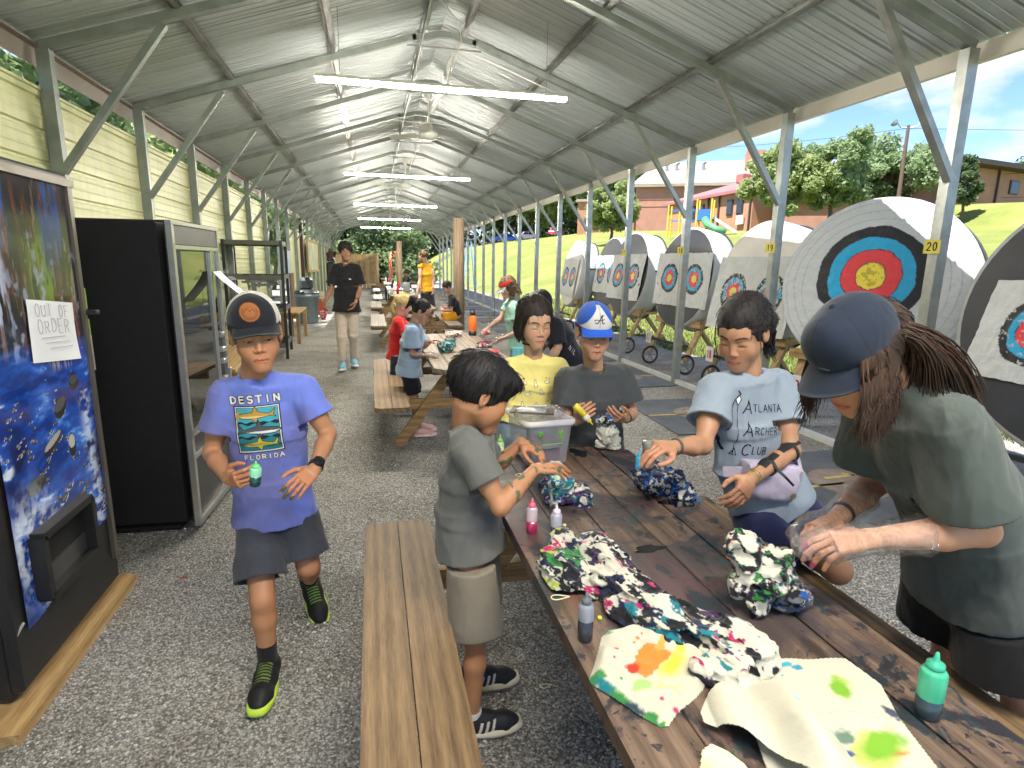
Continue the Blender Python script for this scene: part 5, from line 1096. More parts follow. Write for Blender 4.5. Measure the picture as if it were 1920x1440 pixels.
# ---------------------------------------------------------------- the people
def base_hair(line=.062, low=-.045, vol=0):
    return [('e', (0, -.020, .032), (.079 + vol, .098 + vol, .090 + vol), .01), ('e', (0, .108, line - .073), (.068, .062, .073), .012, 'x'), ('e', (0, -.0, low - .085), (.13, .13, .085), .01, 'x')]
def ears_out(z=-.012): return [('e', (s_ * .085, .012, z - .006), (.020, .026, .034), .008, 'x') for s_ in (-1, 1)]
def full_feet(J, k, dx=0, dy=-.12):
    for b in 'LR':
        if 'an' + b not in J: kn = V(*J['kn' + b]); J['an' + b] = (kn[0], kn[1] + .02, .085 * k)
        if 'toe' + b not in J: a = J['an' + b]; J['toe' + b] = (a[0] + dx, a[1] + dy, .03)
    return J
def band(name, person, p, axis, r, w_, mat, th=.004, n=20):
    d = unit(axis); return MB().lathe([(r, -w_ / 2), (r + th, -w_ / 2 * .9), (r + th, w_ / 2 * .9), (r, w_ / 2)], c=V(*p) - person.org, axis=d, n=n, cap=False).build(name, mat, person.root, True)
TAN = (.43, .205, .105)
# 1 boy walking towards the camera
J = dict(PJ['boy']); J.update(face=(.24, -1, -.14), up=(-.07, -.05, 1), hl=.240, anL=(-.325, 2.60, .150), toeL=(-.275, 2.47, .055), ftL=(.05, -.62, .78), anR=(-.436, 2.13, .088), toeR=(-.443, 1.98, .03), knL=(-.285, 2.26, .40))
p = Person('boy in a blue Destin Florida shirt and black trucker cap walking towards the camera', J, TAN, .86, .006, .0022); boy = p
p.head(lids=.50, lip=(.38, .17, .14), lookx=.42, iris=(.06, .05, .03), cheek=.03, nose=1.1)
dye = lambda P, c, dd: np.where(((dd > .11) & (fbm(P, 60, 11, 3) > .47))[:, None], np.array([.10, .085, .03]), c)
p.arm('R', (.75, -.15, .25), curl=(.75, .80, .85, .9), tc=.55); p.arm('L', (-.45, .35, -.75), curl=(.35, .45, .5, .5), tc=.1, tint=dye)
p.body(); p.finish()
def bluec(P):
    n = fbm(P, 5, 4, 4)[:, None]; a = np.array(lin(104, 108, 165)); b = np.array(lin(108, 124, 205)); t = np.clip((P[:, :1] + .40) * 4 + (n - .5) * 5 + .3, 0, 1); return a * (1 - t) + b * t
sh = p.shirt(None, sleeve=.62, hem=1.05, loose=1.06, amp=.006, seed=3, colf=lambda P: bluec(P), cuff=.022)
p.shorts(lin(58, 60, 68), length=.75, loose=1.05, seed=4, flare=.028)
p.shoe('R', (.008, .008, .009), lin(190, 220, 70), sock=(.01, .01, .011), size=.27, sockh=.085, laces=lin(110, 130, 60), solec2=lin(70, 150, 140)); p.shoe('L', (.008, .008, .009), lin(190, 220, 90), sock=(.01, .01, .011), size=.27, laces=lin(110, 150, 60), solec2=lin(80, 190, 150))
p.hair(base_hair(.055, -.035) + ears_out(), (.05, .03, .018), h=.003)
cp_ = p.cap(lin(32, 33, 40), lin(205, 200, 190), lin(30, 31, 38), panel=lambda x, y, z: (y > .012 + .75 * np.clip(x, 0, 1)), tilt=.50, brim=(.052, .07))
pic = Pic(.07, .07, .001); pic.ell(.035, .035, .034, .033, lin(60, 38, 25)); pic.ell(.035, .035, .031, .030, lin(150, 92, 48))
pic.line(arc(.035, .035, .023, .023, 150, 390, 24), .0022, lin(90, 52, 28)); pic.line(arc(.035, .030, .017, .012, 190, 350, 16), .002, lin(90, 52, 28)); pic.line([(.018, .035), (.026, .046), (.034, .038), (.042, .048), (.052, .036)], .002, lin(95, 55, 28)); pic.line(arc(.035, .035, .018, .018, 0, 360, 24), .0012, lin(110, 64, 34))
c = p.T(-.012, .2, .094); decal('leather_patch', pic, cp_, p.org, c - p.X * (-.035) * 1 - p.U * .035, -p.X, p.U * 1.0, -p.F, cp_, PRINT, .0015)
W_ = .215; pic = Pic(W_, .262, .0011); wht = lin(215, 212, 205); blk = (.012, .012, .015); x0, x1, y0, y1 = .028, .190, .035, .212
pic.poly([(x0, y0), (x1, y0), (x1, y1), (x0, y1)], blk); pic.poly([(x0 + .004, y0 + .004), (x1 - .004, y0 + .004), (x1 - .004, y1 - .004), (x0 + .004, y1 - .004)], wht); pic.poly([(x0 + .008, y0 + .008), (x1 - .008, y0 + .008), (x1 - .008, y1 - .008), (x0 + .008, y1 - .008)], blk)
ya = y0 + .010; pic.poly([(x0 + .010, ya), (x1 - .010, ya), (x1 - .010, y1 - .010), (x0 + .010, y1 - .010)], lin(70, 168, 180))
for k, cc in enumerate((lin(38, 110, 122), lin(48, 135, 150), lin(62, 160, 175))): pic.poly([(x0 + .010, ya + .052 * k), (x1 - .010, ya + .052 * k), (x1 - .010, ya + .052 * k + .052), (x0 + .010, ya + .052 * k + .052)], cc)
def wavebar(yb): pic.poly([(x0 + .010 + (x1 - x0 - .02) * i / 20, yb + .004 * math.sin(i * .9)) for i in range(21)] + [(x1 - .010 - (x1 - x0 - .02) * i / 20, yb + .008 + .003 * math.sin(i * 1.1)) for i in range(21)], blk)
wavebar(ya + .048); wavebar(ya + .098)
def shark(cx, cy, L, c1, c2, flip=1, hammer=False):
    B = [(-.5, 0), (-.42, .06), (-.15, .11), (-.08, .12), (0, .30), (.06, .13), (.25, .07), (.36, .045), (.50, .20), (.44, .02), (.50, -.06), (.38, -.01), (.2, -.03), (.05, -.06), (0, -.20), (-.10, -.07), (-.35, -.07)]
    q = [(cx + flip * a * L, cy + b * L * .85) for a, b in B]; pic.line(q + [q[0]], .0045, blk); pic.poly(q, c1); pic.poly([(cx + flip * a * L, cy + b * L * .85) for a, b in ((-.48, -.005), (-.35, -.06), (-.1, -.06), (.3, -.02), (.1, .0), (-.2, .0))], c2)
    if hammer: pic.line([(cx - flip * .50 * L, cy - .08 * L), (cx - flip * .47 * L, cy + .09 * L)], .010, c1)
    pic.ell(cx - flip * .40 * L, cy + .02 * L, .0015, .0015, blk)
shark(.105, ya + .128, .135, lin(185, 140, 65), lin(215, 190, 120), 1, True); shark(.112, ya + .073, .150, lin(72, 76, 80), lin(200, 200, 195), -1); shark(.112, ya + .022, .125, lin(190, 175, 60), lin(215, 205, 110), 1)
def ptext(pic, t, x, y, cw, ch, w_, c, gap, tilt=0):
    for g in t:
        for st in GL[g]: pic.line([(x + a * cw, y + tilt * (x - .1) + b * ch) for a, b in st], w_ * 1.9, blk)
        for st in GL[g]: pic.line([(x + a * cw, y + tilt * (x - .1) + b * ch) for a, b in st], w_, c)
        x += cw * (1 + gap)
ptext(pic, 'DESTIN', .022, .222, .020, .024, .0062, wht, .50); ptext(pic, 'FLORIDA', .046, .010, .014, .016, .0042, wht, .48)
decal('shirt_print', pic, sh, p.org, (-.518, 1.8, .868), unit((1, 0, .075)), unit((-.055, 0, 1)), (0, 1, 0), sh, PRINT, .002)
m = MB(); wc = V(*J['wrL']); wd = unit(V(*J['wrL']) - V(*J['elL'])); wn = unit(V(.25, -.75, .35) - (V(.25, -.75, .35) @ wd) * wd); ww = wc - wd * .018
o = band('wristwatch', p, ww, wd, .0235, .020, BLACK, .004); MB().lathe([(0, .0), (.020, .0), (.021, .004), (.020, .010), (.016, .011), (0, .011)], c=ww + wn * .022 - p.org, axis=wn, n=24).build('watch_case', pmat('watch_dark', (.02, .022, .025), .25, .5), o, True)
# 2 small boy in grey at the table, seen from his right side
J = dict(PJ['kid']); J.update(H=(.326, 1.78, 1.198), nk=.85, face=(.90, .10, -.50), hl=.230, anR=(.285, 1.70, .075), anL=(.330, 1.92, .075), toeR=(.43, 1.70, .03), toeL=(.46, 1.92, .03), hipR=(.285, 1.72, .60), hipL=(.335, 1.89, .60), knR=(.300, 1.71, .36), knL=(.345, 1.90, .36), P=(.300, 1.81, .62), W=(.285, 1.81, .80))
p = Person('small black haired boy in a grey shirt and khaki shorts bending over the table', J, (.40, .19, .095), .74, .0055, .0021)
p.head(lids=.8, lip=(.36, .18, .14), iris=(.02, .015, .01), cheek=.05, nose=.85)
dy2 = lambda P, c, dd: np.where(((dd > -.10) & (fbm(P, 38, 21, 3) > .60))[:, None], np.array([.09, .10, .05]), c)
p.arm('R', (.1, .2, -1), curl=(.15, .2, .3, .45), tc=.3, tint=dy2, fat=1.05, hs=.80); p.arm('L', (.25, -.2, -1), curl=(.4, .5, .6, .6), tc=.5, tint=dy2, hs=.80)
p.body(fat=.95); p.finish()
p.shirt(lin(98, 98, 95), sleeve=.62, hem=.93, loose=1.12, seed=6, amp=.007, cuff=.022, belly=.012)
p.shorts(lin(128, 119, 105), length=.85, loose=1.15, seed=7, flare=.024)
for b in 'RL': p.shoe(b, (.010, .010, .013), lin(214, 200, 172), sock=(.60, .58, .55), size=.225, stripes=(lin(205, 195, 180), (.30, .40, .50)), sockh=.03)
p.hair([('e', (0, -.018, .034), (.088, .110, .096), .01), ('e', (0, .112, -.043), (.080, .062, .080), .008, 'x'), ('e', (0, .01, -.150), (.14, .15, .105), .01, 'x'), ('e', (0, .050, .068), (.070, .062, .042), .02)] + ears_out(-.008), (.006, .005, .006), seed=2, amp=.004, st=(1, 1, .22), h=.0026, col2=(.018, .015, .016))
# 3 girl in yellow
J = full_feet(dict(PJ['bun']), .8); J.update(face=(.10, -1, -.30), hl=.228)
p = Person('girl in a yellow bunny print shirt and black choker standing behind the clear tub', J, (.56, .33, .21), .82, .006, .0024)
p.head(lids=.85, lip=(.50, .22, .20), brow=(.03, .02, .015), iris=(.03, .02, .015), cheek=.07, smile=1.2)
p.arm('R', (0, .2, 1)); p.arm('L', (0, .2, 1)); p.body(); p.finish()
sh = p.shirt(lin(236, 222, 135), sleeve=.62, hem=1.0, loose=1.05, seed=8, amp=.006, cuff=.02)
p.shorts(lin(120, 140, 150), length=.55, loose=1.1, seed=9); p.shoe('L', (.5, .5, .5), (.6, .6, .6)); p.shoe('R', (.5, .5, .5), (.6, .6, .6))
def bob_lock(r):
    sd = r.choice((-1, 1)); a = r.uniform(-1.0, .55); x = sd * .078 * math.cos(a * .6); y = -.02 + .08 * math.sin(a) ; e = r.uniform(-.11, -.085)
    return [p.T(x * .7, y * .8, .09), p.T(x * 1.03, y, .04), p.T(x * 1.10, y, -.02), p.T(x * (1.08 + r.uniform(-.08, .08)), y + r.uniform(-.01, .01), -.07), p.T(x * (.98 + r.uniform(-.1, .1)), y + r.uniform(-.01, .015), e)], r.uniform(.005, .008)
p.hair([('e', (0, -.024, .036), (.090, .108, .098), .01), ('e', (0, -.03, -.045), (.086, .075, .075), .03), ('e', (.008, .118, -.050), (.058, .082, .092), .010, 'x')], (.020, .014, .011), seed=3, amp=.004, st=(1, 1, .2), locks=p.locks(140, bob_lock, 3), col2=(.035, .025, .02))
band('choker', p, V(*J['N']) * .55 + p.T(0, -.022, -.05) * .45 + V(0, -.002, .012), p.T(0, -.022, -.05) - V(*J['N']), .0535, .010, BLACK, .003)
pic = Pic(.22, .24, .0013); ow = lin(240, 232, 200); ln = lin(110, 70, 60)
def bunny(x, y, s_, kind):
    B = {0: [(0, 0, .5, .7), (0, .9, .38, .38), (-.12, 1.45, .12, .42), (.14, 1.45, .12, .42)], 1: [(0, 0, .9, .5), (.75, .35, .4, .35), (.95, .85, .15, .42), (.6, .88, .13, .40), (-.85, .15, .2, .2)], 2: [(0, 0, .7, .45), (-.45, .6, .4, .38), (-.75, 1.1, .14, .38), (-.4, 1.15, .12, .38)]}[kind]
    for (a, b, c, d) in B: pic.ell(x + a * s_, y + b * s_, c * s_ + .0022, d * s_ + .0022, ln)
    for (a, b, c, d) in B: pic.ell(x + a * s_, y + b * s_, c * s_, d * s_, ow)
    pic.ell(x + B[1][0] * s_ - .003, y + B[1][1] * s_, .0012, .0012, ln); pic.ell(x + B[1][0] * s_ + .003, y + B[1][1] * s_, .0012, .0012, ln); pic.ell(x + B[1][0] * s_, y + (B[1][1] - .15) * s_, .0018, .0012, lin(220, 120, 120))
for (x, y, s_, kd) in ((.045, .185, .013, 2), (.100, .172, .015, 0), (.165, .185, .014, 1), (.060, .125, .014, 1), (.135, .130, .015, 2), (.175, .095, .014, 0), (.095, .060, .015, 1), (.035, .065, .012, 0), (.165, .040, .012, 2), (.045, .018, .011, 1), (.120, .012, .011, 0)): bunny(x, y, s_, kd)
pic.ell(.042, .205, .006, .006, lin(215, 70, 60)); pic.ell(.160, .205, .005, .005, lin(225, 110, 100))
for t in range(5): pic.ell(.11 + t * .006, .085, .0012, .0012, ln)
decal('shirt_print', pic, sh, p.org, (.690, 2.45, .825), (1, 0, 0), (0, 0, 1), (0, 1, 0), sh, PRINT, .0025)
# 4 boy in dark tee with blue and white cap
J = dict(PJ['cap2']); J.update(knR=(1.0, 2.70, .40), knL=(1.19, 2.70, .40), N=(1.068, 2.70, 1.105), elR=(.905, 2.64, .84), face=(-.12, -1, -.26), hl=.234); J = full_feet(J, .84)
p = Person('boy in a charcoal shirt and blue baseball cap squeezing yellow dye onto a cloth', J, (.50, .275, .17), .84, .006, .0023)
p.head(lids=.6, lip=(.42, .2, .17), brow=(.10, .06, .035), cheek=.06, mouth_open=1)
p.arm('R', (.55, .3, .2), curl=(.8, .85, .9, .95), tc=.6); p.arm('L', (-.35, .35, .6), curl=(.5, .55, .6, .6), tc=.3); p.body(); p.finish()
sh = p.shirt(lin(68, 71, 73), sleeve=.72, hem=1.05, loose=1.20, seed=10, amp=.008, cuff=.03, neckr=.068)
p.shorts(lin(40, 42, 50), length=.9, seed=5); p.shoe('L', (.02, .02, .02), (.5, .5, .5)); p.shoe('R', (.02, .02, .02), (.5, .5, .5))
p.hair(base_hair(.05, -.05) + ears_out(), (.09, .055, .03), h=.003)
cp2 = p.cap(lin(216, 212, 204), lin(38, 88, 190), lin(40, 95, 205), panel=lambda x, y, z: (y > .02) & (np.abs(x + .0) < .078 - .74 * (z - .046)), tilt=.45, brim=(.060, .07), under=lin(30, 60, 130))
pic = Pic(.06, .06, .0009); nv = lin(35, 32, 62)
pic.line([(.012, .018), (.016, .013), (.022, .017), (.032, .036), (.040, .050), (.038, .034), (.040, .018), (.045, .013), (.049, .018)], .0042, nv); pic.line([(.008, .026), (.014, .031), (.024, .029), (.036, .029), (.048, .033)], .0036, nv); pic.line([(.034, .046), (.040, .050), (.047, .048)], .0034, nv)
c = p.T(.0, .2, .088); decal('letter_a', pic, cp2, p.org, c + p.X * .036 * -1 - p.U * .026 + p.X * .0, p.X * 1.15, p.U * 1.0, -p.F, cp2, PRINT, .002)
band('wristband', p, V(*J['wrL']) * .85 + V(*J['elL']) * .15, V(*J['wrL']) - V(*J['elL']), .023, .008, BLACK, .004)
pic = Pic(.10, .11, .002); g2 = lin(78, 80, 82); pic.line([(.01, .10), (.09, .10)], .003, g2); pic.line([(.012, .10), (.014, .02), (.05, .008), (.088, .02), (.09, .10)], .0022, lin(50, 52, 54)); decal('pocket_seam', pic, sh, p.org, (1.10, 2.3, .925), (1, 0, 0), (0, 0, 1), (0, 1, 0), sh, PRINT, .003)
# 5 archery club girl kneeling on the far bench
J = dict(PJ['arch']); J.update(face=(-.78, -.52, -.48), N=(1.355, 1.88, 1.218), H=(1.300, 1.85, 1.370), hl=.234, wrL=(1.255, 1.66, .885), elL=(1.475, 1.745, .945), tipL=(1.15, 1.60, .80), anL=(1.66, 2.0, .50), anR=(1.47, 2.0, .50), knR=(1.40, 1.66, .49), toeL=(1.70, 2.1, .47), toeR=(1.50, 2.1, .47), shR=(1.215, 1.86, 1.160), shL=(1.485, 1.86, 1.165), W=(1.40, 1.86, .875))
p = Person('girl in a blue grey Atlanta Archery Club shirt with a lilac waist bag', J, (.43, .23, .135), .90, .006, .0022)
p.head(lids=.85, lip=(.42, .20, .18), brow=(.02, .015, .012), iris=(.02, .015, .01), cheek=.05, nose=.9)
p.arm('R', (0, .3, -.9), curl=(.65, .75, .85, .9), tc=.5); p.arm('L', (-.5, .3, -.5), curl=(.55, .6, .6, .6), tc=.3); p.body(fat=1.1); p.finish()
sh = p.shirt(lin(136, 148, 162), sleeve=.60, hem=1.02, loose=1.06, seed=12, amp=.007, cuff=.03, neckr=.066)
p.shorts(lin(38, 42, 78), length=.72, loose=1.15, seed=13, flare=.04)
p.hair([('e', (0, -.024, .038), (.088, .109, .098), .01), ('e', (.004, .116, -.026), (.064, .072, .084), .012, 'x'), ('e', (0, .03, -.145), (.13, .11, .09), .01, 'x'), ('c', (0, -.105, .000), (.01, -.150, -.045), .030, .048, .02), ('c', (.01, -.150, -.045), (.02, -.150, -.135), .046, .014, .02)] + [('e', (s_ * .088, .016, -.014), (.022, .026, .032), .006, 'x') for s_ in (-1, 1)], (.010, .008, .009), seed=5, amp=.003, st=(1, .3, 1), col2=(.03, .024, .024), locks=p.locks(70, lambda r: ([p.T(r.uniform(-.02, .02), -.10, .01 + r.uniform(-.02, .02)), p.T(r.uniform(-.04, .04), -.150 + r.uniform(-.01, .01), -.02 + r.uniform(-.02, .02)), p.T(.01 + r.uniform(-.045, .045), -.165 + r.uniform(-.02, .02), -.09), p.T(.02 + r.uniform(-.03, .03), -.150 + r.uniform(-.02, .02), -.19 + r.uniform(-.03, .02))], .006), 5) + [([p.T(-.066, .065, .05), p.T(-.076, .062, .0), p.T(-.078, .058, -.06), p.T(-.070, .05, -.13)], .0026), ([p.T(.074, .05, .04), p.T(.079, .045, -.02), p.T(.074, .045, -.08)], .0022), ([p.T(-.07, .055, .05), p.T(-.081, .052, -.01), p.T(-.083, .048, -.07)], .0022)])
pic = Pic(.28, .27, .0011); ink = lin(28, 30, 48)
def gothic(t, x, y, big, ch, w_):
    for i, g in enumerate(t):
        cw, hh = (.030, ch * 1.55) if i == 0 else (.0150, ch)
        for st in GL[g]: pic.line([(x + a * cw + (.006 * (b - .5) if i == 0 else 0), y - (ch * .25 if i == 0 else 0) + b * hh) for a, b in st], w_ * (1.35 if i == 0 else 1), ink)
        if g in 'AR' and i == 0: pic.line([(x + cw * .45, y + hh * .8), (x + cw * .55, y + hh * 1.06)], w_, ink)
        x += cw * 1.18 if i == 0 else cw * 1.32
gothic('ATLANTA', .090, .188, 1, .026, .0036); gothic('ARCHERY', .090, .108, 1, .026, .0036); gothic('CLUB', .095, .030, 1, .028, .0038)
pic.line([(.072, .02), (.068, .215)], .0028, ink); pic.poly([(.068, .255), (.056, .230), (.068, .205), (.080, .230)], ink); pic.poly([(.068, .250), (.060, .230), (.068, .212), (.076, .230)], lin(220, 225, 228)); pic.line([(.074, .045), (.064, .02), (.082, .018), (.074, .045)], .003, ink)
pic.line([(.066, .262), (.076, .250), (.050, .225), (.030, .190), (.020, .150), (.022, .100), (.032, .060), (.050, .035)], .0045, ink); pic.line([(.050, .225), (.034, .212), (.020, .196)], .0065, ink); pic.poly([(.020, .175), (.034, .165), (.040, .14), (.034, .11), (.018, .10), (.010, .13)], ink); pic.ell(.024, .140, .009, .016, lin(205, 212, 214)); pic.line([(.026, .085), (.050, .030)], .006, ink)
decal('shirt_print', pic, sh, p.org, (1.205, 1.5, .905), unit((1, 0, -.02)) * .93, (0, 0, 1), (0, 1, 0), sh, PRINT, .0025)
LIL = pmat('lilac_nylon', (.42, .38, .50), .6, 0, .08, 8, .2, 60)
f = Field([(1.25, 1.62, .75), (1.60, 1.85, .93)], .005, .06); f.loft((1.28, 1.745, .850), (1.48, 1.735, .825), V(0, 0, 1), V(0, 0, 1), (.070, .045), (.072, .045), .02, sq=3); f.displace(lambda Q: ribbed(Q, .006, 14, (1, 1, 1), 3)); v, q = f.mesh(); bag = fmesh('waist_bag', [(v, q)], LIL, p.root, p.org)
MB().beam(V(1.49, 1.70, .86) - p.org, V(1.545, 1.79, .885) - p.org, .012, .038).build('strap', LIL, bag); MB().beam(V(1.32, 1.72, .88) - p.org, V(1.24, 1.80, .86) - p.org, .012, .038).build('strap', LIL, bag); MB().lathe([(0, 0), (.011, 0), (.011, .003), (0, .003)], c=V(1.46, 1.690, .79) - p.org, axis=(0, -1, 0), n=16).build('snap', pmat('brass_snap', (.6, .5, .3), .3, .9), bag)
GR_ = pmat('black_guard', (.012, .012, .014), .55); e_, w2 = V(*J['elL']), V(*J['wrL']); dd = unit(w2 - e_); bn = unit(V(.2, -.75, .45) - (V(.2, -.75, .45) @ dd) * dd); bs = np.cross(dd, bn)
m = MB(); G = []
for i in range(11):
    t = i / 10; c = e_ + (w2 - e_) * (-.08 + .86 * t); rr_ = .041 - .012 * t
    for j in range(7): a = (j / 6 - .5) * 1.3 * (1 - .35 * math.sin(t * 3.14)) + .9; G.append(c + (bn * math.cos(a) + bs * math.sin(a)) * rr_ - p.org)
m.grid(G, 11, 7); g_ = m.build('arm_guard', GR_, p.root, True)
for t in (.06, .60): band('guard_strap', p, e_ + (w2 - e_) * t, dd, .036 - .010 * t, .014, GR_, .003)
MB().tube([e_ + (w2 - e_) * .62 + bn * .03 - p.org, e_ + (w2 - e_) * .75 + bn * .045 + V(.05, -.01, -.03) - p.org, e_ + (w2 - e_) * .8 + bn * .05 + V(.09, -.01, -.06) - p.org], .005, 6).build('loose_strap', GR_, g_)
BR_ = pmat('bead_bracelet', (.45, .33, .16), .4, .4, .5, 90)
for t in (.90, .95, 1.0): band('bracelet', p, e_ + (w2 - e_) * t, dd, .0245, .005, BR_, .003)
band('bracelet', p, V(*J['wrR']) * .92 + V(*J['elR']) * .08, V(*J['wrR']) - V(*J['elR']), .0245, .012, pmat('dark_beads', (.08, .07, .05), .5, 0, .6, 90), .004)
# 6 girl in navy cap leaning over the table
J = dict(PJ['girl6']); J.update(H=(1.096, 1.12, 1.404), face=(-.80, -.10, -.66), up=(-.2, 0, 1), hl=.238, wrL=(1.135, 1.050, .970), elL=(1.405, 1.0, .990), tipL=(.97, 1.12, .925), wrR=(1.225, 1.25, .92), tipR=(1.05, 1.21, .90), P=(1.66, 1.17, .70), hipL=(1.66, 1.07, .66), hipR=(1.70, 1.27, .66), knL=(1.74, 1.03, .42), knR=(1.78, 1.28, .42), W=(1.55, 1.155, .93), N=(1.255, 1.14, 1.335), shL=(1.265, 1.01, 1.265), shR=(1.34, 1.29, 1.245)); J = full_feet(J, 1.0, -.13, 0)
p = Person('girl in a navy cap and dark green shirt leaning in with clear plastic gloves', J, (.54, .28, .165), .98, .006, .0024)
p.head(lids=.9, lip=(.45, .2, .18)); pinkd = lambda P, c, dd: np.where(((dd > .13) & (fbm(P, 50, 31, 3) > .5))[:, None], np.array([.5, .08, .16]), c)
p.arm('L', (.1, .3, -.9), curl=(.35, .45, .5, .6), tc=.4, fat=1.12, tint=pinkd); p.arm('R', (.1, -.3, -.9), curl=(.5, .55, .6, .6), tc=.4, fat=1.1); p.body(fat=1.15); p.finish()
sh = p.shirt(lin(76, 83, 80), sleeve=.72, hem=.97, loose=1.16, seed=15, amp=.009, cuff=.042, top=.0)
p.shorts((.010, .010, .012), length=.50, loose=1.38, seed=16, flare=.03)
p.hair([('e', (0, -.024, .030), (.080, .100, .090), .01), ('e', (0, .108, -.02), (.07, .068, .08), .012, 'x'), ('c', (.01, -.085, .01), tuple(p.loc(V(*J['N']) + V(.035, -.04, .015))), .052, .030, .03), ('c', (-.01, -.085, .01), tuple(p.loc(V(*J['N']) + V(.035, .05, .01))), .052, .030, .03), ('c', (.066, .012, .02), tuple(p.loc(p.T(.070, .012, .02) + V(.004, -.012, -.115))), .020, .009, .02), ('c', (.066, -.03, .02), tuple(p.loc(p.T(.070, -.03, .02) + V(.01, -.012, -.12))), .022, .010, .02)], (.018, .010, .007), seed=6, amp=.004, st=(1, 1, .2), col2=(.042, .023, .015))
def drape_lock(r):
    sd = 1 if r.rand() < .86 else -1; y = r.uniform(-.085, .055); x = sd * .079 * math.sqrt(max(.05, 1 - (y / .11) ** 2)); a = p.T(x * .96, y * .98, .030 + r.uniform(-.01, .015)); L = r.uniform(.12, .20) * (1 - .25 * (y < -.04))
    if y < -.045: e = V(*J['N']) + V(.04 + r.uniform(-.08, .07), (-.05 if sd > 0 else .06) + r.uniform(-.08, .06), .0 + r.uniform(-.04, .025)); pts = [a, a * .7 + e * .3 + V(0, -.03 * sd, .03), a * .35 + e * .65 + V(0, -.03 * sd, .025), e, e + V(.035, r.uniform(-.02, .02), -.05)]
    else:
        w1 = r.uniform(-.018, .018, 3); e = a + V(w1[0] + .012, -.015 * sd + w1[1], -L); pts = [a, a + V(-.004, -.016 * sd, -.06), a + V(.006 + w1[2], -.018 * sd, -.12), a * .25 + e * .75, e + V(-.012 + r.uniform(-.012, .02), 0, -.005)]
    return pts, r.uniform(.0008, .0024)
L_ = p.locks(1900, drape_lock, 9); parts_ = []; vs, fs, cs = [], [], []; r9 = np.random.RandomState(2)
for pts_, rad in L_:
    tt = np.linspace(0, 1, 9); P_ = np.array(pts_); X = np.stack([np.interp(tt, np.linspace(0, 1, len(P_)), P_[:, i]) for i in range(3)], 1); X[1:-1] = (X[:-2] + X[1:-1] * 2 + X[2:]) / 4
    m = MB().tube(X, list(rad * np.interp(tt, [0, .2, .7, 1], [.8, 1, .7, .1])), 5, cap=False); b = len(vs); vs += m.v; fs += m.f and [tuple(b + i for i in ff) for ff in m.f]; t = r9.rand() ** 1.5; cs += [np.array((.020, .011, .008)) * (1 - t) + np.array((.085, .044, .026)) * t] * len(m.v)
me = npmesh('hair_locks', np.array(vs) - p.org, np.array(fs)); setcol(me, np.array(cs)); link('hair_locks', me, HAIRM, p.root, True)
cp6 = p.cap(lin(27, 36, 52), lin(27, 36, 52), lin(23, 31, 44), tilt=.25, brim=(.078, .07), low=.030, under=lin(22, 30, 44))
pic = Pic(.026, .014, .001); pic.line([(.002, .004), (.012, .010), (.024, .011)], .0025, lin(170, 180, 190)); pic.line([(.004, .002), (.02, .004)], .002, lin(150, 160, 175)); decal('cap_badge', pic, cp6, p.org, p.T(.045, .16, .038), -p.X, p.U, unit(-p.F - p.X * .35), cp6, PRINT, .0015)
band('wristband', p, V(*J['wrR']) * .8 + V(*J['elR']) * .2, V(*J['wrR']) - V(*J['elR']), .027, .012, BLACK, .004)
def filmmat(name, add=.05):
    m = bpy.data.materials.new(name); m.use_nodes = True; nt = m.node_tree; nt.nodes.remove(nt.nodes['Principled BSDF']); g = nd(nt, 'ShaderNodeBsdfGlossy'); g.inputs['Roughness'].default_value = .12; t = nd(nt, 'ShaderNodeBsdfTransparent'); lw = nd(nt, 'ShaderNodeLayerWeight'); lw.inputs['Blend'].default_value = .42; bp = nd(nt, 'ShaderNodeBump'); bp.inputs['Strength'].default_value = 1; bp.inputs['Distance'].default_value = .012; nt.links.new(noise(nt, coords(nt, (1, 1, 1)), 50, 3, .6, 1.5), bp.inputs['Height'])
    for n_ in (g, lw): nt.links.new(bp.outputs[0], n_.inputs['Normal'])
    mr = nd(nt, 'ShaderNodeMapRange'); mr.inputs['To Min'].default_value = add; mr.inputs['To Max'].default_value = .62; nt.links.new(lw.outputs['Facing'], mr.inputs['Value']); mx = nd(nt, 'ShaderNodeMixShader'); nt.links.new(mr.outputs[0], mx.inputs[0]); nt.links.new(t.outputs[0], mx.inputs[1]); nt.links.new(g.outputs[0], mx.inputs[2]); nt.links.new(mx.outputs[0], nt.nodes['Material Output'].inputs['Surface']); return m
gm = filmmat('clear_poly_film', .10)
def glove(person, b, k=1.0, seed=1):
    wr, tip, el = (V(*person.J[a + b]) for a in ('wr', 'tip', 'el')); d = unit(tip - wr); d0 = unit(wr - el); s0 = frame(d0)[1]; f = Field([wr - d0 * .13, wr + d * .18 * k], max(.003, person.hf), .08)
    f.loft(wr - d0 * .13 * k, wr, s0, s0, (.052 * k, .050 * k), (.034 * k, .034 * k), .02); f.loft(wr - d * .01, wr + d * .10 * k, s0, s0, (.036 * k, .034 * k), (.050 * k, .038 * k), .02); f.cone(wr + d * .09 * k, wr + d * .15 * k, .042 * k, .028 * k, .02)
    f.displace(lambda Q: ribbed(Q, .007, 22, (.5, 1, 1), seed)); v, q = f.mesh(); return fmesh('plastic_glove', [(v, q)], gm, person.root, person.org)
glove(p, 'L'); glove(p, 'R', 1, 2); g6 = p
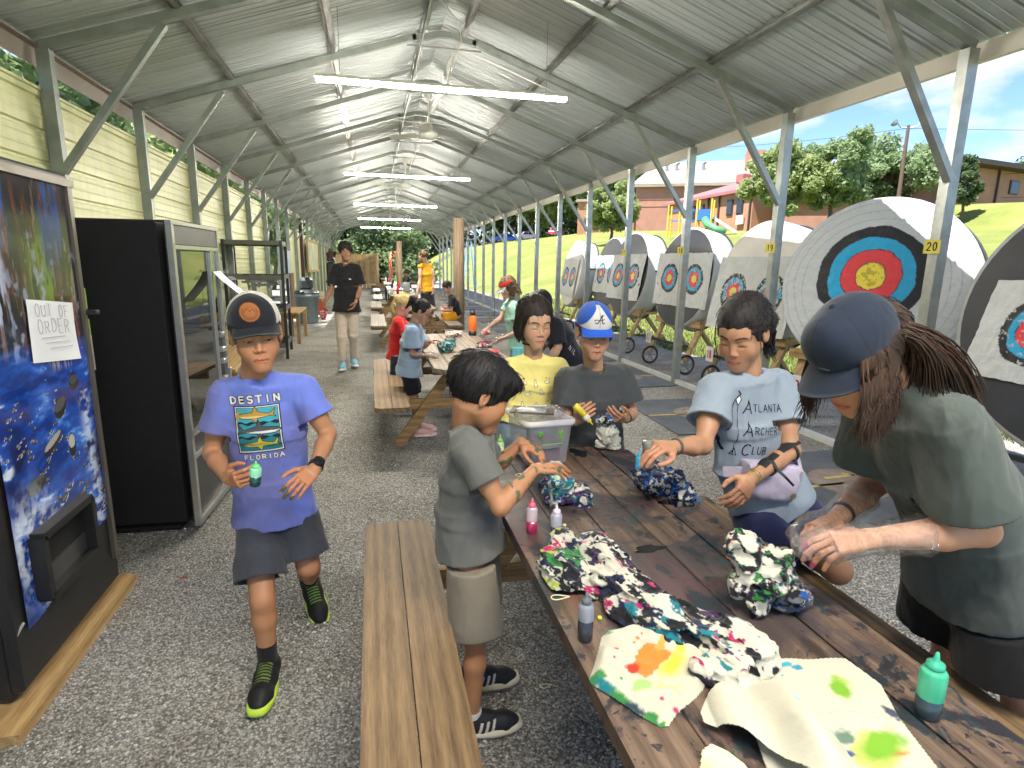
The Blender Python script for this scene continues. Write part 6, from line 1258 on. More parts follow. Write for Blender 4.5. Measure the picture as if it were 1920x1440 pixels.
# 7 tall teenager
J = dict(PJ['teen']); J.update(face=(.08, -1, -.08), hl=.238)
p = Person('tall teenager with an afro in a black shirt walking up the gravel aisle', J, (.30, .155, .095), 1.03, .009, .0045)
p.head(lids=.35, lip=(.36, .15, .13), brow=(.015, .01, .01), iris=(.02, .01, .01)); p.arm('R', (.9, .1, 0), curl=(.7, .8, .8, .8)); p.arm('L', (-.9, .1, 0), curl=(.4, .5, .5, .5)); p.body(); p.finish()
sh = p.shirt((.012, .012, .014), sleeve=.82, hem=1.14, loose=1.15, seed=20, amp=.01, cuff=.035)
p.shorts(lin(186, 172, 156), full=True, loose=1.02, seed=21, amp=.009, name='trousers')
for b in 'LR': p.shoe(b, lin(140, 190, 215), lin(225, 225, 225), size=.30, stripes=((.015, .015, .02), (.15, .55, .85)))
p.hair([('e', (0, -.02, .050), (.100, .112, .095), .01), ('e', (0, .12, -.035), (.072, .078, .085), .01, 'x'), ('e', (0, .0, -.13), (.14, .14, .09), .01, 'x')] + ears_out(), (.008, .007, .007), seed=7, amp=.012, freq=60, st=(1, 1, 1), h=.005, col2=(.02, .016, .015))
pic = Pic(.055, .08, .003, lin(225, 225, 220)); pic.line([(.012, .02), (.026, .042), (.042, .022)], .008, (.02, .02, .02)); pic.line([(.026, .04), (.032, .062)], .007, (.02, .02, .02)); decal('chest_logo', pic, sh, p.org, (-.322, 8.4, 1.335), (1, 0, 0), (0, 0, 1), (0, 1, 0), sh, PRINT, .010)
for t in (.3, .8): band('wristband', p, V(*J['elL']) * (1 - t) + V(*J['wrL']) * t, V(*J['wrL']) - V(*J['elL']), .033, .012, BLACK, .004)
teen = p
# 8 blonde girl in red
J = dict(PJ['red']); J.update(face=(.85, -.1, -.5)); J = full_feet(J, .7, .1, 0)
p = Person('blonde girl in a red shirt at the second table', J, (.60, .36, .27), .72, .008, .004)
p.head(lids=.8, lip=(.5, .2, .18), brow=(.3, .2, .1), cheek=.12); p.arm('R', (0, 0, -1)); p.arm('L', (0, 0, -1)); p.body(); p.finish()
p.shirt(lin(205, 42, 45), sleeve=.6, hem=1.15, loose=1.12, seed=22, cuff=.02); p.shorts(lin(60, 60, 80), length=.6)
def tail(r): a = V(*p.T(-.01, -.095, .03)); e = a + V(-.03 + r.uniform(-.03, .03), r.uniform(-.04, .04), -.20 + r.uniform(-.03, .03)); return [a, a + V(-.04, 0, -.02), (a + e) / 2 + V(-.05, 0, 0), e], .010
p.hair(base_hair(.06, -.05, .004) + [('e', (0, -.11, .02), (.03, .03, .03), .02)], lin(190, 160, 100), seed=8, amp=.004, st=(1, .3, 1), col2=lin(220, 196, 140), locks=p.locks(24, tail, 2))
for b in 'LR': p.shoe(b, (.5, .5, .5), (.7, .7, .7), size=.2)
# 9 girl with glasses in light blue
J = dict(PJ['blue']); J.update(face=(.82, -.15, -.52), P=(.30, 5.35, .60), hipR=(.30, 5.27, .57), hipL=(.315, 5.43, .57), knR=(.345, 5.27, .32), knL=(.36, 5.43, .32), anR=(.385, 5.27, .07), anL=(.40, 5.43, .07), toeR=(.48, 5.27, .03), toeL=(.50, 5.43, .03))
p = Person('girl with glasses and a ponytail wearing a pale blue shirt', J, (.42, .235, .155), .74, .0075, .0035)
p.head(lids=.8, lip=(.42, .2, .17), brow=(.02, .015, .012)); p.arm('R', (0, 0, -1), curl=(.1, .15, .2, .2)); p.arm('L', (0, 0, -1)); p.body(); p.finish()
p.shirt(lin(150, 172, 196), sleeve=.75, hem=1.06, loose=1.28, seed=23, cuff=.032); p.shorts((.012, .012, .016), length=.62, seed=4)
p.hair(base_hair(.06, -.05, .003) + ears_out() + [('c', (0, -.10, .08), (0, -.135, .06), .022, .030, .01), ('c', (0, -.135, .06), (0, -.150, -.06), .030, .008, .02)], (.010, .008, .009), seed=9, amp=.003, st=(1, .3, 1), col2=(.03, .025, .025))
for b in 'LR': p.shoe(b, lin(215, 170, 165), lin(225, 200, 195), size=.205)
m = MB(); 
for x in (-1, 1): m.tube([p.T(x * .032 + .022 * math.cos(t), .100, -.001 + .017 * math.sin(t)) - p.org for t in np.linspace(0, 6.283, 17)[:-1]], .0016, 5, closed=True); m.tube([p.T(x * .054, .098, .004) - p.org, p.T(x * .078, .05, .004) - p.org, p.T(x * .08, 0, .0) - p.org], .0015, 5)
m.tube([p.T(-.010, .101, .003) - p.org, p.T(.010, .101, .003) - p.org], .0015, 5); m.build('glasses', BLACK, p.root)
glove(p, 'R', .8, 3)
# 10 girl with the stars visor
J = dict(PJ['visor']); J.update(face=(-.85, -.15, -.45)); J = full_feet(J, .85, -.1, 0)
p = Person('curly haired girl in a red and black starry visor behind the second table', J, (.55, .33, .25), .84, .009, .004)
p.head(lids=.8, lip=(.5, .22, .2), brow=(.12, .07, .04)); p.arm('L', (0, 0, -1), curl=(.5, .6, .7, .7)); p.arm('R', (0, 0, -1), curl=(.5, .6, .7, .7)); p.body(); p.finish()
p.shirt(lin(150, 196, 178), sleeve=.5, hem=1.08, loose=1.12, seed=24, cuff=.02); p.shorts(lin(120, 200, 210), length=.5)
def curl_(r):
    a = r.uniform(-2.2, 2.2); x = .085 * math.sin(a); y = -.02 - .09 * math.cos(a) * .9; z0 = r.uniform(-.01, .06); pts = [p.T(x, y, z0)]
    for i in range(1, 9): t = i / 8; pts.append(p.T(x * (1 + .25 * t) + .016 * math.sin(i * 2.1 + a * 5), y * (1 + .3 * t) + .016 * math.cos(i * 2.1 + a * 3), z0 - t * .16))
    return pts, .007
p.hair(base_hair(.055, -.05, .006), (.10, .06, .035), seed=10, amp=.008, locks=p.locks(80, curl_, 4), col2=(.22, .14, .08))
def vis():
    f = Field([p.T(-.1, -.13, 0), p.T(.1, .13, .1), p.T(.1, -.13, 0), p.T(-.1, .13, .1)], .0035, .03); k = p.hl; f.ell(p.T(0, -.012, .05), (.088 * k, .106 * k, .10 * k), p.A()); f.half(p.T(0, 0, .082), p.U); f.half(p.T(0, 0, .030), -p.U); f.ell(p.T(0, -.012, .05), (.082 * k, .10 * k, .12 * k), p.A(), .003, True); v, q = f.mesh(); o = fmesh('visor_band', [(v, q)], CAPM, p.root, p.org, lambda P: np.tile(np.array(lin(222, 62, 52)), (len(P), 1)))
    nu, nv = 61, 31; P = []; C_ = []; rs = np.random.RandomState(3)
    for i in range(nu):
        for j in range(nv):
            a = (i / (nu - 1) - .5) * 2.3; t = j / (nv - 1); x = .086 * math.sin(a) * (1 + .1 * t); y = -.008 + .098 * math.cos(a) + .095 * math.cos(a * .65) * t; P.append(p.T(x, y, .036 - 3.2 * x * x * .5 - .42 * t * .095) - p.org); s_ = ((i % 6) - 2.5) ** 2 + (((j + (i // 6 % 2) * 3) % 6) - 2.5) ** 2 < 2.6; C_.append((.75, .75, .75) if s_ else (.012, .012, .016))
    idx = np.arange(nu * nv).reshape(nu, nv); q = np.stack([idx[:-1, :-1], idx[1:, :-1], idx[1:, 1:], idx[:-1, 1:]], -1).reshape(-1, 4); me = npmesh('visor_brim', np.array(P), q); setcol(me, np.array(C_)); link('visor_brim', me, CAPM, o, True)
vis(); glove(p, 'L', .9, 4); glove(p, 'R', .9, 5)
# 11 woman in yellow
J = dict(PJ['yel']); J.update(face=(-.75, .62, -.12))
p = Person('woman with her hair in a bun wearing a mustard sleeveless top and dark skirt', J, (.58, .36, .27), .97, .011, .006)
p.head(lids=.4, brow=(.1, .06, .04)); p.arm('L', (.5, .5, 0)); p.arm('R', (-.5, -.5, 0)); p.body(); p.finish()
p.shirt(lin(232, 172, 42), sleeve=.1, hem=.97, loose=1.0, seed=25, noslv='LR', drape=lambda Q: .004 * np.sin(Q[:, 0] * 230)); p.shorts(lin(44, 42, 48), length=.62, skirt=True, seed=6, name='skirt')
p.hair(base_hair(.06, -.05, .004) + ears_out() + [('e', (0, -.085, .10), (.042, .042, .036), .012)], (.10, .06, .035), seed=11, amp=.006, col2=(.2, .13, .08)); 
for b in 'LR': p.shoe(b, (.25, .15, .1), (.3, .2, .15), size=.24)
# 12 seated boy
J = dict(PJ['sit']); J.update(face=(-.85, -.25, -.62)); 
p = Person('boy in a black shirt and mustard shorts sitting beside the timber post', J, (.55, .32, .23), .88, .009, .0055)
p.head(lids=.8); p.arm('L', (.3, .5, -.6), curl=(.5, .6, .7, .7)); p.arm('R', (.3, -.5, -.6), curl=(.5, .6, .7, .7)); p.body(); p.finish()
p.shirt((.014, .016, .022), sleeve=.7, hem=1.05, loose=1.15, seed=26, cuff=.028); p.shorts(lin(236, 168, 42), length=.92, loose=1.2, seed=8, flare=.02)
p.hair(base_hair(.055, -.035, .008) + ears_out(), (.03, .02, .015), seed=12, amp=.009, freq=40)
for b in 'LR': p.shoe(b, (.02, .02, .02), (.6, .6, .6), size=.25)
# 13 person behind the yellow girl: black sleeve with white lettering
J = dict(PJ['lean']); J.update(face=(-.8, -.4, -.5)); J = full_feet(J, .9, -.1, 0)
p = Person('person in a black hoodie with white lettering bending behind the yellow shirted girl', J, (.5, .3, .2), .88, .009, .005)
p.head(lids=.8); p.arm('L', (0, .3, -1)); p.arm('R', (0, -.3, -1)); p.body(); p.finish()
sh = p.shirt((.015, .016, .024), sleeve=.95, hem=1.1, loose=1.15, seed=27, cuff=.02, name='hoodie'); p.shorts(lin(40, 44, 60), length=.8)
p.hair(base_hair(.055, -.08, .006), (.012, .01, .01), seed=13)
pic = Pic(.10, .05, .002); pic.text('NIL', .005, .012, .022, .03, .005, (.7, .7, .7)); decal('white_lettering', pic, sh, p.org, (1.37, 3.6, .99), unit((1, 0, -.9)), unit((.6, 0, .8)), (0, 1, 0), sh, PRINT, .004)
for b in 'LR': p.shoe(b, (.02, .02, .02), (.5, .5, .5))
# 14 person at the far table
J = dict(PJ['dark']); J.update(face=(-.3, -.9, -.3)); J = full_feet(J, .85, -.1, 0)
p = Person('person with curly dark hair in a navy shirt reaching across the far table', J, (.28, .15, .10), .88, .014, .009)
p.head(lids=.6); p.arm('L', (0, 0, -1)); p.arm('R', (0, 0, -1)); p.body(); p.finish(); p.shirt((.012, .016, .04), sleeve=.6, hem=1.1, loose=1.1, seed=28); p.shorts(lin(60, 60, 70), length=.8)
p.hair([('e', (0, -.02, .035), (.105, .115, .11), .01), ('e', (0, .12, -.035), (.065, .07, .08), .01, 'x')], (.03, .015, .01), seed=14, amp=.015, freq=50, st=(1, 1, 1))
for b in 'LR': p.shoe(b, (.02, .02, .02), (.5, .5, .5))
# ---------------------------------------------------------------- dye bottles, cloths and papers on the tables
OFFW = np.array(lin(190, 187, 172))
def dyecol(P, layers, base=OFFW, sc_=1.6):
    """white cotton with patches of dye that bled into it"""
    c = np.tile(np.array(base, float), (len(P), 1)); W = P + .02 * np.stack([fbm(P, 30 * sc_, 91, 3), fbm(P, 30 * sc_, 92, 3), fbm(P, 30 * sc_, 93, 3)], -1)
    for (fr, th, colr, seed) in layers:
        n = .55 * fbm(W, fr * sc_, seed, 4, .6) + .45 * (.18 + .62 * (1 - np.abs(fbm(P + .03 * np.stack([fbm(P, 12, 1, 2)] * 3, -1), 26, 4, 2) - .5) * 4)) + .02; t = np.clip((n - th) / .02, 0, 1)[:, None]; c = c * (1 - t) + np.array(colr) * t
    return c
NAVY, TEAL, PURP, GRN, BLK, RED_, YLW, BLU, MAG, ORG = lin(24, 34, 66), lin(20, 110, 120), lin(70, 34, 84), lin(50, 120, 60), lin(22, 22, 28), lin(200, 50, 50), lin(225, 215, 60), lin(30, 80, 150), lin(170, 30, 90), lin(235, 110, 40)
DYED = vcmat('dyed_cotton', .8, .3, 500, .001, .25, sheen=.2)
def bundle(label, c, r, layers, seed=1, h=.003, rough=.014, lobes=5, flat=.75, cat='cloth', group=None, squash=None, name='tie_dye_cloth', drops=()):
    rs = np.random.RandomState(seed); c = V(*c); f = Field([c - r * 1.25, c + r * 1.25], h, .02)
    f.ell(c, (r * .8, r * .8, r * flat * .8))
    for i in range(lobes): a = rs.uniform(0, 6.28); d = V(math.cos(a), math.sin(a), rs.uniform(-.3, .7) * flat) * r * .55; f.ell(c + d, V(r, r * .7, r * .5) * rs.uniform(.4, .65), [unit(rs.randn(3)) * 0 + unit(d), *frame(d)[1:]], .012)
    for (d, r0, r1) in drops: f.cone(c, c + V(*d), r0, r1, .015)
    w_ = lambda Q: Q + .05 * np.stack([fbm(Q, 12, seed, 2), fbm(Q, 12, seed + 1, 2), fbm(Q, 12, seed + 2, 2)], -1)
    f.displace(lambda Q: rough * 1.25 * (np.abs(fbm(w_(Q), 26, 4, 2) - .5) * 5 - .8) + rough * .35 * (np.abs(fbm(w_(Q), 62, seed + 7, 2) - .5) * 5 - .9))
    v, q = f.mesh(); o = fmesh(name, [(v, q)], DYED, None, tuple(c), lambda P: dyecol(P, layers), 0); o.location = c; tag(o, label, cat, group); return o
def bottle(x, y, z, body, dye, fill, capc, label, h=.115, r=.0185, d=(0, 0, 1), nozzle=True, alpha=.55, group='squeeze bottles of dye', cat='bottle'):
    t = empty('dye_bottle', (x, y, z), label, cat, group); d = unit(d); ax = d; hb = h * .76
    dm = pmat('dye_liquid', dye, .25, 0, .12, 30, coat=.4); m_, nt, b = newmat('soft_plastic'); b.inputs['Base Color'].default_value = (*body, 1); b.inputs['Roughness'].default_value = .32; b.inputs['Alpha'].default_value = alpha; b.inputs['Subsurface Weight'].default_value = 0; b.inputs['Coat Weight'].default_value = .3
    hf_ = hb * fill; pr = [(r * .9, 0), (r, .004), (r, hf_)]
    MB().lathe([(0, .0005)] + pr + [(0, hf_)], axis=ax, n=24, cap=False).build('dye', dm, t, True)
    R1 = r + .0006; MB().lathe([(R1, hf_ * .995), (R1, hb * .92), (R1 * .86, hb * .98), (R1 * .52, hb * 1.02), (R1 * .5, hb * 1.06)], axis=ax, n=24, cap=False).build('bottle_body', m_, t, True)
    cm_ = pmat('nozzle_plastic', capc, .4, 0, .05, 9)
    MB().lathe([(R1 * .66, hb * 1.02), (R1 * .68, hb * 1.04), (R1 * .66, hb * 1.12), (R1 * .32, hb * 1.15), (R1 * .24, hb * 1.2), (R1 * .12, hb * 1.34), (0, hb * 1.35)], axis=ax, n=18).build('nozzle', cm_, t, True); return t
GREY_ = lin(55, 58, 70)
bottle(.476, 1.68, .75, lin(225, 205, 215), lin(150, 30, 75), .48, lin(225, 90, 120), 'squeeze bottle with pink dye and a pink nozzle', r=.0175)
bottle(.539, 1.62, .75, lin(205, 205, 220), GREY_, .52, lin(215, 200, 215), 'clear squeeze bottle of dark grey dye beside the pink one', r=.0175)
bottle(.453, 1.125, .75, lin(160, 170, 185), lin(40, 42, 48), .58, lin(95, 100, 108), 'squeeze bottle half full of black dye beside the dyed shirt', r=.0178, h=.122)
bottle(1.026, .765, .75, lin(70, 190, 150), lin(45, 60, 68), .42, lin(60, 170, 140), 'large teal green squeeze bottle at the near right of the table', r=.0225, h=.135, alpha=.8)
bottle(1.042, 2.08, .75, lin(60, 185, 225), lin(30, 165, 215), .9, lin(50, 175, 220), 'bright turquoise squeeze bottle beside the navy cloth', r=.017, h=.115, alpha=.9)
bottle(.853, 1.66, 1.045, lin(165, 165, 158), lin(120, 120, 112), .6, lin(60, 58, 60), 'grey squeeze bottle held upside down over the navy cloth', r=.017, h=.12, d=(.12, -.05, -1), alpha=.9)
bottle(.888, 2.46, .968, lin(225, 222, 215), lin(225, 205, 60), .75, lin(225, 205, 60), 'white squeeze bottle of yellow dye tilted in the boys fist', r=.0165, h=.12, d=(.62, -.35, -.70), alpha=.9)
bottle(-.395, 1.945, .875, lin(150, 225, 185), lin(22, 62, 66), .55, lin(110, 225, 120), 'small bottle of dark green dye held by the walking boy', r=.018, h=.085, d=(.12, -.12, 1), alpha=.9)
bottle(.52, 2.37, .75, lin(200, 225, 180), lin(190, 215, 160), .8, lin(120, 190, 80), 'pale green squeeze bottle behind the small boys arms', r=.017, h=.12)
for x, y, b_, d_, l in ((.70, 5.78, lin(60, 160, 200), lin(30, 110, 160), 'blue squeeze bottle on the second table'), (.74, 5.66, lin(80, 90, 100), lin(25, 28, 36), 'dark squeeze bottle beside the blue one on the second table'), (.80, 5.90, lin(70, 90, 90), lin(25, 50, 50), 'dark green squeeze bottle on the second table')): bottle(x, y, .75, b_, d_, .6, lin(40, 60, 70), l, r=.017, h=.115)
# orange flask
t = empty('water_flask', (1.15, 6.85, .75), 'orange insulated water bottle with black cap and base', 'water bottle')
MB().lathe([(.046, .05), (.047, .055), (.047, .20), (.034, .235), (.030, .24)], n=24).build('body', pmat('orange_powder_coat', lin(240, 120, 40), .45), t, True); MB().lathe([(.044, 0), (.048, .003), (.048, .055)], n=24).build('base', BLACK, t, True)
MB().lathe([(.033, .235), (.034, .27), (.02, .285), (0, .286)], n=20).tube([(-.024, 0, .27), (-.02, 0, .31), (.02, 0, .31), (.024, 0, .27)], .006, 6).build('cap', BLACK, t, True)
# clear tub with lid, handle and bags
def tub():
    t = empty('storage_tub', (.700, 2.395, .751), 'clear plastic tub with a green handle and bags on top', 'plastic tub', rz=R(6)); m_, nt, b = newmat('cloudy_plastic'); b.inputs['Base Color'].default_value = (.78, .78, .86, 1); b.inputs['Roughness'].default_value = .22; b.inputs['Alpha'].default_value = .48; b.inputs['Coat Weight'].default_value = .6
    def rr(w, d, r, z, n=6): return [(sx * (w - r) + r * math.cos(R(a0 + 90 * i / n)), sy * (d - r) + r * math.sin(R(a0 + 90 * i / n)), z) for sx, sy, a0 in ((1, 1, 0), (-1, 1, 90), (-1, -1, 180), (1, -1, 270)) for i in range(n + 1)]
    m = MB(); rings = [rr(.080, .105, .02, .0), rr(.092, .120, .022, .008), rr(.104, .135, .024, .175), rr(.113, .143, .026, .178), rr(.114, .144, .026, .19)]; n = len(rings[0])
    m.add([p for r_ in rings for p in r_], [(a * n + i, a * n + (i + 1) % n, (a + 1) * n + (i + 1) % n, (a + 1) * n + i) for a in range(4) for i in range(n)] + [tuple(range(n))[::-1]]); m.build('tub_wall', m_, t, True)
    m = MB(); rings = [rr(.116, .146, .026, .185), rr(.117, .147, .026, .203), rr(.100, .130, .022, .206), rr(.096, .125, .022, .200)]; m.add([p for r_ in rings for p in r_], [(a * n + i, a * n + (i + 1) % n, (a + 1) * n + (i + 1) % n, (a + 1) * n + i) for a in range(3) for i in range(n)] + [tuple(range(3 * n, 4 * n))]); m.build('lid', m_, t, True)
    g = pmat('green_handle', lin(95, 165, 45), .4); m = MB().tube([(-.045, -.128, .145), (-.047, -.150, .135), (-.045, -.152, .105), (.045, -.152, .105), (.047, -.150, .135), (.045, -.128, .145)], .0028, 6); m.box((-.046, -.134, .148), (.022, .012, .016), bev=.003).box((.046, -.134, .148), (.022, .012, .016), bev=.003); m.build('handle', g, t)
    MB().box((.02, 0, .045), (.13, .18, .08), bev=.02).build('contents', pmat('pink_contents', lin(190, 165, 190), .7, 0, .25, 20), t, True)
    MB().box((-.06, .04, .05), (.07, .12, .09), bev=.02).build('contents', pmat('white_contents', lin(205, 205, 215), .7, 0, .1, 20), t, True)
tub()
o = MB().box((.665, 2.37, .975), (.19, .12, .006), R(-22)).build('picture_card', pmat('brown_card', lin(80, 62, 45), .5)); tag(o, 'dark brown framed card lying on the clear tub', 'card'); MB().box((.66, 2.365, .979), (.12, .075, .003), R(-22)).build('card_window', PAPER, o)
film = filmmat('crinkled_film', .12)
for i, (x, y, z, r_, l) in enumerate(((.64, 2.31, .975, .065, 'crumpled clear plastic bag on the left of the tub lid'), (.74, 2.34, .970, .05, 'crumpled clear plastic bag on the right of the tub lid'))):
    f = Field([(x - r_, y - r_, z - .03), (x + r_, y + r_, z + .05)], .004, .02); f.ell((x, y, z), (r_, r_ * .8, .022)); f.displace(lambda Q: .016 * (np.abs(fbm(Q, 26, 5 + i, 3) - .5) * 5 - .9)); v, q = f.mesh(); o = fmesh('plastic_bag', [(v, q)], film, None, (0, 0, 0), None, 0); tag(o, l, 'plastic bag')
# cloth bundles
bundle('crumpled navy and white tie dyed cloth in the middle of the table', (1.045, 1.93, .785), .085, [(16, .33, NAVY, 3), (22, .56, BLU, 5), (26, .60, OFFW * .95, 9), (30, .62, BLK, 7)], 4, lobes=7, flat=.62, rough=.015, drops=[((.07, -.08, -.02), .04, .03)])
bundle('white and navy cloth with teal dye under the small boys hands', (.665, 1.93, .775), .075, [(14, .44, NAVY, 6), (12, .57, TEAL, 11), (20, .58, PURP, 15), (24, .62, OFFW, 17)], 8, lobes=6, flat=.45, rough=.013, drops=[((-.06, -.03, .0), .04, .03), ((.05, -.07, -.01), .04, .03), ((-.02, .05, .06), .035, .03)])
bundle('small pale green dyed knot of cloth beneath the small boys fingers', (.635, 1.86, .835), .036, [(30, .42, TEAL, 9), (34, .56, lin(160, 200, 160), 12), (30, .62, BLU, 13)], 9, h=.0025, rough=.008, drops=[((-.01, .03, -.05), .022, .03)])
bundle('cloth splashed purple red and teal held by the girl in gloves', (.955, 1.165, .845), .072, [(22, .62, PURP, 3), (30, .62, TEAL, 5), (34, .66, RED_, 9), (40, .55, BLK, 7), (30, .68, GRN, 8)], 14, rough=.013, flat=.8, lobes=6, drops=[((-.09, -.01, -.03), .045, .02), ((-.06, .03, .06), .04, .03), ((-.06, -.05, -.07), .035, .012)])
bundle('soaked grey and blue end of the gloved girls cloth resting on the table', (1.00, 1.145, .79), .056, [(18, .36, lin(88, 92, 96), 21), (20, .56, BLU, 5), (26, .60, BLK, 9), (24, .66, OFFW, 10)], 15, rough=.011, flat=.8, lobes=5, h=.0028)
bundle('white cloth hanging from the blue capped boys left hand', (1.045, 2.44, .835), .048, [(10, .70, BLU, 3)], 17, rough=.010, flat=1.0, lobes=5, drops=[((.03, .0, -.07), .035, .03), ((.055, .02, -.035), .03, .022), ((-.03, .0, -.05), .025, .02)])
bundle('blue and black soaked knot of cloth in the capped boys left hand', (1.035, 2.425, .900), .030, [(26, .36, BLU, 3), (28, .52, BLK, 6), (40, .64, OFFW, 8)], 18, h=.0025, rough=.007, flat=.8, drops=[((-.035, .0, .0), .018, .014)])
bundle('red and white dyed cloth dangling from the teenagers hand', (-.69, 8.72, .86), .06, [(22, .5, RED_, 3), (20, .6, lin(120, 30, 40), 5)], 19, h=.006, rough=.012, drops=[((0, 0, -.09), .04, .02)])
bundle('teal green rolled cloth in front of the girl with glasses', (.66, 5.55, .80), .07, [(16, .38, TEAL, 3), (16, .52, lin(15, 60, 60), 5), (20, .62, lin(150, 210, 190), 6)], 20, h=.005, rough=.012, drops=[((.09, .06, .03), .05, .035)])
bundle('white cloth with pink dye at the far end of the second table', (.90, 6.75, .775), .075, [(12, .62, lin(225, 150, 175), 3), (16, .66, PURP, 5)], 21, h=.006, rough=.012, flat=.4, drops=[((.12, .03, 0), .04, .03)])
bundle('black and white dyed cloth before the visor girl', (1.12, 5.85, .775), .075, [(16, .50, BLK, 3), (20, .6, MAG, 5)], 22, h=.006, rough=.012, flat=.45, drops=[((-.08, -.03, -.01), .04, .03)])
bundle('bright red crumpled cloth on the near right of the second table', (1.06, 5.30, .77), .055, [(12, .2, lin(215, 45, 65), 3), (20, .66, lin(240, 140, 150), 5)], 23, h=.005, rough=.010, flat=.4, drops=[((.06, .02, 0), .03, .02), ((-.05, .02, 0), .03, .02)])
bundle('small red dyed tuft in the visor girls glove', (1.24, 6.42, .83), .03, [(22, .45, MAG, 3), (20, .55, RED_, 5)], 24, h=.005, rough=.008)
# long dyed shirt: gathered part
def long_shirt():
    sp = [V(.55, 1.50, .785), V(.61, 1.42, .785), V(.60, 1.31, .782), (V(.625, 1.20, .780)), V(.655, 1.11, .778), V(.70, 1.04, .772)]; rr_ = [.050, .062, .062, .064, .066, .05]
    f = Field([(.42, .88, .745), (.84, 1.60, .84)], .0026, .03)
    for i in range(len(sp) - 1): f.cone(sp[i], sp[i + 1], rr_[i] * .62, rr_[i + 1] * .62, .02); f.ell(sp[i] - V(0, 0, .02), (rr_[i] * 1.15, rr_[i] * 1.05, .030), None, .02)
    f.ell((.535, 1.52, .79), (.035, .045, .04), None, .012); f.ell((.62, 1.50, .785), (.035, .04, .032), None, .012); f.ell((.49, 1.37, .78), (.052, .060, .034), None, .014); f.ell((.48, 1.43, .775), (.04, .05, .026), None, .014)
    f.cone((.70, 1.10, .765), (.775, 1.03, .768), .032, .034, .02); f.cone((.775, 1.03, .768), (.785, .97, .768), .034, .034, .02); f.cone((.785, .97, .768), (.71, .925, .766), .034, .030, .02); f.cone((.71, .925, .766), (.66, .95, .762), .030, .026, .02); f.ell((.74, .98, .762), (.05, .05, .022), None, .02)
    dr = unit(sp[-1] - sp[0]); sd = unit(np.cross(dr, V(0, 0, 1)))
    def disp(Q):
        W = Q + .03 * np.stack([fbm(Q, 9, 3, 2), fbm(Q, 9, 4, 2), 0 * Q[:, 0]], -1); u = W @ dr; s_ = W @ sd; w1 = np.stack([u * .35, s_, Q[:, 2]], -1)
        return .017 * (np.abs(fbm(w1, 26, 5, 2) - .5) * 4.4 - .8) + .007 * (np.abs(fbm(Q, 34, 8, 3) - .5) * 5 - .9)
    f.displace(disp); f.half((0, 0, .7515), (0, 0, -1)); v, q = f.mesh()
    def cf(P):
        u = (P - sp[0]) @ dr; s_ = (P - sp[0]) @ sd; S = np.stack([u * .5, s_, P[:, 2]], -1); c = np.tile(OFFW, (len(P), 1)); W = S + .012 * np.stack([fbm(S, 40, 1, 2), fbm(S, 40, 2, 2), 0 * u], -1)
        def lay(fr, th, colr, sd_, m=1, so=.02):
            nonlocal c
            t = (np.clip((fbm(W, fr, sd_, 4, .6) - th) / so, 0, 1) * m)[:, None]; c = c * (1 - t) + np.array(colr) * t
        mid = np.exp(-((u - .27) / .16) ** 2); head = u < .14; tail_ = u > .42
        lay(30, .50, NAVY, 3, (u > .08) & (u < .50)); lay(38, .535, BLK, 31, u < .5); lay(12, .55, PURP, 5, (u > .12) & (u < .40) & (np.abs(s_ + .01) < .035)); lay(22, .57, GRN, 7, head & (P[:, 0] < .55)); lay(30, .57, NAVY, 27, head); lay(24, .62, lin(170, 180, 60), 12, head & (P[:, 0] < .53)); lay(30, .69, MAG, 9)
        lay(34, .65, TEAL, 13, u > .3); lay(20, .56, BLK, 16, tail_ & (s_ > -.08)); lay(9, .60, lin(200, 150, 70), 17, (u > .38) & (u < .46)); lay(30, .67, PURP, 19, tail_)
        return c
    o = fmesh('dyed_shirt', [(v, q)], DYED, None, (0, 0, 0), cf, 0); tag(o, 'long twisted white shirt splashed navy purple and green along the table', 'shirt')
long_shirt()
def sheet(name, poly, zf, colf, mat, n=.0035, skirt=.0):
    P2 = np.array(poly); lo, hi = P2.min(0), P2.max(0); nx, ny = int((hi[0] - lo[0]) / n) + 2, int((hi[1] - lo[1]) / n) + 2; X, Y = np.meshgrid(np.linspace(lo[0], hi[0], nx), np.linspace(lo[1], hi[1], ny), indexing='ij'); m = np.zeros(X.shape, bool); k = len(poly)
    dmin = np.full(X.shape, 9.)
    for i in range(k):
        (x1, y1), (x2, y2) = poly[i], poly[(i + 1) % k]
        if y1 != y2: m ^= ((y1 > Y) != (y2 > Y)) & (X < (x2 - x1) * (Y - y1) / (y2 - y1) + x1)
        dx, dy = x2 - x1, y2 - y1; t = np.clip(((X - x1) * dx + (Y - y1) * dy) / (dx * dx + dy * dy), 0, 1); dmin = np.minimum(dmin, np.hypot(X - x1 - t * dx, Y - y1 - t * dy))
    Z = zf(X, Y, dmin); P = np.stack([X, Y, Z], -1); idx = -np.ones(X.shape, int); idx[m] = np.arange(m.sum()); q = np.stack([idx[:-1, :-1], idx[1:, :-1], idx[1:, 1:], idx[:-1, 1:]], -1).reshape(-1, 4); q = q[(q >= 0).all(1)]; me = npmesh(name, P[m], q); setcol(me, colf(P[m])); o = link(name, me, mat, None, True); return o
def smooth_poly(p, it=2):
    for _ in range(it): p = [tuple(V(*a) * w_ + V(*b) * (1 - w_)) for a, b in zip(p, p[1:] + p[:1]) for w_ in (.75, .25)]
    return p
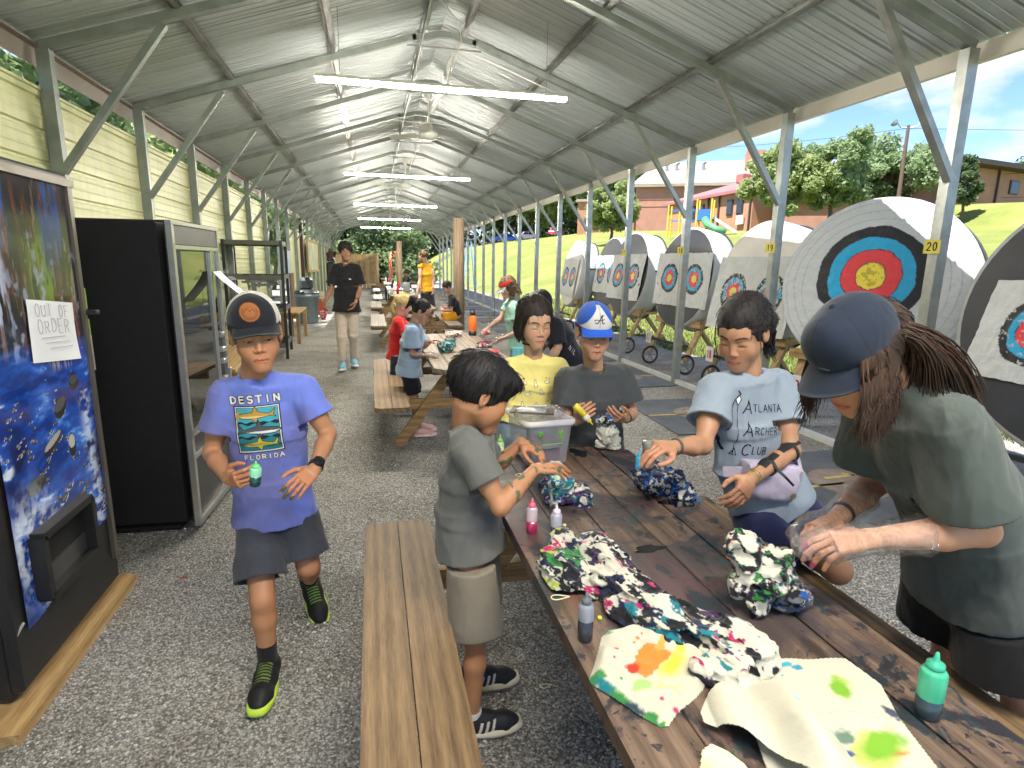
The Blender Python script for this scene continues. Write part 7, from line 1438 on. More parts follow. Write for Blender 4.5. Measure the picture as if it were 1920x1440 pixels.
def blot(P, c, x, y, rx, ry, colr, seed, edge=.35, wob=.9, ang=0):
    dx, dy = P[:, 0] - x, P[:, 1] - y; ca, sa = math.cos(ang), math.sin(ang); u = (dx * ca + dy * sa) / rx; v = (-dx * sa + dy * ca) / ry; r = np.hypot(u, v) + wob * (fbm(P, 26 / (max(rx, ry) / .05), seed, 4, .6) - .5) * 1.6; t = np.clip((1 - r) / edge, 0, 1)[:, None]; return c * (1 - t) + np.array(colr) * t
poly = smooth_poly([(.500, 1.135), (.56, 1.125), (.61, 1.15), (.70, 1.06), (.685, .99), (.655, .935), (.615, .900), (.56, .875), (.505, .835), (.475, .875), (.445, .93), (.405, .985), (.43, 1.02), (.455, 1.06)], 1)
def zf(X, Y, d):
    P = np.stack([X, Y, 0 * X], -1); return .7525 + .006 * np.clip(d / .02, 0, 1) + .022 * (1 - np.clip(np.hypot((X - .63) / .16, (Y - 1.10) / .14), 0, 1)) ** .8 + (.016 * np.abs(fbm(P * np.array([1, .55, 1]), 13, 3, 3) - .5) * 3 + .004 * np.sin((X * .9 + Y) * 90) * fbm(P, 12, 8, 2)) * np.clip(d / .015, 0, 1)
def cf(P):
    c = np.tile(np.array(lin(188, 184, 166)), (len(P), 1)); c = blot(P, c, .60, .985, .055, .028, lin(195, 180, 60), 4, .9, 1.1, .5); c = blot(P, c, .645, 1.035, .030, .012, lin(240, 205, 60), 6, .6, 1.1, 1.0); c = blot(P, c, .565, 1.015, .052, .032, lin(238, 120, 45), 3, .10, 1.1, .5); c = blot(P, c, .605, 1.045, .04, .010, lin(240, 150, 70), 13, .25, 1.3, .8); c = blot(P, c, .515, 1.00, .022, .014, lin(215, 50, 35), 5, .3, .9)
    for (x, y, s_, cc) in ((.50, 1.055, .006, MAG), (.485, 1.03, .004, MAG), (.56, 1.075, .006, ORG), (.575, 1.085, .004, ORG), (.53, .90, .006, MAG), (.545, 1.06, .005, ORG), (.475, .97, .004, GRN)): c = blot(P, c, x, y, s_, s_, cc, 7, .4, .8)
    for (x, y, a, b, cc, ang) in ((.420, .985, .030, .020, GRN, 0), (.435, .955, .03, .016, TEAL, -1), (.455, .92, .032, .014, GRN, -1.1), (.472, .893, .026, .014, lin(40, 60, 70), -1), (.49, .868, .020, .010, GRN, -1), (.505, .845, .012, .010, lin(60, 130, 60), 0), (.51, .945, .030, .014, lin(150, 185, 110), -.4), (.545, .87, .010, .007, MAG, 0), (.505, 1.12, .010, .018, lin(70, 150, 70), 0), (.56, .93, .03, .012, lin(225, 225, 120), 0)): c = blot(P, c, x, y, a, b, cc, 11, .5, 1.3, ang)
    return c
tag(sheet('spread_shirt', poly, zf, cf, DYED, .0025), 'white shirt corner with an orange and yellow dye burst on the table edge', 'shirt')
# paper towels
EMB, nt, b_ = newmat('paper_towel'); a_ = nd(nt, 'ShaderNodeVertexColor'); a_.layer_name = 'Col'; nt.links.new(a_.outputs[0], b_.inputs['Base Color']); b_.inputs['Roughness'].default_value = .9; vv = coords(nt, (1, 1, 1), rot=(0, 0, .25)); w_ = nd(nt, 'ShaderNodeTexVoronoi'); w_.inputs['Scale'].default_value = 140; nt.links.new(vv, w_.inputs['Vector']); bump(nt, b_, w_.outputs['Distance'], .22, .001)
towel = [(.745, .985), (.995, .935), (1.005, .85), (.96, .765), (.925, .64), (.86, .52), (.58, .56), (.64, .74), (.69, .87)]
def cft(P):
    c = np.tile(np.array(lin(186, 183, 166)), (len(P), 1)) * (.97 + .05 * fbm(P, 25, 3, 3))[:, None]; G1 = lin(110, 160, 40)
    c = blot(P, c, .912, .862, .045, .026, lin(165, 182, 100), 3, .5, .9, .9); c = blot(P, c, .912, .862, .036, .020, G1, 4, .5, .9, .9)
    c = blot(P, c, .865, .715, .075, .036, lin(165, 175, 90), 5, .4, .9, .3); c = blot(P, c, .865, .715, .062, .028, G1, 6, .4, .9, .3); c = blot(P, c, .822, .752, .022, .020, lin(90, 115, 100), 7, .5, 1.0); c = blot(P, c, .80, .715, .014, .010, lin(60, 80, 130), 8, .5, 1); c = blot(P, c, .89, .695, .02, .008, lin(170, 120, 70), 9, .5, 1)
    c = blot(P, c, .755, .765, .026, .012, lin(66, 82, 130), 10, .4, 1.0, -.5); c = blot(P, c, .715, .725, .022, .014, lin(165, 50, 85), 11, .4, 1.1); c = blot(P, c, .725, .765, .007, .006, lin(225, 130, 100), 12, .4, 1); c = blot(P, c, .955, .775, .012, .020, lin(60, 66, 84), 13, .4, 1)
    c = blot(P, c, .84, .945, .022, .010, lin(50, 150, 175), 14, .4, 1.3); c = blot(P, c, .865, .93, .012, .008, lin(40, 130, 165), 15, .4, 1.3); c = blot(P, c, .82, .918, .003, .003, lin(60, 160, 180), 16, .4, 1)
    l = np.abs((P[:, 1] - .812) - (P[:, 0] - .80) * -.19); m = (l < .0014) & (np.sin(P[:, 0] * 900) > -.3); c[m] *= .78; return c
tag(sheet('paper_towel', towel, lambda X, Y, d: .7545 + .003 * fbm(np.stack([X, Y, 0 * X], -1), 14, 3, 3) + .0015 * np.sin(X * 60), cft, EMB, .0022), 'flat white paper towel with two lime green dye blots', 'paper towel')
pl = smooth_poly([(.640, .905), (.735, .875), (.775, .80), (.775, .70), (.74, .60), (.68, .60), (.66, .70), (.61, .79), (.565, .835)], 1)
def zc(X, Y, d): P = np.stack([X, Y, 0 * X], -1); r = np.clip(1 - np.hypot((X - .70) / .11, (Y - .75) / .20), 0, 1); return .760 + .060 * r ** .7 * (1 + .5 * np.sin((X - .3 * Y) * 40)) + .010 * fbm(P, 18, 4, 3)
def cfc(P): c = np.tile(np.array(lin(188, 185, 168)), (len(P), 1)); c = blot(P, c, .735, .78, .006, .02, lin(120, 195, 210), 3, .5, 1.3, .4); return c
tag(sheet('crumpled_towel', pl, zc, cfc, EMB, .0022), 'puffed up crumpled white paper towel lying over the flat one', 'paper towel')
pl = smooth_poly([(.56, .80), (.60, .755), (.61, .68), (.56, .60), (.44, .62), (.43, .70), (.50, .72)], 1)
tag(sheet('torn_towel', pl, lambda X, Y, d: .756 + .02 * np.abs(np.sin((X + Y * .6) * 28)) * np.clip(d / .02, 0, 1), lambda P: np.tile(np.array(lin(214, 216, 178)), (len(P), 1)), EMB), 'torn pale greenish paper towel at the bottom edge of the picture', 'paper towel')
for (x, y, s_, l) in ((.90, 5.40, .0, 'white paper sheet lying on the near end of the second table'), (.86, 5.08, .12, 'white paper sheet behind the small boys head on the second table')): tag(sheet('paper_sheet', [(x - .10, y - .12), (x + .12, y - .10), (x + .14, y + .13), (x - .08, y + .12)], lambda X, Y, d: .7535 + .004 * np.sin(X * 20), lambda P: np.tile(np.array(lin(225, 224, 215)), (len(P), 1)), EMB, .01), l, 'paper')
# loops, caps and the wet puddle
RUBB = pmat('pale_rubber', lin(225, 215, 175), .5)
def loop(x, y, z, a, L, label): c, s_ = math.cos(a), math.sin(a); o = MB().tube([(x + L * math.cos(t) * c - .007 * math.sin(t) * (1.3 - math.cos(t)) * s_, y + L * math.cos(t) * s_ + .007 * math.sin(t) * (1.3 - math.cos(t)) * c, z) for t in np.linspace(0, 6.283, 25)[:-1]], .0016, 6, closed=True).build('rubber_band', RUBB); tag(o, label, 'rubber band', 'rubber bands dropped about')
loop(.450, 1.30, .7525, -.1, .024, 'pale rubber band on the table edge by the black dye bottle'); loop(.560, 2.19, .7525, .9, .018, 'rubber band on the table near the small boys wrist'); loop(.60, 1.86, .018, .1, .022, 'pale rubber band lying on the gravel beside the black shoes'); loop(.545, 2.04, .018, .9, .020, 'bluish rubber band on the gravel behind the black shoes')
def bit(x, y, c, label, s_=.007): o = MB().box((x, y, .7515 + s_ * .5), (s_ * 1.6, s_ * 1.3, s_), x * 9, bev=.002).build('bottle_tip', pmat('tip_plastic', c, .5)); tag(o, label, 'cap', 'small loose caps on the table')
bit(.516, 1.545, lin(230, 60, 120), 'tiny pink cap on the table before the grey bottle'); bit(1.003, 1.394, lin(235, 80, 50), 'tiny orange cap on the table left of the gloved hands'); bit(.516, 1.19, lin(205, 215, 50), 'tiny yellow green cap beside the black dye bottle'); bit(.782, .955, lin(140, 210, 40), 'lime green cap at the edge of the paper towel', .011); bit(1.082, 1.15, lin(190, 200, 210), 'tiny silver cap right of the gloved girls cloth'); bit(.437, 1.44, (.01, .01, .01), 'tiny black cap on the left edge of the table')
WET = pmat('wet_dye', (.008, .009, .014), .06, 0, .1, 9, coat=1)
for i, (cx, cy, rx, ry, l) in enumerate(((1.085, 1.80, .075, .05, 'glossy puddle of black dye in front of the navy cloth'), (.90, 2.42, .035, .06, 'dark dye puddle near the far end of the foreground table'), (.80, 1.50, .05, .02, 'drying streak of black dye in the middle of the table'), (.66, 1.40, .05, .035, 'blackish wet stain under the long dyed shirt'))):
    pts = [(cx + rx * math.cos(t) * (1 + .28 * math.sin(3 * t + i) + .15 * math.sin(7 * t)), cy + ry * math.sin(t) * (1 + .25 * math.cos(2 * t + i * 2))) for t in np.linspace(0, 6.283, 33)[:-1]]; o = MB().prism(pts, .7502, .7512).build('dye_puddle', WET); tag(o, l, 'puddle', 'wet dye on the table')
# stuff on the far tables
rs = np.random.RandomState(12); cols = [lin(20, 20, 24), lin(230, 228, 220), lin(200, 30, 60), lin(60, 160, 200), lin(150, 200, 80), lin(30, 32, 40), lin(110, 60, 130)]
words_ = ['black', 'white', 'crimson', 'sky blue', 'lime', 'charcoal', 'purple']
for i, (x, y) in enumerate([(.62, 19.5), (.72, 19.7), (.85, 19.4), (.98, 19.6), (1.1, 19.9), (.68, 20.3), (.95, 20.5), (1.12, 20.7), (.55, 24.6), (.7, 24.8), (.8, 24.5), (.95, 24.9), (1.05, 24.6), (1.15, 25.1), (.62, 25.3), (.5, 16.2), (.66, 16.0)]):
    k = i % 7; r_, h_ = .035 + .012 * (i % 2), .16 + .05 * (i % 3); o = MB().lathe([(r_, 0), (r_, h_ * .7), (r_ * .4, h_ * .85), (r_ * .35, h_), (0, h_)], n=12).build('jug', pmat('jug_plastic', cols[k], .4), None, True, (x, y, .753)); where = ['near folding table', 'far folding table', 'fourth picnic table'][0 if i < 8 else 1 if i < 15 else 2]; tag(o, f'{["small", "tall"][(i // 7) % 2]} {words_[k]} supply bottle standing on the {where}', 'bottle', f'supply bottles on the {where}')
o = MB().lathe([(.09, 0), (.10, .26), (.105, .27), (.1, .27)], n=20).build('white_bucket', PLAST, None, True, (.95, 17.0, .752)); tag(o, 'white bucket on the fourth picnic table', 'bucket')
o = MB().lathe([(.05, 0), (.055, .22), (.03, .26), (.03, .28), (0, .28)], n=16).build('clear_jug', pmat('clear_jug_plastic', lin(190, 205, 195), .2, alpha=.6), None, True, (1.08, 12.9, .752)); tag(o, 'clear jug holding straws on the third picnic table', 'jug')
# dry leaf on the gravel
o = MB().prism([(0, 0), (.012, .010), (.03, .008), (.022, .018), (.036, .03), (.018, .026), (.010, .038), (.003, .022), (-.012, .02), (0, .010)], .020, .022).build('dry_leaf', pmat('dead_leaf', lin(150, 85, 50), .7), None, False, (-.99, 2.97, 0)); tag(o, 'dry brown leaf lying on the gravel before the machines', 'leaf')
# number plates on the posts
YP = pmat('yellow_plate', lin(215, 200, 90), .5)
for (y, z, num, l) in ((3.57, 1.77, '20', 'yellow number 20 plate on the nearest post'), (5.40, 1.80, '19', 'small yellow number plate on the second post'), (7.23, 1.80, '18', 'small yellow number plate on the third post'), (9.06, 1.80, '17', 'small yellow number plate on the fourth post')):
    t = empty('number_plate', (4.022, y, z), l, 'number plate', 'yellow lane plates on the posts'); MB().box((-.002, 0, 0), (.008, .105, .10)).build('plate', YP, t); m = MB(); word(m, num, (-.0065, .032, -.028), (0, -.027, 0), (0, 0, .056), (-1, 0, 0), .008, 1.0, .45, jit=0); m.build('number', BLACK, t); t.rotation_euler = (0, 0, R(20))
# ---------------------------------------------------------------- archery butts on wheeled stands
BW = pmat('butt_white', (.50, .51, .51), .55, 0, .12, 4, .2, 12); BB = pmat('butt_black', (.022, .025, .034), .5, 0, .25, 4); TYRE = pmat('tyre', (.02, .02, .02), .7); RIM = pmat('rim_grey', (.22, .22, .22), .4, .4); SHEETM = vcmat('target_sheet', .55, .5, 14, .02, .4, folds=.5)
RING = [(.5, lin(225, 225, 222)), (.40, (.012, .014, .02)), (.32, lin(40, 160, 205)), (.22, lin(215, 62, 70)), (.11, lin(225, 205, 70))]
def rings(pic, x, y, r, wear=0, seed=1):
    P = np.stack([pic.X, pic.Y, 0 * pic.X + seed], -1); d = np.hypot(pic.X - x, pic.Y - y) / r + .02 * (fbm(P, 20, seed, 3) - .5)
    for (k, c) in RING[1:]:
        pic.put(d < k * 2.5 * .98, c)
    for k in (1.0, .8, .55, .28): pic.put(np.abs(d - k * .98 - .0) < .008, (.03, .03, .04))
    if wear: n = fbm(P, 34, seed + 3, 4, .7); pic.put((n > .70 - .12 * wear) & (d < 1.05), lin(185, 185, 180)); pic.put((n < .26) & (d < .5), lin(150, 120, 60))
def butt(label, y, R_, wd, face, front, zc=1.42, x=4.62, rz=0, num=None, sheet=None, big=None, stand=True, group='wheeled archery butts on the grass edge', sidem=None):
    t = empty('archery_butt', (x, y, 0), label, 'archery target', group, rz); tl = R(9); n = 56; ct, st_ = math.cos(tl), math.sin(tl)
    def TT(u, v, w_): return (w_ * ct + v * st_ * 1.0, -u, zc + v * ct - w_ * st_)     # u right seen from the shelter, v up, w away
    m = MB(); prof = [(R_ * .96, 0), (R_, .02), (R_, wd * .5), (R_ * .985, wd), (R_ * .90, wd + .02)]; P = []
    for (r_, w_) in prof: P += [TT(r_ * math.cos(a), r_ * math.sin(a), w_) for a in np.linspace(0, 2 * math.pi, n, endpoint=False)]
    F = [(i * n + j, i * n + (j + 1) % n, (i + 1) * n + (j + 1) % n, (i + 1) * n + j) for i in range(4) for j in range(n)] + [tuple((4 * n + k) for k in range(n))]
    m.add(P, F); m.build('drum', sidem or BW, t, True)
    m = MB(); m.add([TT(R_ * .955 * math.cos(a), R_ * .955 * math.sin(a), -.004) for a in np.linspace(0, 2 * math.pi, n, endpoint=False)] + [TT(R_ * .965 * math.cos(a), R_ * .965 * math.sin(a), .01) for a in np.linspace(0, 2 * math.pi, n, endpoint=False)], [tuple(range(n))] + [(i, (i + 1) % n, n + (i + 1) % n, n + i) for i in range(n)]); m.build('front_disc', front, t)
    m = MB(); m.tube([TT(R_ * 1.004 * math.cos(a), R_ * 1.004 * math.sin(a), wd * .93) for a in np.linspace(0, 2 * math.pi, n, endpoint=False)], .012, 6, closed=True); m.build('rim_band', BB, t)
    def place(pic, u0, v0, name, seed, sag=.012, off=-.03, skew=0, tear=0):
        nx, ny = pic.nx, pic.ny; P3 = np.stack([pic.X, pic.Y, 0 * pic.X + seed], -1); w_ = off - sag * 2.2 * np.abs(fbm(P3 * np.array([1, .6, 1]), 7, seed, 4) - .5) - .0012 * np.sin(pic.Y * 40 + 9 * fbm(P3, 5, seed + 2, 2)); keep = pic.A > 0
        ex = .025 * (fbm(P3, 9, seed + 6, 3) - .5); 
        V3 = np.array([TT(u0 + pic.X[i, j] + skew * (pic.Y[i, j] - pic.h) + 1.5 * ex[i, j], v0 + pic.Y[i, j] + ex[i, j], w_[i, j]) for i in range(nx) for j in range(ny)]); idx = np.arange(nx * ny).reshape(nx, ny); q = np.stack([idx[:-1, :-1], idx[1:, :-1], idx[1:, 1:], idx[:-1, 1:]], -1).reshape(-1, 4); k = keep.ravel()[q].all(1); me = npmesh(name, V3, q[k][:, ::-1]); setcol(me, pic.C.reshape(-1, 3)); return link(name, me, SHEETM, t, True)
    if sheet:
        W_, H_, u0, v0, r_, wear, sd, skew, n_ = sheet; pic = Pic(W_, H_, .008, lin(200, 202, 202)); nz = fbm(np.stack([pic.X, pic.Y, 0 * pic.X + sd], -1), 8, sd, 4, .65); pic.C *= (.80 + .35 * nz)[..., None]; pic.put(nz > .74, lin(110, 112, 116))
        for k in range(n_): rings(pic, W_ * (.27 + .46 * k) if n_ == 2 else W_ * .40, H_ * .52, r_, wear, sd + k)
        place(pic, u0, v0, 'target_sheet', sd, skew=skew)
    if big:
        rb, sd, v0 = big; pic = Pic(2 * R_ * .985, 2 * R_ * .985, .0065); d = np.hypot(pic.X - R_ * .985, pic.Y - R_ * .985); pic.put(d < R_ * .983, lin(190, 193, 194)); 
        for k_ in (.93, .84, .75): pic.put(np.abs(d - R_ * k_) < .0042, lin(165, 167, 172))
        rings(pic, R_ * .985 - .02, R_ * .985 + v0, rb, 0, sd); n1 = fbm(np.stack([pic.X, pic.Y, 0 * pic.X], -1), 30, 5, 3); g_ = (np.hypot(pic.X - R_ * .985 + .02, pic.Y - R_ * .985 - v0) < rb * .27) & (n1 > .56); pic.C[g_] *= .6; place(pic, -R_ * .985, -R_ * .985, 'target_face', sd, .006, -.012)
    if stand:
        Wd = WOOD_YZ
        for s in (-1, 1):
            yy = s * R_ * .66
            MB().beam((-.20, yy, .17), (.42, yy, 1.42), .045, .09, (0, 1, 0)).build('front_leg', Wd, t); MB().beam((.28, yy * .9, 1.1), (1.10, yy * .9, .10), .045, .09, (0, 1, 0)).build('rear_leg', Wd, t)
            wh = empty('wheel', (-.20, yy - .05, .15)); wh.parent = t
            def wheel(wh, r):
                MB().tube([(r * .90 * math.cos(a), 0, r * .90 * math.sin(a)) for a in np.linspace(0, 2 * math.pi, 28, endpoint=False)], r * .12, 8, closed=True).build('tyre', TYRE, wh, True)
                m = MB(); m.tube([(r * .78 * math.cos(a), 0, r * .78 * math.sin(a)) for a in np.linspace(0, 2 * math.pi, 28, endpoint=False)], r * .045, 6, closed=True)
                for k in range(6): a = k * math.pi / 3; m.beam((r * .1 * math.cos(a), 0, r * .1 * math.sin(a)), (r * .78 * math.cos(a), 0, r * .78 * math.sin(a)), r * .10, r * .09, (0, 1, 0))
                m.lathe([(0, -.02), (r * .2, -.02), (r * .2, .02), (0, .02)], axis=(0, 1, 0), n=12); m.build('rim', RIM, wh)
            wheel(wh, .15); w2 = empty('wheel', (1.12, yy * .9, .075)); w2.parent = t; wheel(w2, .075)
        MB().beam((-.02, -R_ * .80, .74), (-.02, R_ * .80, .74), .045, .10).build('crossbar', WOOD_Y, t); MB().beam((.42, -R_ * .7, .78), (.42, R_ * .7, .78), .045, .09).build('crossbar', WOOD_Y, t); MB().beam((-.16, -R_ * .66, .42), (-.16, R_ * .66, .42), .03, .035).build('lower_rail', BB, t)
        for s in (-1, 1): MB().box((.18, s * R_ * .62, .735), (.42, .09, .05)).build('cradle', WOOD_YX, t)
        MB().box((wd * .6, -R_ * .99, 1.50), (.20, .02, .03)).build('strap', BB, t)
    if num:
        tg = MB().box((-.245, R_ * .60, .45), (.012, .15, .20), bev=.003).build('number_tag', PLAST, t); m = MB(); word(m, num, (-.253, R_ * .60 + .045, .40), (0, -.042, 0), (0, 0, .10), (-1, 0, 0), .014, .85, .35); m.build('number', pmat('red_number', lin(190, 30, 40), .5), tg)
    return t
butt('large round butt with one big five colour target face', 4.60, .82, .40, None, BW, 1.45, 4.55, R(30), '19', big=(.47, 3, .085))
butt('pale round butt with a torn sheet of two target faces', 6.45, .80, .42, None, pmat('butt_cream', (.72, .68, .62), .5, 0, .08, 3), 1.38, 4.66, R(4), '18', sheet=(1.46, .95, -.74, -.60, .245, 1.2, 5, .06, 2))
butt('black fronted butt with two target faces on a skewed white sheet', 8.35, .78, .40, None, BB, 1.42, 4.70, R(4), '17', sheet=(1.45, .82, -.74, -.44, .235, .4, 8, -.10, 2))
butt('black fronted butt left of the number 17 butt with its sheet partly hidden', 10.50, .80, .42, None, BB, 1.43, 4.75, R(2), None, sheet=(1.35, .86, -.66, -.48, .24, .5, 12, .05, 2))
butt('black topped butt squeezed behind the one with two target faces', 11.95, .78, .40, None, BB, 1.42, 4.95, 0, None, sheet=(1.3, .8, -.65, -.42, .235, .5, 16, 0, 2))
butt('farthest big butt in the row, white topped with a hanging sheet', 13.75, .80, .42, None, pmat('butt_cream_far', (.72, .68, .63), .5, 0, .08, 3), 1.38, 4.75, R(-3), None, sheet=(1.3, .9, -.70, -.55, .24, .6, 21, .05, 2), sidem=BW)
butt('nearest butt, black, with a small target face on white paper at the right edge', 2.48, .88, .42, None, BB, 1.32, 4.20, R(6), None, sheet=(.90, .66, -.66, -.44, .235, .6, 25, .12, 1))
for (x, y, l) in ((13.0, 19.5, 'small white round butt standing far out behind the black fronted butt'), (12.5, 16.6, 'small white round butt far out, seen between two near butts'), (12.2, 14.6, 'small grey round butt far out beside the white one')): butt(l, y, .62, .35, None, BW, .95 + .55, x, 0, stand=False, group='distant butts out on the lawn'); MB().beam((x + .3, y, float(terrain(x, y))), (x + .3, y, 1.4), .1, .5).build('prop', WOOD_YZ, bpy.context.scene.objects[[o.name for o in sc.objects if o.name.startswith('archery_butt')][-1]]).matrix_parent_inverse = Matrix.Translation((-x, -y, 0))
# ---------------------------------------------------------------- trees
LEAFM = {}
def leafmat(name, c1, c2, c3):
    m, nt, b = newmat(name); g = nd(nt, 'ShaderNodeNewGeometry'); c = ramp(nt, g.outputs['Random Per Island'], [(0, c1), (.5, c2), (1, c3)]); nt.links.new(c, b.inputs['Base Color']); b.inputs['Roughness'].default_value = .55
    tr = nd(nt, 'ShaderNodeBsdfTranslucent'); nt.links.new(c, tr.inputs['Color']); mx = nd(nt, 'ShaderNodeMixShader'); mx.inputs[0].default_value = .6; nt.links.new(b.outputs[0], mx.inputs[1]); nt.links.new(tr.outputs[0], mx.inputs[2]); nt.links.new(mx.outputs[0], nt.nodes['Material Output'].inputs['Surface']); return m
L1 = leafmat('leaf_green', (.19, .27, .13), (.26, .35, .17), (.35, .43, .23)); L2 = leafmat('leaf_yellow_green', (.25, .32, .12), (.33, .40, .16), (.42, .47, .22)); L3 = leafmat('leaf_dark', (.08, .13, .06), (.12, .18, .08), (.17, .23, .11)); BARK = pmat('bark', (.11, .085, .065), .9, 0, .3, 9, .5, 40)
def leaves(name, centres, radii, n, size, mat, parent, seed):
    r = np.random.RandomState(seed); C_ = np.array(centres); Rr = np.array(radii); k = r.choice(len(C_), n, p=(Rr ** 2) / (Rr ** 2).sum()); d = r.randn(n, 3); d /= np.linalg.norm(d, axis=1, keepdims=True); rad = Rr[k] * (r.rand(n) ** .28) * (.8 + .35 * r.rand(n)); P = C_[k] + d * rad[:, None] * np.array([1, 1, .8])
    s = size * (.5 + r.rand(n)); a = r.randn(n, 3); a /= np.linalg.norm(a, axis=1, keepdims=True); nn = d * .6 + r.randn(n, 3) * .6 + np.array([0, 0, .5]); b = np.cross(nn, a); b /= np.linalg.norm(b, axis=1, keepdims=True); a = np.cross(b, nn); a /= np.linalg.norm(a, axis=1, keepdims=True)
    v = np.stack([P - a * s[:, None], P + b * s[:, None] * .5, P + a * s[:, None], P - b * s[:, None] * .5], 1).reshape(-1, 3); q = np.arange(n * 4).reshape(n, 4); return link(name, npmesh(name, v, q), mat, parent)
def tree(label, x, y, h, cr, n, size, mat, seed, z0=None, trunk=.3, cz=None, group=None, cat='tree', flat=.8):
    z = float(terrain(x, y)) if z0 is None else z0; t = empty('tree', (x, y, z), label, cat, group); r = np.random.RandomState(seed); cz = cz or h * .62; C_ = []; Rr = []
    for i in range(38):
        d = r.randn(3); d /= np.linalg.norm(d); q = V(0, 0, cz) + d * V(cr, cr, (h - cz)) * r.uniform(.35, .98); q[2] = max(q[2], h * .25); C_.append(q); Rr.append(cr * r.uniform(.15, .36))
    leaves('crown', C_, Rr, n, size, mat, t, seed); m = MB(); m.tube([(0, 0, -.2), (.03 * h, 0, h * .2), (0, .02 * h, h * .45), (0, 0, h * .7)], [trunk, trunk * .8, trunk * .55, trunk * .2], 8)
    for i in range(7): q = C_[i * 3]; m.tube([(0, 0, h * (.25 + .04 * i)), tuple(V(*q) * .6 + V(0, 0, h * .1)), tuple(q)], [trunk * .4, trunk * .2, trunk * .06], 5)
    m.build('trunk', BARK, t, True); return t
tree('round bright green tree at the corner of the brick hall', 19.2, 46.2, 5.0, 2.1, 9000, .16, L2, 1, trunk=.16)
tree('broad light green tree in front of the red roofed building', 25.0, 32.9, 5.6, 2.35, 14000, .13, L2, 2, trunk=.14)
tree('tall dark green tree just right of the light green one', 28.2, 32.6, 6.3, 2.5, 15000, .13, L1, 3, trunk=.15)
tree('wide airy tree standing behind the lamp pole', 38.6, 38.5, 6.3, 3.8, 14000, .17, L1, 4, trunk=.2, z0=4.6)
tree('small tree filling the gap left of the lamp pole', 34.5, 41.0, 5.6, 2.4, 8000, .15, L2, 14, trunk=.15, z0=4.4)
tree('thin grey green tree in front of the right brick building', 36.3, 30.6, 4.0, 1.0, 5000, .10, L3, 5, trunk=.10)
tree('dark tree over the right brick building roof', 62, 58, 12, 4.5, 6000, .3, L3, 6, z0=3); tree('dark tree at the right edge above the roof', 74, 52, 13, 5, 6000, .3, L3, 7, z0=3)
for i, (x, y, h, c, l) in enumerate(((14, 122, 11, 6, 'large tree at the left end of the far tree line'), (22, 118, 13, 6.5, 'second large tree in the far tree line'), (31, 116, 14, 7, 'tall tree behind the parked blue car'), (40, 113, 14, 7, 'dense tree between the blue and pink cars'), (49, 106, 13, 7, 'dense tree behind the pink car'), (27, 130, 17, 8, 'highest tree in the far tree line'), (46, 124, 17, 8, 'dark high tree at the right of the far tree line'), (6, 128, 11, 6, 'tree just right of the hedge at the shelters end'))): tree(l, x, y, h, c, 7000, .42, (L1, L3, L2)[i % 3], 20 + i, trunk=.35, group='far tree line beyond the road')
r = np.random.RandomState(90); C_ = [V(r.uniform(-15, 75), r.uniform(-6, 6), r.uniform(0, 9)) for _ in range(150)]; o = leaves('far_woods', C_, [r.uniform(2.5, 4.5) for _ in C_], 26000, .5, L3, None, 91); o.location = (0, 134, 5); o.rotation_euler = (0, 0, R(-12)); tag(o, 'dense green woods closing the view beyond the parked cars', kind='stuff')
# leafy bank closing the far end
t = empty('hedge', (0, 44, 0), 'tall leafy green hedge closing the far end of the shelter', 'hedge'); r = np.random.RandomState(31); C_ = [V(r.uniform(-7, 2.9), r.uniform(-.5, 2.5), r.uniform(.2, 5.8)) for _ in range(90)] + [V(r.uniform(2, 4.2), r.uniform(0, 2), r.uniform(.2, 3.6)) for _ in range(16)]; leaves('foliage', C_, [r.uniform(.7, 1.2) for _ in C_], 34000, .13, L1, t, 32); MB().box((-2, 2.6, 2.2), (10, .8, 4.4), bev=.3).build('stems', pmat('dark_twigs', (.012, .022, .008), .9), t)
for i, (y, h, l) in enumerate(((3.0, 5.6, 'leafy tree rising behind the nearest wall sheets'), (6.3, 5.8, 'second leafy tree behind the cream wall'), (10, 6.0, 'third leafy tree behind the cream wall'), (14.5, 6, 'fourth leafy tree behind the cream wall'), (19.5, 6.5, 'fifth leafy tree behind the wall, near the rack'), (26, 7, 'sixth leafy tree behind the far wall'), (34, 7, 'last leafy tree behind the far wall'))): tree(l, -5.2, y, h, 2.2, 9000, .10, (L1, L2)[i % 2], 40 + i, z0=0, trunk=.12, cz=3.2, group='trees behind the cream wall')
# ---------------------------------------------------------------- buildings
def brick(name, c):
    m, nt, b = newmat(name); v = coords(nt); n1 = noise(nt, v, 1.2, 4, .6); base = ramp(nt, n1, [(.3, tuple(x * .88 for x in c)), (.7, tuple(x * 1.1 for x in c))]); s = nd(nt, 'ShaderNodeSeparateXYZ'); nt.links.new(v, s.inputs[0]); w_ = nd(nt, 'ShaderNodeMath', operation='MULTIPLY'); w_.inputs[1].default_value = 13.3; nt.links.new(s.outputs[2], w_.inputs[0]); fr = nd(nt, 'ShaderNodeMath', operation='FRACT'); nt.links.new(w_.outputs[0], fr.inputs[0]); base = mixc(nt, ramp(nt, fr.outputs[0], [(.0, (.35, .35, .35)), (.14, (0, 0, 0))]), base, (.5, .42, .36)); nt.links.new(base, b.inputs['Base Color']); b.inputs['Roughness'].default_value = .85; return m
BR1 = brick('red_brick', (.38, .19, .14)); BR2 = brick('tan_brick', (.40, .20, .12)); BR3 = brick('pink_brick', (.36, .19, .145)); TANR = pmat('tan_roof', (.34, .28, .22), .8, 0, .12, 1); REDR = pmat('red_metal_roof', (.34, .13, .13), .5, 0, .1, 1); DKW = pmat('dark_window', (.02, .025, .03), .15); BRN = pmat('brown_trim', (.07, .04, .03), .6)
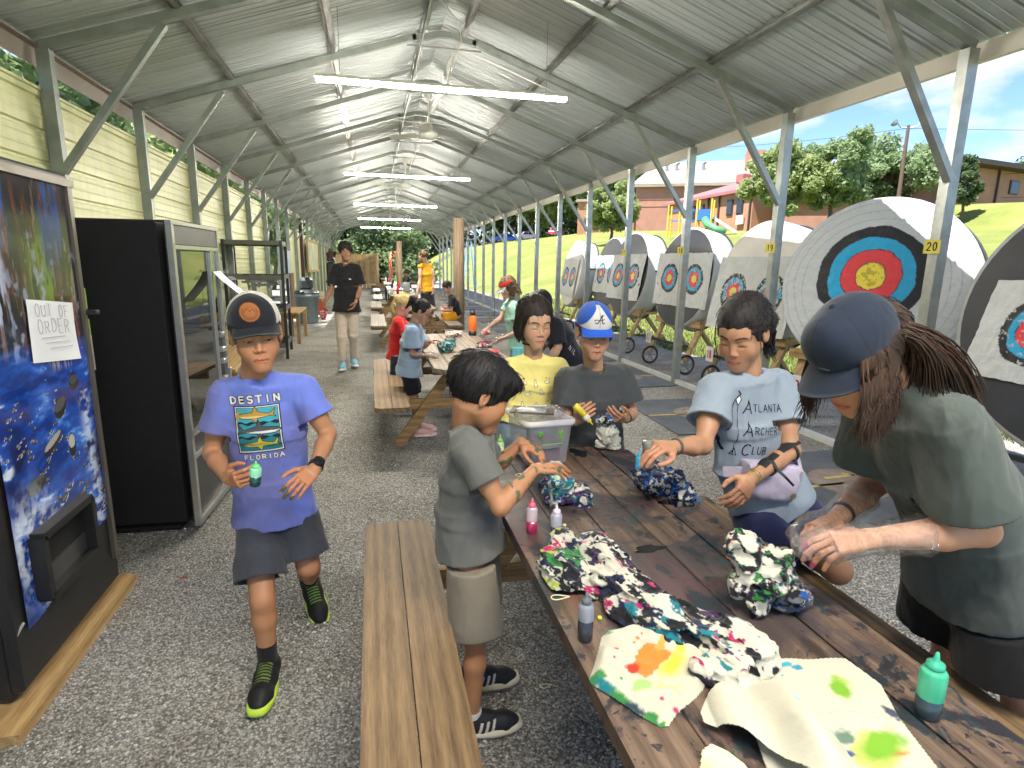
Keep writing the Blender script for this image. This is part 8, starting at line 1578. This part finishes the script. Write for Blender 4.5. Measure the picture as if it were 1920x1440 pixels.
def wallbox(m, p0, p1, depth, z0, z1):
    a, b = V(*p0, 0), V(*p1, 0); d = unit(b - a); n = V(-d[1], d[0], 0); n = n if n @ (a + b) > 0 else -n; c = (a + b) / 2 + n * depth / 2; L = np.linalg.norm(b - a); m.box((c[0], c[1], (z0 + z1) / 2), (L, depth, z1 - z0), math.atan2(d[1], d[0])); return d, n, a
def windows(t, a, d, n, items, name='window', frame_=None):
    for (s, z, w_, h_) in items:
        c = a + d * s - n * .03; o = MB().box((c[0], c[1], z), (w_, .12, h_), math.atan2(d[1], d[0])).build(name, frame_ or BRN, t); c = c - n * .05; MB().box((c[0], c[1], z), (w_ * .86, .06, h_ * .88), math.atan2(d[1], d[0])).build('pane', DKW, o)
t = empty('brick_hall', (0, 0, 0), 'large red brick hall with a tan sloping roof', 'building'); m = MB(); d, n, a = wallbox(m, (31.4, 68.2), (44.5, 60.6), 18, 3, 11.2); m.build('wall', BR1, t); Lh = 15.2
m = MB(); e = a - d * .5 - n * .5; P = [e + V(0, 0, 11.15), e + d * (Lh + 1) + V(0, 0, 11.15), e + d * (Lh + 1) + n * 9.5 + V(0, 0, 15.0), e + d * 2.2 + n * 9.5 + V(0, 0, 15.0), e + n * 19 + V(0, 0, 11.15), e + d * (Lh + 1) + n * 19 + V(0, 0, 11.15)]; P += [p - V(0, 0, .35) for p in P[:2]]; m.add(P, [(0, 1, 2, 3), (3, 2, 5, 4), (0, 3, 4), (1, 5, 2), (6, 7, 1, 0)]); m.build('roof', TANR, t)
m = MB(); q = a + d * 13.6 + n * 6; m.box((q[0], q[1], 13.6), (2.2, 3, 3.6), math.atan2(d[1], d[0])); m.build('chimney_block', BR1, t)
for s in (3.2, 4.4, 7.6): q = a + d * s + n * 5; MB().tube([(q[0], q[1], 12.6), (q[0], q[1], 14.0), (q[0] + .3, q[1], 14.3)], .22, 8).build('roof_vent', GALV, t)
windows(t, a, d, n, [(7.2, 6.2, 1.4, 1.2), (8.9, 6.2, 1.0, 1.2)])
for z in (8.6, 9.4): q = a + d * Lh / 2 - n * .02; MB().box((q[0], q[1], z), (Lh, .06, .05), math.atan2(d[1], d[0])).build('brick_band', BR2, t)
t = empty('brick_wing', (0, 0, 0), 'low tan brick wing with three dark windows behind the round tree', 'building'); m = MB(); d, n, a = wallbox(m, (25.0, 70.8), (31.3, 68.0), 10, 3, 9.2); m.build('wall', BR2, t); q = a + d * 3.4 + n * 5; MB().box((q[0], q[1], 9.3), (7.2, 10.6, .3), math.atan2(d[1], d[0])).build('roof', TANR, t); windows(t, a, d, n, [(1.2, 6.6, .7, 1.4), (2.2, 6.6, .7, 1.4), (3.2, 6.6, .7, 1.4), (5.6, 6.6, 1.0, 1.5)])
t = empty('red_roofed_building', (0, 0, 0), 'tan brick building with a red metal roof and paired dark windows', 'building'); m = MB(); m.box((37.3, 49.0, 5.6), (16, 14, 4.4)); m.build('wall', BR2, t)
m = MB(); P = [(28.9, 41.5, 7.75), (28.9, 56.5, 7.75), (37.3, 56.5, 10.2), (37.3, 41.5, 10.2), (45.7, 41.5, 7.75), (45.7, 56.5, 7.75), (28.9, 41.5, 7.5), (28.9, 56.5, 7.5), (29.4, 42.1, 7.6), (45.2, 42.1, 7.6), (37.3, 42.1, 10.0)]; m.add(P, [(0, 1, 2, 3), (3, 2, 5, 4), (6, 7, 1, 0)]); m.build('roof', REDR, t); MB().add([(29.3, 41.98, 7.8), (45.3, 41.98, 7.8), (37.3, 41.98, 10.1)], [(0, 1, 2)]).build('gable', BR2, t)
MB().box((32, 47.5, 9.2), (1.0, 1.0, .8), bev=.1).build('roof_turret', REDR, t)
for y in (43.6, 45.0, 49.4, 50.9): o = MB().box((29.26, y, 6.45), (.1, .85, 1.25)).build('window', BRN, t); MB().box((29.2, y, 6.45), (.06, .70, 1.1)).build('pane', DKW, o)
for y in (42.2, 46.6, 48.3, 52.0): MB().box((29.22, y, 5.6), (.14, .14, 4.3)).build('downpipe', BRN, t)
MB().box((29.15, 43.3, 5.35), (.12, .9, .7)).build('backboard', PLAST, t)
t = empty('flat_roofed_building', (0, 0, 0), 'pinkish brick school block with a flat brown roof at the right', 'building'); m = MB(); d, n, a = wallbox(m, (39.9, 35.6), (66, 40.5), 14, 2, 9.2); m.build('wall', BR3, t); q = a + d * 13.3 + n * 6.6; MB().box((q[0], q[1], 9.3), (27.6, 15.4, .35), math.atan2(d[1], d[0])).build('roof', BRN, t)
for s in (1.2, 2.4, 3.4): q = a + d * s - n * .03; MB().box((q[0], q[1], 8.3), (.30, .1, 1.3), math.atan2(d[1], d[0])).build('white_panel', WHITEP, t)
q = a + d * 5.0 - n * .04; MB().box((q[0], q[1], 6.6), (2.6, .1, 2.6), math.atan2(d[1], d[0])).build('pale_panel', BR2, t); q = a + d * 6.9 - n * .1; MB().box((q[0], q[1], 7.0), (.12, .12, 4.4), math.atan2(d[1], d[0])).build('downpipe', BRN, t); windows(t, a, d, n, [(9.2, 8.0, 1.2, 1.0), (8.9, 6.1, 1.2, .6), (12, 8.0, 1.2, 1.0)])
t = empty('low_brick_annex', (0, 0, 0), 'low red brick annex with a dark roof behind the broad tree', 'building'); m = MB(); m.box((33.5, 38.6, 4.9), (6.6, 5, 2.6), R(-28)); m.build('wall', BR1, t); MB().box((33.5, 38.6, 6.3), (7.2, 5.6, .2), R(-28)).build('roof', BRN, t)
# playground
def play():
    x, y = 25.2, 43.4; z = float(terrain(x, y)); t = empty('playground', (x, y, z), 'playground frame with yellow posts, blue rails and a green slide', 'playground', rz=R(-40)); Y_ = pmat('play_yellow', lin(235, 190, 60), .4); B_ = pmat('play_blue', lin(60, 110, 190), .4); G_ = pmat('play_green', lin(80, 150, 100), .4)
    for px in (-2.0, -1.1, .2, 1.3):
        for py in (-.6, .6): MB().tube([(px, py, 0), (px, py, 2.5 + .4 * (px > 0))], .07, 8).build('post', Y_, t)
    for zz in (1.3, 2.1): MB().beam((-2.0, -.6, zz), (.2, -.6, zz), .05, .05).beam((-2.0, .6, zz), (.2, .6, zz), .05, .05).build('rail', B_, t)
    MB().box((.75, 0, 1.35), (1.3, 1.3, .1)).build('deck', B_, t); MB().box((.75, -.62, 1.75), (1.2, .06, .7)).build('blue_panel', B_, t)
    m = MB(); 
    for s in range(5): m.beam((-1.9, -.6, .3 + s * .28), (-1.9, .6, .3 + s * .28), .04, .04)
    m.build('ladder', Y_, t); MB().beam((1.4, 0, 1.4), (3.2, 0, .25), .6, .06).build('slide', G_, t)
    for s in (-1, 1): MB().beam((1.4, s * .3, 1.5), (3.2, s * .3, .35), .05, .2).build('slide_side', pmat('slide_pale', lin(200, 225, 210), .4), t)
    MB().tube([(.9, -.8, 1.3), (1.2, -1.5, .9), (1.9, -1.8, .5), (2.6, -1.8, .25)], .28, 10).build('tube_slide', G_, t, True)
play()
# lamp pole and wires
t = empty('lamp_pole', (35.8, 34.9, 4.0), 'tall wooden pole with two floodlights on top', 'lamp pole'); MB().tube([(0, 0, 0), (-.02, .0, 3.5), (-.05, 0, 7.2)], [.16, .13, .10], 8).build('pole', pmat('brown_pole', (.12, .08, .06), .8), t)
for s in (-1, 1): MB().tube([(-.05, 0, 7.0), (s * .35, -s * .3, 7.1), (s * .55, -s * .45, 7.4)], .04, 6).build('arm', GALV, t); MB().lathe([(.05, 0), (.22, .12), (.25, .3), (0, .34)], c=(s * .55, -s * .45, 7.3), axis=(s * .5, -s * .4, .5), n=12).build('floodlight', GALV, t)
for (a, b, l, s_) in (((35.7, 34.9, 11.0), (10, 60, 13.5), 'thin power line running left from the lamp pole', 1.2), ((35.7, 34.9, 11.0), (75, 12, 10.8), 'thin power line running right from the lamp pole', .8), ((28, 70, 11.5), (52, 30, 9), 'lower power line crossing before the brick hall', .9), ((27, 66, 9.5), (60, 20, 7), 'lowest power line crossing before the brick hall', .8)):
    a, b = V(*a), V(*b); o = MB().tube([a + (b - a) * t_ - V(0, 0, s_ * 4 * t_ * (1 - t_)) for t_ in np.linspace(0, 1, 13)], .014, 4).build('power_line', BLACK); tag(o, l, 'power line')
# pale blue ladder frame at the end of the path
t = empty('stepladder', (6.3, 39.0, 0), 'pale blue stepladder like frame at the end of the path', 'ladder'); lb = pmat('pale_blue_metal', lin(150, 190, 225), .5)
for s in (-1, 1): MB().beam((s * .45, -.5, 0), (s * .12, 0, 3.1), .07, .05, (0, 1, 0)).build('rail', lb, t); MB().beam((s * .45, .7, 0), (s * .12, 0, 3.1), .06, .05, (0, 1, 0)).build('rear_leg', lb, t)
for k in range(7): MB().beam((-.42 + k * .04, -.48 + .07 * k, .3 + .4 * k), (.42 - k * .04, -.48 + .07 * k, .3 + .4 * k), .06, .04).build('rung', lb, t)
# cars
def car(x, y, rz, c, label):
    z = float(terrain(x, y)); t = empty('parked_car', (x, y, z), label, 'car', 'cars parked beyond the lawn', rz); pm = pmat('car_paint', c, .3, .1, .03, 2, coat=.6)
    prof = [(-2.2, .35), (-2.25, .7), (-2.1, .88), (-1.2, .98), (-.7, 1.42), (.7, 1.46), (1.35, 1.0), (2.0, .95), (2.2, .8), (2.2, .4)]; m = MB(); m.prism(prof, -.86, .86, T=lambda a, b, c_: (a, c_, b)); m.build('body', pm, t)
    for s in (-1, 1): MB().prism([(-1.05, 1.0), (-.66, 1.36), (.02, 1.39), (.02, 1.0)], s * .865, s * .87, T=lambda a, b, c_: (a, c_, b)).prism([(.10, 1.0), (.10, 1.39), (.66, 1.39), (1.15, 1.0)], s * .865, s * .87, T=lambda a, b, c_: (a, c_, b)).build('side_window', DKW, t)
    MB().add([(-1.19, -.75, 1.0), (-1.19, .75, 1.0), (-.72, .65, 1.405), (-.72, -.65, 1.405)], [(0, 1, 2, 3)]).build('windscreen', DKW, t).location = (-.012, 0, .012)
    for wx in (-1.4, 1.35):
        for s in (-1, 1): w_ = MB().lathe([(.0, -.1), (.33, -.1), (.34, -.05), (.34, .05), (.33, .1), (0, .1)], c=(wx, s * .80, .33), axis=(0, 1, 0), n=20).build('wheel', TYRE, t); MB().lathe([(0, -.115), (.2, -.115), (.2, .115), (0, .115)], c=(wx, s * .80, .33), axis=(0, 1, 0), n=14).build('rim', RIM, w_)
car(21.8, 97.5, R(8), lin(30, 90, 190), 'bright blue car parked beyond the lawn'); car(25.6, 99.0, R(20), lin(200, 205, 210), 'silver white car parked just right of the blue one'); car(30.1, 95.4, R(60), lin(215, 70, 100), 'pinkish red car parked farther right beyond the lawn')
road = MB().grid([(x, y0_ + (x - 10) * -.15 + dy, float(terrain(x, y0_)) + .10) for x in np.linspace(8, 60, 27) for y0_, dy in ((96, -1), (96, 5))], 27, 2).build('road', pmat('asphalt', (.10, .10, .10), .9)); tag(road, kind='structure')
# longer grass tufts along the gravel edge
r = np.random.RandomState(77); n = 26000; y = 3 + 22 * r.rand(n) ** 1.3; x = 5.75 + 3.2 * r.rand(n) ** 1.5 + .2 * np.sin(y * 1.7); h = .03 + .06 * r.rand(n); a = r.rand(n) * 6.28; wv = .004 + .004 * r.rand(n); lx, ly = r.randn(n) * .02, r.randn(n) * .02; dx, dy = np.cos(a) * wv, np.sin(a) * wv; z = terrain(x, y)
v = np.stack([np.stack([x - dx, y - dy, z], -1), np.stack([x + dx, y + dy, z], -1), np.stack([x + lx, y + ly, z + h], -1)], 1).reshape(-1, 3); me = npmesh('grass_blades', v, np.arange(3 * n).reshape(n, 3)); tag(link('grass_blades', me, leafmat('blade', (.05, .09, .012), (.09, .14, .02), (.15, .18, .04))), 'short grass blades along the edge of the gravel', kind='stuff')
